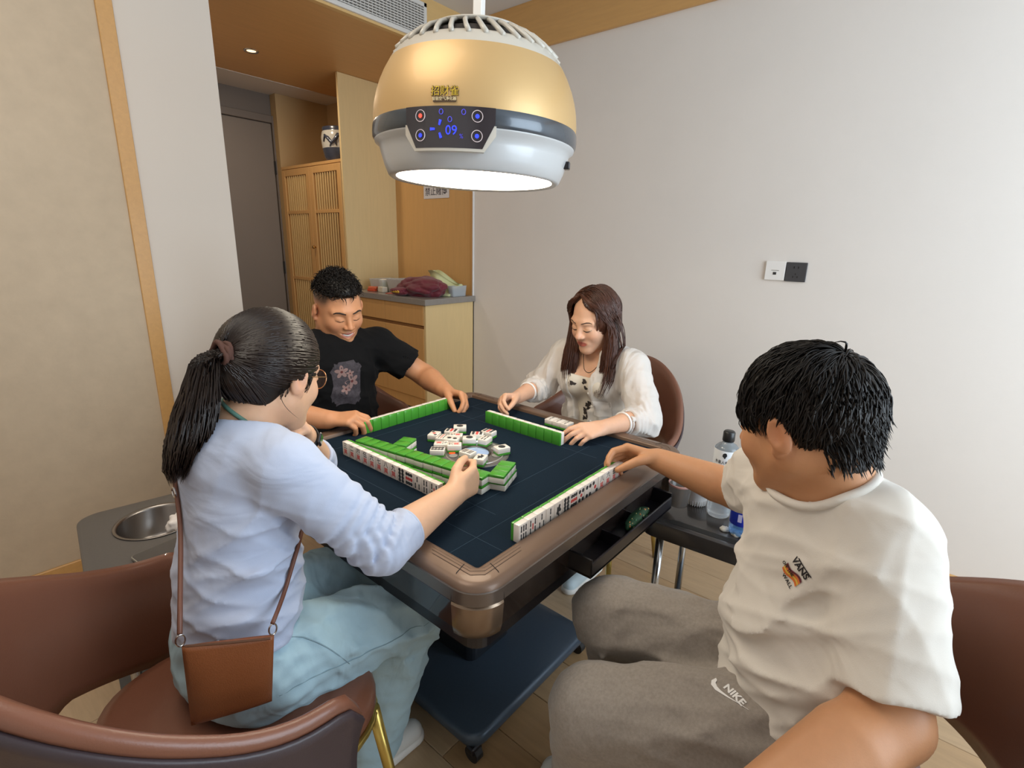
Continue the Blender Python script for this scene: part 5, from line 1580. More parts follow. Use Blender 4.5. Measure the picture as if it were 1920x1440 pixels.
    # ponytail
    N = 1000; tp = H(*tie); ang = g.uniform(0, 6.3, N); ra = 0.016 * np.sqrt(g.uniform(0, 1, N))
    path = [tp, tp + V(-0.030, -0.006, 0.001), V(-0.742, -0.012, 1.088), V(-0.758, -0.012, 1.035), V(-0.772, -0.004, 0.988), V(-0.782, 0.008, 0.945)]
    wid = [0.9, 1.5, 2.8, 3.1, 2.5, 1.2]
    ln = g.uniform(0.72, 1.0, N)
    PP = []
    for i in range(14):
        t = i / 13 * ln * (len(path) - 1); k = np.minimum(t.astype(int), len(path) - 2); f = (t - k)[:, None]
        pa = np.array(path); w = np.array(wid)
        f2 = f * f * (3 - 2 * f) * 0.4 + f * 0.6
        c = pa[k] * (1 - f2) + pa[k + 1] * f2; ww = (w[k] * (1 - f[:, 0]) + w[k + 1] * f[:, 0]) * ra
        PP.append(c + np.stack([np.cos(ang) * ww * 0.9, np.sin(ang) * ww, np.cos(ang) * ww * 0.35], 1) + g.normal(size=(N, 3)) * 0.0012)
    parts.append(lock_mesh(np.stack(PP, 1), 0.0026 * g.uniform(0.6, 1.2, N), 0.6))
    # loose strands by the ear
    ls = []
    for s, n0 in ((1, 14),):
        p0 = np.array([H(s * 0.076, 0.022 + 0.006 * g.uniform(-1, 1), 0.02 + 0.01 * g.uniform(-1, 1)) for _ in range(n0)])
        ls.append(strands(p0, np.repeat([H.M @ V(0.15, 0.1, -1)], n0, 0), g.uniform(0.08, 0.125, n0), 10, 0.0009, (H, hc, hr * V(0.98, 0.9, 1)), 0.12, noise=0.06, seed=8))
        p0 = np.array([H(s * 0.070, -0.040 + 0.012 * g.uniform(-1, 1), -0.03) for _ in range(10)])
        ls.append(strands(p0, np.repeat([H.M @ V(0.1, 0.0, -1)], 10, 0), g.uniform(0.05, 0.09, 10), 8, 0.0008, (H, hc, hr * V(0.9, 0.9, 1)), 0.1, noise=0.1, seed=9))
    parts += ls
    hb = psolid(W1, 'hair', Hf, lo, hi, 0.0045, M_hairk)
    Vt, Fc = merge(parts)
    link('hair_locks', np_mesh('hair_locks', Vt, Fc), mat('hair_dark', '231813', 0.36, spec=0.45, noise=(30, (1, 1, 1), 0.2)), hb)
    tq = bmesh.new(); u_, v_ = ring_frame(Vector(nrm(path[1] - tp)))
    for j in range(3):
        tube(tq, [Vector(tp) + (u_ * math.cos(2 * math.pi * i / 20) + v_ * math.sin(2 * math.pi * i / 20)) * (0.0205 + 0.003 * math.sin(j * 2 + i * 1.1)) + Vector(nrm(path[1] - tp)) * (0.006 * (j - 1)) for i in range(20)], 0.0052, 6, closed=True)
    obj('hair_tie', tq, mat('hair_tie_brown', '54352a', 0.8), hb, smooth=True)
    # glasses
    M_gold2 = mat('glasses_gold', 'c99a72', 0.25, 0.9)
    gl = empty('glasses', W1.location * 0); gl.parent = W1; gl.location = -W1.location
    for s in (-1, 1):
        ring = [H(s * (0.033 + 0.0245 * math.cos(t)), 0.1015 - 0.006 * abs(math.cos(t)) * (1 if s * math.cos(t) * s > 0 else 0) , -0.006 + 0.0215 * math.sin(t)) for t in np.linspace(0, 2 * math.pi, 28, endpoint=False)]
        obj('lens_rim', tb(ring, 0.0011, 6, closed=True), M_gold2, gl, smooth=True)
        lb = bmesh.new(); lb.faces.new([lb.verts.new(p) for p in ring]); obj('lens', lb, mat('lens_tint', 'f0dcd4', 0.05, translucent=0.95), gl)
        obj('temple', tb([H(s * 0.0575, 0.094, 0.0), H(s * 0.072, 0.075, 0.001), H(s * 0.0765, 0.02, -0.002), H(s * 0.077, -0.012, -0.004)], 0.0011, 6), M_gold2, gl, smooth=True)
    obj('bridge', tb([H(-0.009, 0.1015, -0.001), H(0, 0.105, 0.002), H(0.009, 0.1015, -0.001)], 0.0011, 6), M_gold2, gl, smooth=True)
    # watch on the left wrist
    wt = empty('wrist_watch', (0, 0, 0)); wt.parent = W1; wt.location = -W1.location
    wc = Wl - dl * 0.022; u_, v_ = ring_frame(Vector(dl))
    bm = bmesh.new(); rings = []
    for off, rr in ((-0.010, 0.0290), (-0.010, 0.0325), (0.010, 0.0315), (0.010, 0.0280)):
        rings.append([Vector(wc) + Vector(dl) * off + (u_ * math.cos(2 * math.pi * i / 36) + v_ * math.sin(2 * math.pi * i / 36)) * rr for i in range(36)])
    loft(bm, rings + [rings[0]], cap=False)
    obj('strap', bm, mat('watch_black', '1e2024', 0.5), wt, smooth=True)
    od = nrm(V(0.2, -0.9, 0.35)); od = nrm(od - dl * (od @ dl)); sd = np.cross(dl, od)
    bm = bx((-0.016, -0.014, 0), (0.016, 0.014, 0.008), 0.004, 2); bm.transform(frame_mat(wc + od * 0.030, dl, sd if np.cross(dl, sd) @ od > 0 else -sd))
    obj('watch_case', bm, mat('watch_case', '2b2d33', 0.2, 0.3, coat=0.6), wt, smooth=False)
    # lanyard round the neck
    bb = bvh_of(body); pts = []
    nc = nb + nd * 0.034 + V(0.008, 0, 0)
    for a_ in np.linspace(-2.6, 2.6, 44):
        dv = V(-math.cos(a_), -math.sin(a_), 0); dv = nrm(dv - nd * (dv @ nd))
        o_ = nc + dv * 0.15 + V(0.016, 0, 0.0) * (1 - math.cos(a_)) + V(0, 0, -0.020) * (1 - math.cos(a_))
        hh = bb.ray_cast(Vector(o_), Vector(-dv)); 
        if hh[0] is not None: pts.append(hh[0] + Vector(dv) * 0.002)
    obj('lanyard', tb(pts, 0.0042, 6), mat('lanyard_green', '5d8578', 0.6), body, smooth=True)
    return H, sw, body, Sl, Sr, wa
W1d = build_w1()
# crossbody bag
def build_bag():
    H, sw, body, Sl, Sr, wa = W1d
    bag = empty('crossbody_bag', (-0.79, -0.16, 0.55)); tag(bag, 'small brown leather crossbody bag at the hip of the woman in pale blue', 'bag')
    M_bag = mat('bag_leather', '8a4f2b', 0.42, bump=(450, 0.25), noise=(9, (1, 1, 1), 0.05))
    TL, TR, BR, BL = V(-0.862, -0.160, 0.722), V(-0.738, -0.222, 0.700), V(-0.752, -0.215, 0.562), V(-0.866, -0.153, 0.556)
    nn = nrm(np.cross(TR - TL, BL - TL)); 
    if nn[1] > 0: nn = -nn
    bm = bmesh.new(); n = 16; sides = []
    for sg in (1, -1):
        rows = []
        for i in range(n + 1):
            row = []
            for j in range(n + 1):
                u, v = i / n, j / n
                p = (TL * (1 - u) + TR * u) * (1 - v) + (BL * (1 - u) + BR * u) * v
                e = (1 - (2 * u - 1) ** 4) * (0.10 + 0.9 * min(1, v * 1.6)) * (1 - max(0, (v - 0.86) / 0.14) ** 2 * 0.9)
                row.append(bm.verts.new(Vector(p + nn * sg * (0.0025 + 0.016 * e))))
            rows.append(row)
        for a, b in zip(rows, rows[1:]):
            for j in range(n): bm.faces.new((a[j], a[j + 1], b[j + 1], b[j]))
        sides.append(rows)
    f, b = sides
    for i in range(n):
        for j in (0, n): bm.faces.new((f[i][j], f[i + 1][j], b[i + 1][j], b[i][j])); bm.faces.new((f[j][i], f[j][i + 1], b[j][i + 1], b[j][i]))
    o = obj('pouch', bm, M_bag, bag, smooth=True); o.location = -bag.location
    inv = -bag.location
    M_ch = mat('bag_chrome', 'd0ccc8', 0.2, 1.0)
    for p in (TL, TR):
        q = obj('ring', tb([Vector(p + V(0.000, 0, 0.012)) + Vector((0.007 * math.cos(t), 0.002, 0.011 * math.sin(t))) for t in np.linspace(0, 6.283, 16, endpoint=False)], 0.0016, 6, closed=True), M_ch, bag, smooth=True); q.location = inv
    q = obj('zip', tb([TL + nn * 0.004 + V(0.006, 0, 0.001), (TL + TR) / 2 + nn * 0.005 + V(0, 0, 0.001), TR + nn * 0.004 + V(-0.006, 0, 0.001)], 0.0022, 6), mat('zip_brown', '5d3a22', 0.5), bag); q.location = inv
    q = obj('zip_pull', bx((-0.845 + 0.018, -0.178, 0.706), (-0.845 + 0.034, -0.174, 0.712), 0.001, 1), M_ch, bag); q.location = inv
    # straps lie on the sweater: shoot inward onto it
    sb = bvh_of(sw)
    def strap(path, dirs):
        pts = []
        for p, d in zip(path, dirs):
            d = Vector(d).normalized(); h = sb.ray_cast(Vector(p) - d * 0.25, d)
            pts.append((h[0] - d * 0.005) if h[0] is not None else Vector(p))
        # smooth
        for _ in range(2):
            pts = [pts[0]] + [(pts[i - 1] + pts[i] * 2 + pts[i + 1]) / 4 for i in range(1, len(pts) - 1)] + [pts[-1]]
        return pts
    n = 14
    back = [V(-0.80, -0.02, 0.84) * (1 - t) + V(-0.70, 0.085, 1.0) * t for t in np.linspace(0, 1, n)]
    a = [Vector(TL + V(0, 0, 0.026)), Vector((-0.842, -0.125, 0.765)), Vector((-0.833, -0.075, 0.80))] + strap(back, [V(1, 0.0, 0.0)] * n) + strap([V(-0.67 + 0.02 * t, 0.095 + 0.01 * t, 1.0) for t in (0, 1, 2, 3)], [V(0, 0, -1)] * 4)
    front = [V(-0.62 , -0.155 + 0.02 * t, 0.72 + 0.1 * t) for t in np.linspace(0, 1, 6)]
    fr = strap([V(-0.70 + 0.06 * t, -0.1, 0.715 + 0.10 * t) for t in np.linspace(0, 1, 8)], [V(0, 1, 0)] * 8)
    fr2 = strap([V(-0.58, -0.10 + 0.20 * t, 0.83 + 0.14 * t) for t in np.linspace(0, 1, 8)], [V(-1, 0, 0)] * 8)
    bpts = [Vector(TR + V(0, 0, 0.026))] + fr + fr2 + [a[-1]]
    for L_ in (a, bpts):
        for _ in range(4):
            L_[1:-1] = [(L_[i - 1] + L_[i] * 2 + L_[i + 1]) / 4 for i in range(1, len(L_) - 1)]
    M_str = mat('strap_leather', '6e4433', 0.5)
    for pts in (a, bpts):
        rings = []
        bm = bmesh.new()
        tube(bm, pts, 0.0042, 6)
        q = obj('strap', bm, M_str, bag, smooth=True); q.location = inv
    q = obj('strap_buckle', tb([Vector(a[9]) + Vector((-0.004, 0.009 * math.cos(t), 0.010 * math.sin(t))) for t in np.linspace(0, 6.283, 14, endpoint=False)], 0.0018, 6, closed=True), M_ch, bag); q.location = inv
build_bag()
# ================================================================= man in the black T-shirt (far left)
M1 = person((0.02, 0.76, 0), 'smiling man with short black hair in a black printed T-shirt, holding his row of tiles')
def brow_lash(H, body, inner, k=1.0, lidz=-0.0085, browz=0.020, thick=0.0026, lash=0.0013):
    bb = bvh_of(body); d = -H.f
    for s in (-1, 1):
        strip_on(bb, [H(s * x, 0.2, z) for x, z in ((0.013, browz - 0.001), (0.022, browz + 0.002), (0.034, browz + 0.0045), (0.044, browz + 0.003), (0.052, browz - 0.002))], thick, d, 0.0, 'eyebrow', M_browd, body)
        strip_on(bb, [H(s * x, 0.2, z) for x, z in ((0.0165, lidz + 0.000), (0.023, lidz - 0.0022), (0.031, lidz - 0.0030), (0.039, lidz - 0.0018), (0.0465, lidz + 0.0012))], lash, d, 0.0, 'eyelashes', M_lash, body)
def decal(bvh, bm, o, x, y, dirv, off=0.0012):
    """lay a flat shape (in its own XY) on a garment: origin o, axes x, y; shot along dirv"""
    x = Vector(x); y = Vector(y); o = Vector(o); d = Vector(nrm(dirv))
    for v in bm.verts:
        p = o + x * v.co.x + y * v.co.y
        h = bvh.ray_cast(p - d * 0.2, d)
        v.co = (h[0] - d * off) if h[0] is not None else p
    return bm
def densify(bm, n):
    bmesh.ops.triangulate(bm, faces=bm.faces[:])
    for _ in range(n): bmesh.ops.subdivide_edges(bm, edges=bm.edges[:], cuts=1, use_grid_fill=True)
    return bm
def build_m1():
    H = Frame((0.022, 0.742, 1.140), nrm(V(-0.14, -0.93, -0.36)), k=1.03, roll=R(-3))
    nb = V(0.012, 0.790, 1.010)
    Sl, El, Wl = V(0.200, 0.755, 0.965), V(0.352, 0.635, 0.830), V(0.288, 0.432, 0.812)
    Sr, Er, Wr = V(-0.178, 0.765, 0.965), V(-0.312, 0.665, 0.815), V(-0.205, 0.476, 0.806)
    ch, wa, pe = V(0.012, 0.775, 0.88), V(0.012, 0.795, 0.68), V(0.015, 0.81, 0.555)
    fy = V(0, 1, 0)
    B = Field()
    B.u(Cone(ch, wa, 0.15, 0.135, (fy, 1.5)), 0.03); B.u(Cone(wa, pe, 0.135, 0.15, (fy, 1.3)), 0.03)
    B.u(Cone(nb + V(0, 0, -0.03), Sr, 0.055, 0.052), 0.03); B.u(Cone(nb + V(0, 0, -0.03), Sl, 0.055, 0.052), 0.03)
    B.u(Cone(H(0, -0.03, -0.05), nb, 0.062, 0.066), 0.03)
    add_head(B, H, wide=1.08, smile=1.25)
    add_arm(B, Sl, El, Wl, (0.052, 0.046, 0.047, 0.030)); add_arm(B, Sr, Er, Wr, (0.052, 0.046, 0.047, 0.031))
    add_hand(B, Wl, nrm(V(0.10, -0.62, -0.05)), nrm(V(-0.55, -0.15, -0.8)), -1, [(45, 38, 22), (50, 40, 22), (52, 42, 22), (52, 44, 22)], [(0.75, 0.35, 0.6), (0.8, 0.0, 0.7), (0.75, -0.2, 0.7)], 0.98, fat=1.12)
    add_hand(B, Wr, nrm(V(0.50, -0.72, 0.08)), nrm(V(0.35, 0.0, -0.94)), 1, [(28, 45, 30), (34, 48, 30), (40, 52, 30), (45, 55, 30)], [(0.8, 0.55, 0.3), (0.9, 0.1, 0.5), (0.9, -0.1, 0.5)], 0.98, spread=0.10, fat=1.14)
    hips = [(V(-0.09, 0.80, 0.545), V(-0.13, 0.40, 0.52), V(-0.13, 0.45, 0.09)), (V(0.11, 0.80, 0.545), V(0.17, 0.40, 0.52), V(0.17, 0.45, 0.09))]
    for a, b, c in hips:
        B.u(Cone(a, b, 0.08, 0.055), 0.03); B.u(Cone(b, c, 0.05, 0.036), 0.03)
    lo, hi = bounds([pe + V(-.16, .13, -.1), hips[0][2] + V(0, 0, -.05), H.o + V(0, 0, .13), Wl + V(0, -.14, 0), Er, El, hips[1][1]], 0.07)
    def fade(q, c, mixc):
        w = np.clip((q[:, 2] - 0.012 - 0.25 * np.maximum(0, q[:, 1] - 0.02)) / 0.03, 0, 1) * np.clip((0.055 - q[:, 1]) / 0.02, 0, 1)
        c = mixc(c, 0.85 * w, np.array(lin('2a211d')))
        w = np.clip((q[:, 2] + 0.045) / 0.03, 0, 1) * np.clip((-0.055 - q[:, 1]) / 0.02, 0, 1)
        c = mixc(c, 0.6 * w, np.array(lin('3a2d26')))
        # beard shadow and teeth
        w = np.exp(-(((q - V(0, 0.07, -0.085)) / V(0.05, 0.06, 0.03)) ** 2).sum(1))
        return mixc(c, 0.10 * w, np.array(lin('6a5a50')))
    body = psolid(M1, 'body', B, lo, hi, 0.0066, M_skin, fine=[(H.o - V(.10, .14, .15), H.o + V(.10, .10, .10)), (Wl + V(-.06, -.16, -.05), Wl + V(.06, .03, .04)), (Wr + V(-.02, -.16, -.05), Wr + V(.14, .03, .04))], hf=0.0030, col=skin_cols('c98f68', 'b0645a', H, fade, 'c9765a'))
    brow_lash(H, body, 0.0, browz=0.0185, thick=0.0034)
    bb = bvh_of(body)
    strip_on(bb, [H(x, 0.2, -0.0700 + 0.0045 * (x / 0.02) ** 2) for x in np.linspace(-0.019, 0.019, 9)], 0.0030, -H.f, -0.0012, 'teeth', mat('teeth', 'e8e2da', 0.3), body, rad=[0.0014, 0.0030, 0.0040, 0.0043, 0.0044, 0.0043, 0.0040, 0.0030, 0.0014])
    # T-shirt
    C = Field()
    C.u(Cone(ch + V(0, 0, 0.015), wa, 0.178, 0.165, (fy, 1.45)), 0.04); C.u(Cone(wa, pe + V(0, 0, 0.03), 0.165, 0.172, (fy, 1.3)), 0.04)
    for S, E in ((Sl, El), (Sr, Er)):
        C.u(Cone(nb + V(0, 0.004, -0.04), S + V(0, 0, 0.004), 0.066, 0.066), 0.05)
        e2 = S + (E - S) * 0.66; dd = nrm(E - S)
        C.u(Both(Cone(S, e2 + dd * 0.05, 0.072, 0.080), Half(e2, dd)), 0.03)
        C.s(Cone(e2 - dd * 0.03, e2 + dd * 0.05, 0.064, 0.074), 0.003)
    nd = nrm(H(0, -0.03, -0.05) - nb)
    C.s(Chain([nb + nd * 0.012 + V(0, -0.012, 0), nb + nd * 0.12], [0.072, 0.085]), 0.006)
    C.i(Half(V(0, 0, 0.56), (0, 0, -1)), 0.01)
    wv = Waves(24, 8, 22, 44, 0.024, [(0.4, 0.2, 1), (-0.5, 0.2, 0.9), (1, 0.3, 0.3)], 2)
    C.disp = lambda P: wv(P) * (0.3 + near(P, wa, 0.16) + 0.7 * near(P, Sl + V(-0.02, 0, -0.08), 0.09) + 0.7 * near(P, Sr + V(0.02, 0, -0.08), 0.09))
    lo, hi = bounds([pe + V(-.17, .13, 0), nb + V(0, 0, .05), Sl + (El - Sl) * .7, Sr + (Er - Sr) * .7, ch + V(0, -.12, 0)], 0.09)
    sh = psolid(M1, 't_shirt', C, lo, hi, 0.0046, mat('black_cotton', '0a0a0c', 0.95, spec=0.25, bump=(800, 0.1)))
    sb = bvh_of(sh)
    # faded flower print on the chest
    rg = random.Random(9)
    fw = V(0, -1, 0)
    cen = V(-0.012, 0.6, 0.858); X = V(-1, 0, 0) * -1; Y = V(0, 0, 1)
    pl = []
    for i in range(40):
        a = 2 * math.pi * i / 40
        sx, sy = math.copysign(abs(math.cos(a)) ** 0.35, math.cos(a)), math.copysign(abs(math.sin(a)) ** 0.35, math.sin(a))
        pl.append((0.062 * sx * rg.uniform(0.84, 1.06), 0.088 * sy * rg.uniform(0.88, 1.04)))
    bm = bmesh.new(); c0 = bm.verts.new((0, 0, 0)); vs = [bm.verts.new((x, y, 0)) for x, y in pl]
    for i in range(40): bm.faces.new((c0, vs[i], vs[(i + 1) % 40]))
    densify(bm, 3)
    pr = obj('chest_print', decal(sb, bm, cen, X, Y, -fw, 0.0010), mat('print_ash', '3f3a40', 0.9, noise=(70, (1, 1, 1), 0.45)), sh)
    for (fx_, fy_, r_) in ((-0.022, 0.050, 0.026), (0.018, 0.008, 0.030), (-0.008, -0.020, 0.020), (0.010, 0.040, 0.016)):
        for kk in range(5):
            a = 2 * math.pi * kk / 5 + fx_ * 40
            q = bmesh.new(); bmesh.ops.create_circle(q, cap_ends=True, segments=10, radius=1.0)
            for v in q.verts:
                x_, y_ = v.co.x * r_ * 0.45 + r_ * 0.55, v.co.y * r_ * 0.28
                v.co = Vector((fx_ + x_ * math.cos(a) - y_ * math.sin(a), fy_ + x_ * math.sin(a) + y_ * math.cos(a), 0))
            obj('petal_print', decal(sb, q, cen, X, Y, fw * -1, 0.0016), mat('print_petal', '8a706c', 0.9), pr)
        q = bmesh.new(); bmesh.ops.create_circle(q, cap_ends=True, segments=8, radius=r_ * 0.2)
        for v in q.verts: v.co += Vector((fx_, fy_, 0))
        obj('flower_heart', decal(sb, q, cen, X, Y, fw * -1, 0.0020), mat('print_heart', '5a2a2a', 0.9), pr)
    # dark trousers and shoes
    T = Field()
    T.u(Cone(wa + V(0, 0, -0.06), pe, 0.14, 0.158, (fy, 1.25)), 0.03)
    for a, b, c in hips:
        T.u(Chain([a, b], [0.098, 0.075]), 0.03); T.u(Cone(b, c, 0.070, 0.058), 0.03)
    T.i(Half(V(0, 0, 0.08), (0, 0, -1)), 0.006)
    lo, hi = bounds([wa, pe + V(-.15, .14, -.1), hips[0][1], hips[1][1], hips[0][2]], 0.10)
    psolid(M1, 'trousers', T, lo, hi, 0.009, mat('dark_trousers', '1d1e22', 0.85))
    for a, b, c in hips: shoe(M1, c + V(0, 0.05, -0.09), c + V(0, -0.18, -0.09), mat('shoe_black', '232325', 0.5), M_sole)
    # hair: cropped sides, tousled top
    hc, hr = V(0, -0.018, 0.034), V(0.0815, 0.101, 0.091)
    Hf = Field(); Hf.u(Ell(H(0, -0.012, 0.048), V(0.0775, 0.098, 0.084) * H.k, H.M), 0.02)
    Hf.i(Half(H(0, 0.0, 0.052), H.M @ V(0, 0.20, -1)), 0.03)
    Hf.s(Ell(H(0, 0.115, 0.030), V(0.085, 0.042, 0.034) * H.k, H.M), 0.012)
    lo, hi = bounds([H.o - 0.05, H.o + V(0.05, 0.05, 0.1)], 0.10)
    hb = psolid(M1, 'hair', Hf, lo, hi, 0.0048, M_hairk)
    keep = lambda L: (L[:, 2] > 0.058 + 0.15 * L[:, 1]) & (L[:, 1] < 0.074)
    L = scalp(H, 1700, 12, keep, hc, hr * V(1.0, 1.0, 1.08))
    g = np.random.RandomState(2)
    nl = (L - hc) / hr ** 2; nl /= np.linalg.norm(nl, axis=1, keepdims=True)
    D = nl * 0.75 + V(0.10, 0.35, 0.45) + g.normal(size=L.shape) * 0.30
    Vt, Fc = strands(to_world(H, L), dir_world(H, D), g.uniform(0.016, 0.040, len(L)), 5, 0.0016 * g.uniform(.6, 1.2, len(L)), (H, hc, hr * V(1.0, 1.0, 1.08)), 0.02, noise=0.18, seed=4, hug=0.6)
    link('hair_locks', np_mesh('hair_locks', Vt, Fc), M_hairk, hb)
build_m1()

# ================================================================= man in the white T-shirt (near right)
M2 = person((-0.10, -0.96, 0), 'man with thick black hair in a white T-shirt and grey sweatpants, seen from behind')
def build_m2():
    H = Frame((-0.128, -0.884, 1.116), nrm(V(0.30, 0.90, -0.30)), k=1.0, roll=R(0))
    nb = V(-0.115, -0.932, 1.018)
    Sl, El, Wl = V(-0.150, -1.020, 0.972), V(-0.282, -1.080, 0.762), V(-0.500, -0.950, 0.690)
    Sr, Er, Wr = V(0.030, -0.815, 0.940), V(0.232, -0.725, 0.790), V(0.212, -0.505, 0.822)
    ch, wa, pe = V(-0.094, -0.938, 0.87), V(-0.104, -0.966, 0.70), V(-0.105, -0.975, 0.565)
    fd = nrm(V(-0.62, 0.78, 0)); 
    B = Field()
    B.u(Cone(ch, wa, 0.138, 0.135, (fd, 1.75)), 0.03); B.u(Cone(wa, pe, 0.135, 0.145, (fd, 1.4)), 0.03)
    B.u(Cone(nb + V(0, 0, -0.03), Sr, 0.06, 0.056), 0.03); B.u(Cone(nb + V(0, 0, -0.03), Sl, 0.06, 0.056), 0.03)
    B.u(Cone(H(0, -0.03, -0.05), nb, 0.064, 0.068), 0.03)
    add_head(B, H, wide=1.06)
    add_arm(B, Sl, El, Wl, (0.054, 0.048, 0.050, 0.034)); add_arm(B, Sr, Er, Wr, (0.054, 0.046, 0.047, 0.0315))
    # right hand over the far end of his row, left hand on the chair arm
    add_hand(B, Wr, nrm(V(-0.28, 0.93, 0.06)), nrm(V(-0.75, -0.15, -0.62)), 1, [(34, 40, 25), (38, 44, 25), (42, 46, 25), (46, 48, 25)], [(0.75, 0.25, 0.65), (0.8, -0.1, 0.65), (0.8, -0.2, 0.6)], 1.0, fat=1.1)
    add_hand(B, Wl, nrm(V(-0.55, 0.8, -0.10)), nrm(V(0.1, 0.0, -1.0)), -1, [(25, 35, 20)] * 4, [(0.8, 0.5, 0.3), (0.9, 0.2, 0.4), (0.9, 0.0, 0.4)], 1.0, fat=1.1)
    Hr, Kr, Ar = V(-0.020, -0.915, 0.555), V(-0.110, -0.565, 0.545), V(0.02, -0.64, 0.09)
    Hl, Kl, Al = V(-0.190, -0.965, 0.555), V(-0.305, -0.640, 0.475), V(-0.24, -0.59, 0.09)
    for a, b, c in ((Hr, Kr, Ar), (Hl, Kl, Al)):
        B.u(Cone(a, b, 0.085, 0.058), 0.03); B.u(Cone(b, c, 0.052, 0.038), 0.03)
    lo, hi = bounds([pe + V(-.15, -.15, 0), Ar + V(0, 0, -.05), H.o + V(0, 0, .14), Wr + V(0, .15, 0), Er, El, Wl + V(-.1, .1, 0), Kl], 0.07)
    body = psolid(M2, 'body', B, lo, hi, 0.0064, M_skin, fine=[(H.o - V(.12, .13, .15), H.o + V(.10, .13, .03)), (Wr + V(-.09, -.02, -.05), Wr + V(.04, .16, .04))], hf=0.0032, col=skin_cols('c08a62', 'a8605a', H, None, 'cf7c5c'))
    # T-shirt
    C = Field()
    C.u(Cone(ch + V(0, 0, 0.01), wa, 0.168, 0.170, (fd, 1.48)), 0.05); C.u(Cone(wa + fd * 0.012, pe + V(0, 0, 0.045) + fd * 0.015, 0.170, 0.174, (fd, 1.2)), 0.05)
    for S, E, f in ((Sl, El, 0.90), (Sr, Er, 0.52)):
        C.u(Cone(nb + V(0, 0, -0.042), S + V(0, 0, 0.000), 0.064, 0.064), 0.04)
        e2 = S + (E - S) * f; dd = nrm(E - S)
        C.u(Both(Cone(S, e2 + dd * 0.05, 0.073, 0.080 if f > .6 else 0.072), Half(e2, dd)), 0.025)
        if f < .6: C.s(Cone(e2 - dd * 0.03, e2 + dd * 0.05, 0.054 if f > .6 else 0.050, 0.060 if f > .6 else 0.056), 0.003)
    nd = nrm(H(0, -0.03, -0.05) - nb)
    C.s(Chain([nb + nd * 0.022 + fd * 0.010, nb + nd * 0.12], [0.068, 0.085]), 0.006)
    C.i(Half(V(-0.10, -0.96, 0.612), (0.25, -0.32, -1)), 0.01)
    wv = Waves(31, 8, 16, 36, 0.030, [(0.5, 0.5, 1), (-0.3, 0.6, 0.9), (0.8, 0.2, 0.4)], 2)
    wv2 = Waves(32, 6, 40, 70, 0.008)
    C.disp = lambda P: wv(P) * (0.30 + 0.8 * near(P, wa + fd * 0.1, 0.16) + 0.45 * near(P, Sl + fd * 0.05 + V(0, 0, -0.10), 0.11) + 0.4 * near(P, Sr, 0.1)) + wv2(P) * 0.4
    lo, hi = bounds([pe + V(-.19, -.19, 0.02), nb + V(0, 0, .05), Sl + (El - Sl) * .9, Sr + (Er - Sr) * .6, ch + V(.12, .13, 0)], 0.09)
    sh = psolid(M2, 't_shirt', C, lo, hi, 0.0044, mat('white_cotton', 'd9d2c8', 0.9, sheen=0.15, bump=(700, 0.08), wrinkle=(4.5, 0.5, (1, 1, 1.6))))
    sb = bvh_of(sh)
    # ribbed collar
    cc = nb + nd * 0.024 + fd * 0.008; u_, v_ = ring_frame(Vector(nd))
    pts = []
    for i in range(48):
        a = 2 * math.pi * i / 48; dv = u_ * math.cos(a) + v_ * math.sin(a)
        h = sb.ray_cast(Vector(cc) + Vector(nd) * 0.06 + dv * 0.079, Vector(-nd), 0.2)
        pts.append(h[0] + Vector(nd) * 0.001 if h[0] is not None else Vector(cc) + dv * 0.079)
    for _ in range(3): pts = [(pts[i - 1] + pts[i] * 2 + pts[(i + 1) % 48]) / 4 for i in range(48)]
    obj('collar', tb(pts, 0.0075, 8, closed=True), MATS['white_cotton'], sh, smooth=True)
    # chest print: name with a striped wave below
    vw = nrm(V(-0.42, -0.92, -0.10)) * -1    # shot from the chest's front
    vw = nrm(np.array([0.62, -0.35, -0.25]))
    L0 = V(-0.268, -0.900, 0.910)
    X = nrm(np.cross(V(0, 0, 1), -vw)); Y = nrm(np.cross(-vw, X))
    c_, s_ = math.cos(R(-32)), math.sin(R(-32)); X, Y = X * c_ + Y * s_, -X * s_ + Y * c_
    M_pb, M_po, M_py, M_pr = mat('print_black', '201c1e', 0.8), mat('print_orange2', 'd8702c', 0.8), mat('print_gold', 'e0b040', 0.8), mat('print_maroon', '6a2430', 0.8)
    lg = empty('chest_logo', (0, 0, 0)); lg.parent = sh
    b = text_bm('VANS', 0.0165, bold=0.0005)
    X = X * 0.8
    obj('lettering', decal(sb, densify(b, 1), L0 + Y * 0.016, X, Y, vw, 0.0013), M_pb, lg)
    b = bx((-0.016, 0.0235 - 0.0008, -0.0001), (0.023, 0.0235 + 0.0012, 0.0001)); obj('logo_bar', decal(sb, densify(b, 2), L0, X, Y, vw, 0.0013), M_pb, lg)
    for j, m in enumerate((M_pr, M_po, M_py, M_po)):
        bm = bmesh.new(); n = 16; up, dn = [], []
        for i in range(n + 1):
            x = -0.020 + 0.040 * i / n; y = 0.003 - 0.0042 * j + 0.003 * math.sin(x * 150)
            up.append(bm.verts.new((x, y, 0))); dn.append(bm.verts.new((x, y - 0.0037, 0)))
        for i in range(n): bm.faces.new((up[i], up[i + 1], dn[i + 1], dn[i]))
        obj('logo_stripe', decal(sb, densify(bm, 1), L0, X, Y, vw, 0.0013), m, lg)
    obj('lettering', decal(sb, densify(text_bm('OFF THE', 0.0080, bold=0.0003), 1), L0 - Y * 0.0045 - X * 0.012, X, Y, vw, 0.0022), M_pb, lg)
    obj('lettering', decal(sb, densify(text_bm('WALL', 0.0095, bold=0.0003, spacing=1.2), 1), L0 - Y * 0.0205 + X * 0.004, X, Y, vw, 0.0013), M_pb, lg)
    # sweatpants
    T = Field()
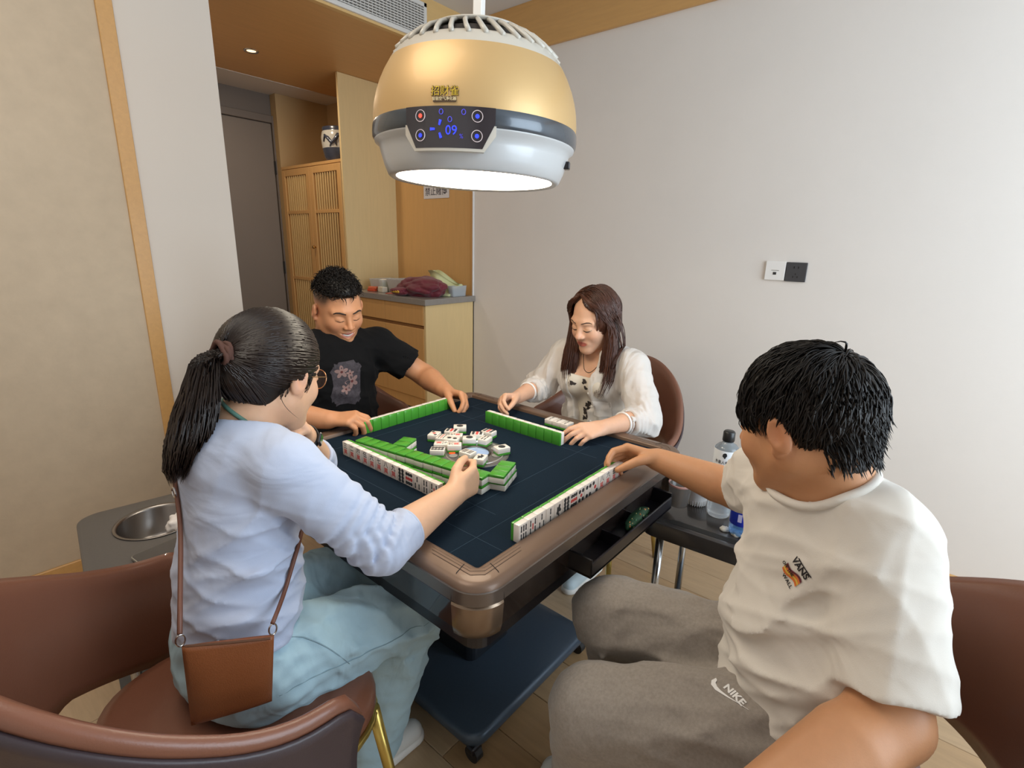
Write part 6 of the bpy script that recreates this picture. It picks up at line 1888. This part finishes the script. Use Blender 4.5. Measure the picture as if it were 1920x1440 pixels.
    T.u(Cone(wa + V(0, 0, -0.04), pe, 0.150, 0.170, (fd, 1.15)), 0.04)
    for a, b, c in ((Hr, Kr, Ar), (Hl, Kl, Al)):
        T.u(Chain([a, a + (b - a) * 0.5, b], [0.116, 0.103, 0.086]), 0.035); T.u(Chain([b, b + (c - b) * 0.5, c], [0.088, 0.078, 0.062]), 0.03)
    T.i(Half(V(0, 0, 0.09), (0, 0, -1)), 0.006)
    tw = Waves(41, 9, 20, 44, 0.030, [(0.9, 0.4, 0.4), (0.3, 0.9, 0.5), (1, -0.2, 0.2)], 2)
    T.disp = lambda P: tw(P) * (0.25 + near(P, (Hl + Kl) / 2 + V(0, -.1, 0), 0.14) + near(P, Hr + V(0, .08, 0), 0.14) + 0.8 * near(P, Kr + V(0, 0, -.1), 0.1))
    lo, hi = bounds([wa, pe + V(-.19, -.19, -.1), Kr, Kl, Ar, Al], 0.12)
    M_sp = mat('grey_marl', '8f867d', 0.9, sheen=0.2, noise=(160, (1, 1, 1), 0.13), bump=(600, 0.12), wrinkle=(5, 0.6, (1.5, 1, 1)))
    pt = psolid(M2, 'sweatpants', T, lo, hi, 0.0056, M_sp)
    pb = bvh_of(pt)
    # sports mark on the left thigh: tick and name
    vd = nrm(np.array([0.35, -0.15, -0.93])) ; vd = nrm(np.array([0.55, 0.25, -0.8]))
    c0 = Hl + (Kl - Hl) * 0.20 + V(-0.035, 0.035, 0.09)
    X = nrm(V(-0.20, 0.98, 0) * -1.0); X = X - vd * (X @ vd); X = nrm(X); Y = np.cross(-vd, X) * 1.0; ca, sa = math.cos(R(-38)), math.sin(R(-38)); X, Y = X * ca + Y * sa, -X * sa + Y * ca
    M_w = mat('print_white', 'e6e4e2', 0.7)
    tk = bmesh.new()
    up = [(-0.030, 0.006), (-0.031, -0.004), (-0.026, -0.011), (-0.016, -0.012), (0.0, -0.006), (0.034, 0.008)]
    lo_ = [(-0.026, 0.004), (-0.024, -0.002), (-0.018, -0.005), (-0.010, -0.005), (0.004, -0.002), (0.034, 0.0085)]
    va = [tk.verts.new((x, y, 0)) for x, y in up]; vb = [tk.verts.new((x, y, 0)) for x, y in lo_]
    for i in range(5): tk.faces.new((va[i], va[i + 1], vb[i + 1], vb[i]))
    tm = obj('thigh_mark', decal(pb, densify(tk, 1), c0, X, Y, vd, 0.0015), M_w, pt)
    obj('lettering', decal(pb, densify(text_bm('NIKE', 0.017, bold=0.0007), 1), c0 + Y * 0.008 + X * 0.006, X, Y, vd, 0.0015), M_w, pt)
    shoe(M2, Ar + V(-0.01, -0.06, -0.09), Ar + V(-0.03, 0.17, -0.09), M_white_sh, M_sole)
    shoe(M2, Al + V(0.02, -0.05, -0.09), Al + V(0.085, 0.155, -0.09), M_white_sh, M_sole)
    # thick hair growing out from the crown
    hc, hr = V(0, -0.016, 0.030), V(0.086, 0.106, 0.097)
    Hf = Field(); Hf.u(Ell(H(*hc), hr * 0.97 * H.k, H.M), 0.02)
    Hf.u(Cone(H(0, -0.045, -0.01), H(0, -0.042, -0.085), 0.058, 0.047), 0.02)
    Hf.s(Ell(H(0, 0.112, -0.050), V(0.11, 0.068, 0.098) * H.k, H.M), 0.012)
    Hf.s(Half(H(0, -0.06, -0.080), H.M @ V(0, -0.10, 1)), 0.008)
    Hf.s(Half(H(0, -0.030, -0.05), H.M @ V(0, -1.0, 0.9)), 0.012)
    for s in (-1, 1): Hf.s(Ell(H(s * 0.088, 0.000, -0.036), V(0.026, 0.034, 0.044) * H.k, H.M), 0.008)
    lo, hi = bounds([H.o - 0.1, H.o + 0.1], 0.07)
    hb = psolid(M2, 'hair', Hf, lo, hi, 0.0048, M_hairk)
    keep = lambda L: (L[:, 2] > -0.074 + 0.8 * np.maximum(0, L[:, 1] + 0.02)) & ~((np.abs(L[:, 0]) > 0.05) & (L[:, 2] < 0.020) & (L[:, 1] > -0.034)) & (L[:, 1] < 0.100)
    L = scalp(H, 4200, 15, keep, hc, hr * 0.97)
    g = np.random.RandomState(6)
    crown = V(0.004, -0.080, 0.098)
    nl = (L - hc) / hr ** 2; nl /= np.linalg.norm(nl, axis=1, keepdims=True)
    D = L - crown; D /= np.linalg.norm(D, axis=1, keepdims=True) + 1e-3
    sp = np.cross(nl, D)
    D = D - nl * (D * nl).sum(1, keepdims=True) + sp * 0.30 + nl * 0.22 + g.normal(size=L.shape) * 0.16
    dcr = np.linalg.norm(L - crown, axis=1)
    ln = np.clip(g.uniform(0.035, 0.070, len(L)), 0, 0.012 + (L[:, 2] + 0.075) * 0.42 + 0.02 * (L[:, 1] > 0.04))
    an = g.uniform(-1.35, 1.35, 900); zz = g.uniform(-0.062, 0.020, 900)
    rr_ = 0.047 + (zz + 0.09) / 0.08 * 0.0145 + 0.003; Ln = np.stack([np.sin(an) * rr_, -0.042 - (zz + 0.09) * 0.1 - np.cos(an) * rr_, zz], 1)
    Vn, Fn = strands(to_world(H, Ln), dir_world(H, np.stack([-0.25 * np.sin(an), -0.18 + 0 * an, -1 + 0 * an], 1) + g.normal(size=(900, 3)) * 0.10), g.uniform(0.014, 0.030, 900), 5, 0.0016 * g.uniform(.5, 1.2, 900), (H, hc, hr * 0.5), 0.05, noise=0.06, seed=17)
    Vt, Fc = strands(to_world(H, L), dir_world(H, D), ln, 7, 0.0017 * g.uniform(.5, 1.2, len(L)), (H, hc, hr * 0.99), 0.10, noise=0.07, seed=7, hug=0.7, lift=0.02)
    Vt, Fc = merge([(Vt, Fc), (Vn, Fn)])
    link('hair_locks', np_mesh('hair_locks', Vt, Fc), M_hairk, hb)
build_m2()
# ================================================================= woman in the white blouse (far right)
W2 = person((0.72, 0.0, 0), 'woman with long straight brown hair in a sheer white blouse, holding her tiles')
def build_w2():
    H = Frame((0.668, 0.004, 1.118), nrm(V(-0.92, 0.10, -0.36)), k=0.97, roll=R(2))
    nb = V(0.735, -0.005, 0.995)
    Sr, Er, Wr = V(0.705, 0.148, 0.945), V(0.640, 0.225, 0.815), V(0.432, 0.190, 0.806)
    Sl, El, Wl = V(0.705, -0.158, 0.945), V(0.612, -0.270, 0.790), V(0.385, -0.228, 0.800)
    ch, wa, pe = V(0.725, -0.005, 0.86), V(0.755, -0.005, 0.68), V(0.765, 0.0, 0.555)
    fx = V(1, 0, 0)
    B = Field()
    B.u(Cone(ch, wa, 0.122, 0.105, (fx, 1.5)), 0.03); B.u(Cone(wa, pe, 0.105, 0.135, (fx, 1.3)), 0.03)
    B.u(Cone(nb + V(0, 0, -0.03), Sr, 0.043, 0.040), 0.03); B.u(Cone(nb + V(0, 0, -0.03), Sl, 0.043, 0.040), 0.03)
    for s in (-1, 1): B.u(Ell(V(0.650, s * 0.062, 0.86), V(0.045, 0.055, 0.055)), 0.03)
    B.u(Cone(H(0, -0.03, -0.06), nb, 0.048, 0.052), 0.03)
    add_head(B, H, wide=0.98, smile=-0.15)
    add_arm(B, Sr, Er, Wr, (0.040, 0.036, 0.036, 0.024)); add_arm(B, Sl, El, Wl, (0.040, 0.036, 0.036, 0.024))
    add_hand(B, Wr, nrm(V(-0.95, 0.03, 0.10)), nrm(V(-0.15, -0.75, -0.62)), 1, [(38, 40, 25), (44, 44, 25), (48, 46, 25), (52, 48, 25)], [(0.85, 0.2, 0.6), (0.9, -0.1, 0.5), (0.9, -0.2, 0.4)], 0.92)
    add_hand(B, Wl, nrm(V(-0.93, 0.28, 0.02)), nrm(V(-0.1, 0.55, -0.8)), -1, [(22, 30, 20), (26, 34, 20), (30, 38, 22), (34, 40, 22)], [(0.85, 0.5, 0.3), (0.9, 0.2, 0.3), (0.95, 0.1, 0.2)], 0.92, spread=0.12)
    legs = [(V(0.74, 0.085, 0.545), V(0.40, 0.105, 0.515), V(0.52, 0.11, 0.09)), (V(0.74, -0.085, 0.545), V(0.42, -0.10, 0.515), V(0.665, -0.055, 0.09))]
    for a, b, c in legs:
        B.u(Cone(a, b, 0.07, 0.05), 0.03); B.u(Cone(b, c, 0.045, 0.032), 0.03)
    lo, hi = bounds([pe + V(.15, -.15, -.1), legs[0][2] + V(0, 0, -.05), H.o + V(0, 0, .13), Wr + V(-.17, 0, 0), Wl + V(-.17, 0, 0), Er, El, legs[0][1]], 0.06)
    body = psolid(W2, 'body', B, lo, hi, 0.0066, M_skin, fine=[(H.o - V(.14, .10, .15), H.o + V(.10, .10, .10)), (Wr + V(-.17, -.06, -.06), Wr + V(.02, .06, .04)), (Wl + V(-.17, -.05, -.06), Wl + V(.02, .07, .04))], hf=0.0030, col=skin_cols('dcab8c', 'bc5a50', H))
    brow_lash(H, body, 0.0, browz=0.0215, thick=0.0020, lash=0.0021)
    # printed top underneath
    U = Field()
    U.u(Cone(ch + V(0, 0, 0.0), wa, 0.129, 0.114, (fx, 1.5)), 0.03); U.u(Cone(wa, pe + V(0, 0, .06), 0.114, 0.14, (fx, 1.3)), 0.03)
    for s in (-1, 1): U.u(Ell(V(0.650, s * 0.062, 0.86), V(0.051, 0.062, 0.062)), 0.03)
    U.i(Half(V(0.60, 0, 0.905), (0.45, 0, 1)), 0.006)
    U.i(Half(V(0, 0, 0.6), (0, 0, -1)), 0.006)
    lo, hi = bounds([pe + V(.12, -.15, 0), ch + V(-.12, .15, .05), wa], 0.06)
    top = psolid(W2, 'printed_top', U, lo, hi, 0.006, mat('cream_top', 'e2d8c8', 0.85))
    tb_ = bvh_of(top); g = random.Random(4)
    for i in range(18):
        c0 = V(0.4, g.uniform(-0.03, 0.05), 0.70 + 0.0115 * i)
        q = bmesh.new(); bmesh.ops.create_circle(q, cap_ends=True, segments=9, radius=1.0)
        for v in q.verts:
            a = math.atan2(v.co.y, v.co.x); r_ = g.uniform(0.009, 0.016) * (0.72 + 0.28 * math.cos(3 * a)); v.co = Vector((r_ * math.cos(a) * 1.2, r_ * math.sin(a), 0))
        hits = [tb_.ray_cast(Vector(c0) + Vector((0, dy, dz)), Vector((1, 0, 0)))[0] for dy in (-.016, .016) for dz in (-.016, .016)]
        if any(h is None for h in hits) or max(h.x for h in hits) - min(h.x for h in hits) > 0.02: q.free(); continue
        obj('leaf_print', decal(tb_, densify(q, 1), c0, V(0, -1, 0), V(0, 0, 1), V(1, 0, 0), 0.0012), mat('top_print', '3a3230', 0.85), top)
    # open sheer blouse with gathered sleeves
    C = Field()
    C.u(Cone(ch + V(0, 0, 0.02), wa, 0.148, 0.152, (fx, 1.28)), 0.04); C.u(Cone(wa, pe + V(0, 0, 0.02), 0.152, 0.168, (fx, 1.2)), 0.04)
    for s in (-1, 1): C.u(Ell(V(0.650, s * 0.066, 0.86), V(0.055, 0.066, 0.07)), 0.03)
    ends = []
    for S, E, W_ in ((Sr, Er, Wr), (Sl, El, Wl)):
        C.u(Cone(nb + V(0, 0, -0.042), S + V(0, 0, 0.002), 0.056, 0.062), 0.05)
        d2 = nrm(W_ - E); e2 = E + (W_ - E) * 0.50
        C.u(Chain([S, S + (E - S) * 0.6, E + V(0, 0, -0.008), E + (W_ - E) * 0.32 + V(0, 0, -0.008), e2 + d2 * 0.012], [0.064, 0.064, 0.066, 0.056, 0.038]), 0.03)
        C.s(Cone(e2 - d2 * 0.01, e2 + d2 * 0.05, 0.034, 0.036), 0.003)
        ends.append((e2, d2))
    nd = nrm(H(0, -0.03, -0.06) - nb)
    C.s(Chain([nb + nd * 0.015, nb + nd * 0.12], [0.066, 0.08]), 0.006)
    # front opening: wedge narrowing downward
    C.s(Both(Half(V(0.69, 0, 0), (1, 0, 0)), Half(V(0, -0.018, 0.72), (0, -1, -0.10)), Half(V(0, 0.040, 0.72), (0, 1, -0.16))), 0.004)
    C.i(Half(V(0, 0, 0.56), (0, 0, -1)), 0.01)
    # hollow it so that it reads as thin cloth
    wv = Waves(51, 9, 24, 50, 0.026, [(0.2, 1, 0.15), (0.3, 1, -0.2), (0.9, 0.3, 0.4)], 2)
    sl = [Rings(E + (W_ - E) * 0.05, W_, 0.020, 0.0035, 0.06, 3, 0.0, 0.6) for E, W_ in ((Er, Wr), (El, Wl))]
    C.disp = lambda P: wv(P) * (0.28 + 0.7 * near(P, wa + V(-.1, 0, .05), 0.16) + 0.7 * near(P, El, 0.09) + 0.7 * near(P, Er, 0.09)) + sl[0](P) + sl[1](P)
    lo, hi = bounds([pe + V(.17, -.18, 0), nb + V(0, 0, .04), ends[0][0], ends[1][0], Sl, Sr, El, Er, ch + V(-.15, 0, 0)], 0.09)
    M_bl = mat('sheer_white', 'efe9e2', 0.8, sheen=0.2, translucent=0.28, bump=(300, 0.1, (1, 4, 1)), wrinkle=(7, 0.7, (1, 2.0, 0.7)))
    bl = psolid(W2, 'blouse', C, lo, hi, 0.0046, M_bl)
    for e2, d2 in ends:
        u_, v_ = ring_frame(Vector(d2))
        obj('cuff', tb([Vector(e2 + d2 * 0.008) + (u_ * math.cos(t) + v_ * math.sin(t)) * 0.0355 for t in np.linspace(0, 6.283, 28, endpoint=False)], 0.0042, 6, closed=True), mat('cuff_white', 'f2eeea', 0.8), bl, smooth=True)
    bb = bvh_of(bl)
    for y_, z_ in ((-0.036, 0.775), (-0.036, 0.715), (-0.034, 0.835)):
        h = bb.ray_cast(Vector((0.4, y_, z_)), Vector((1, 0, 0)))
        if h[0] is not None:
            q = bmesh.new(); bmesh.ops.create_uvsphere(q, u_segments=12, v_segments=6, radius=0.005); bmesh.ops.scale(q, vec=(0.4, 1, 1), verts=q.verts)
            o = obj('blouse_button', q, MATS['cuff_white'], bl, smooth=True); o.location = h[0]
    # chest pocket flap
    bm = bmesh.new(); bmesh.ops.create_grid(bm, x_segments=8, y_segments=8, size=0.5)
    for v in bm.verts: v.co = Vector((v.co.x * 0.065, v.co.y * 0.065, 0))
    obj('pocket', decal(bb, bm, V(0.4, -0.082, 0.775), V(0, -1, 0), V(0, 0, 1), V(1, 0, 0), 0.002), MATS['cuff_white'], bl, smooth=True)
    # trousers, shoes
    T = Field(); T.u(Cone(wa + V(0, 0, -0.06), pe, 0.13, 0.15, (fx, 1.25)), 0.03)
    for a, b, c in legs:
        T.u(Cone(a, b, 0.090, 0.070), 0.03); T.u(Cone(b, c, 0.066, 0.055), 0.03)
    T.i(Half(V(0, 0, 0.09), (0, 0, -1)), 0.006)
    lo, hi = bounds([wa, pe + V(.15, -.15, -.1), legs[0][1], legs[1][1], legs[0][2], legs[1][2]], 0.10)
    psolid(W2, 'trousers', T, lo, hi, 0.009, mat('grey_trousers', '8d8a86', 0.85))
    for a, b, c in legs: shoe(W2, c + V(0.05, 0, -0.09), c + V(-0.175, 0, -0.09), mat('shoe_ice', 'cfe0e8', 0.6), M_sole, 0.9)
    # necklace
    bb2 = bvh_of(body); pts = []
    for a_ in np.linspace(-1.25, 1.25, 26):
        p = V(0.4, 0.048 * math.sin(a_) / math.sin(1.25), 0.905 + 0.085 * (1 - math.cos(a_)) / (1 - math.cos(1.25)))
        h = bb2.ray_cast(Vector(p), Vector((1, 0, 0)))
        if h[0] is not None: pts.append(h[0] + Vector((-0.0015, 0, 0)))
    if len(pts) > 5: obj('necklace', tb(pts, 0.0011, 5), mat('cord_black', '2a1e1a', 0.6), body, smooth=True)
    q = tb([Vector((0.0, 0.0085 * math.cos(t), 0.0085 * math.sin(t))) for t in np.linspace(0, 6.283, 18, endpoint=False)], 0.0011, 5, closed=True)
    # long hair: crown cap, two falls in front of the shoulders
    hc, hr = V(0, -0.016, 0.030), V(0.083, 0.108, 0.096)
    Hf = Field(); Hf.u(Ell(H(*hc), hr * H.k, H.M), 0.02)
    Hf.s(Ell(H(0.000, 0.108, -0.040), V(0.066, 0.064, 0.098) * H.k, H.M), 0.010)
    Hf.s(Both(Half(H(0, 0.012, 0), -H.f), Half(H(0.010, 0, 0.106), H.M @ V(0.62, 0, 0.78)), Half(H(0.010, 0, 0.106), H.M @ V(-0.62, 0, 0.78))), 0.008)
    Hf.s(Half(H(0, -0.02, -0.06), H.M @ V(0, 0.0, 1)), 0.012)
    cap_i = len(Hf.ops)
    for s, tips in ((1, (V(0.655, 0.075, 1.00), V(0.640, 0.075, 0.905), V(0.622, 0.066, 0.862))), (-1, (V(0.675, -0.090, 1.00), V(0.645, -0.088, 0.90), V(0.622, -0.080, 0.845)))):
        Hf.u(Chain([H(s * 0.074, -0.012, 0.02), H(s * 0.082, -0.012, -0.045), tips[0], tips[1], tips[2]], [0.020, 0.024, 0.025, 0.026, 0.012], (V(1, 0, 0), 1.25)), 0.02)
    Hf.u(Chain([H(0, -0.100, 0.0), H(0, -0.105, -0.07), V(0.775, -0.01, 0.96)], [0.06, 0.05, 0.035], (V(1, 0, 0), 1.6)), 0.03)
    lo, hi = bounds([H.o - V(.1, .12, .3), H.o + V(.14, .12, .1)], 0.06)
    hb = psolid(W2, 'hair', Hf, lo, hi, 0.005, M_hairb)
    g = np.random.RandomState(8)
    keep = lambda L: (L[:, 2] > 0.0) & (L[:, 1] < 0.075) & (L[:, 2] > 0.02 + 0.75 * np.maximum(0, L[:, 1] - 0.03)) & ~((np.abs(L[:, 0]) < 0.055) & (L[:, 1] > 0.042))
    L = scalp(H, 1500, 22, keep, hc, hr * 1.0)
    part = 0.012
    D = np.stack([np.sign(L[:, 0] - part) * 1.0, -0.30 + 0 * L[:, 0], -0.35 + 0 * L[:, 0]], 1) + g.normal(size=L.shape) * 0.06
    ln = np.where(L[:, 1] < -0.06, g.uniform(0.20, 0.28, len(L)), g.uniform(0.27, 0.345, len(L)))
    coll = lambda P: np.minimum(U(P), np.minimum(B(P), C(P)))
    class Coll:
        pass
    body_only = Field(); body_only.ops = [o for o in C.ops if o[0] == 'u']
    Vt, Fc = strands(to_world(H, L), dir_world(H, D), ln, 22, 0.0021 * g.uniform(.5, 1.2, len(L)), (H, hc, hr * 1.03), 0.22, noise=0.025, seed=9, hug=0.9, collide=body_only, taper=0.5)
    Pm = Vt.reshape(len(L), 23, 3, 3)[:, :, 0]; ok = (np.abs(Pm[..., 1]).max(1) < 0.135) & (Pm[..., 0].max(1) < 0.80)
    sel = np.repeat(ok, 22 * 3); Fc = Fc[sel]; us = np.unique(Fc); mp = np.full(len(Vt), -1); mp[us] = np.arange(len(us)); Vt = Vt[us]; Fc = mp[Fc]
    # falls in front
    N = 420; parts = [(Vt, Fc)]
    for s, path in ((1, [H(0.014, 0.036, 0.116), H(0.044, 0.044, 0.094), H(0.072, 0.034, 0.052), H(0.088, 0.010, -0.03), V(0.645, 0.080, 0.985), V(0.628, 0.078, 0.905), V(0.608, 0.062, 0.845)]),
                    (-1, [H(0.008, 0.036, 0.116), H(-0.034, 0.050, 0.098), H(-0.068, 0.040, 0.058), H(-0.088, 0.012, -0.03), V(0.650, -0.088, 0.985), V(0.630, -0.092, 0.90), V(0.605, -0.080, 0.825)])):
        pa = np.array(path); wid = np.array([0.004, 0.014, 0.020, 0.026, 0.032, 0.036, 0.022])
        ang = g.uniform(0, 6.3, N); ra = np.sqrt(g.uniform(0, 1, N)); ll = g.uniform(0.80, 1.0, N); PP = []
        for i in range(20):
            t = i / 19 * ll * (len(pa) - 1.001); k = t.astype(int); f = (t - k)[:, None]
            p0, p1, p2, p3 = pa[np.maximum(k - 1, 0)], pa[k], pa[np.minimum(k + 1, len(pa) - 1)], pa[np.minimum(k + 2, len(pa) - 1)]
            c = 0.5 * ((2 * p1) + (-p0 + p2) * f + (2 * p0 - 5 * p1 + 4 * p2 - p3) * f ** 2 + (-p0 + 3 * p1 - 3 * p2 + p3) * f ** 3)
            w = (wid[k] * (1 - f[:, 0]) + wid[np.minimum(k + 1, len(wid) - 1)] * f[:, 0]) * ra
            q = c + np.stack([0.55 * np.sin(ang) * w - 0.004, np.cos(ang) * w, 0 * w], 1) + g.normal(size=(N, 3)) * 0.0009
            l = H.loc(q) - hc; e = np.sqrt(((l / hr) ** 2).sum(1)); f2 = np.where(e < 1.02, 1.02 / np.maximum(e, .01), 1)
            q = to_world(H, l * f2[:, None] + hc)
            PP.append(q)
        parts.append(lock_mesh(np.stack(PP, 1), 0.0021 * g.uniform(.5, 1.2, N), 0.5))
    Vt, Fc = merge(parts)
    link('hair_locks', np_mesh('hair_locks', Vt, Fc), mat('hair_chestnut', '4c2b1d', 0.36, spec=0.45, noise=(26, (1, 1, 0.2), 0.35)), hb)
build_w2()
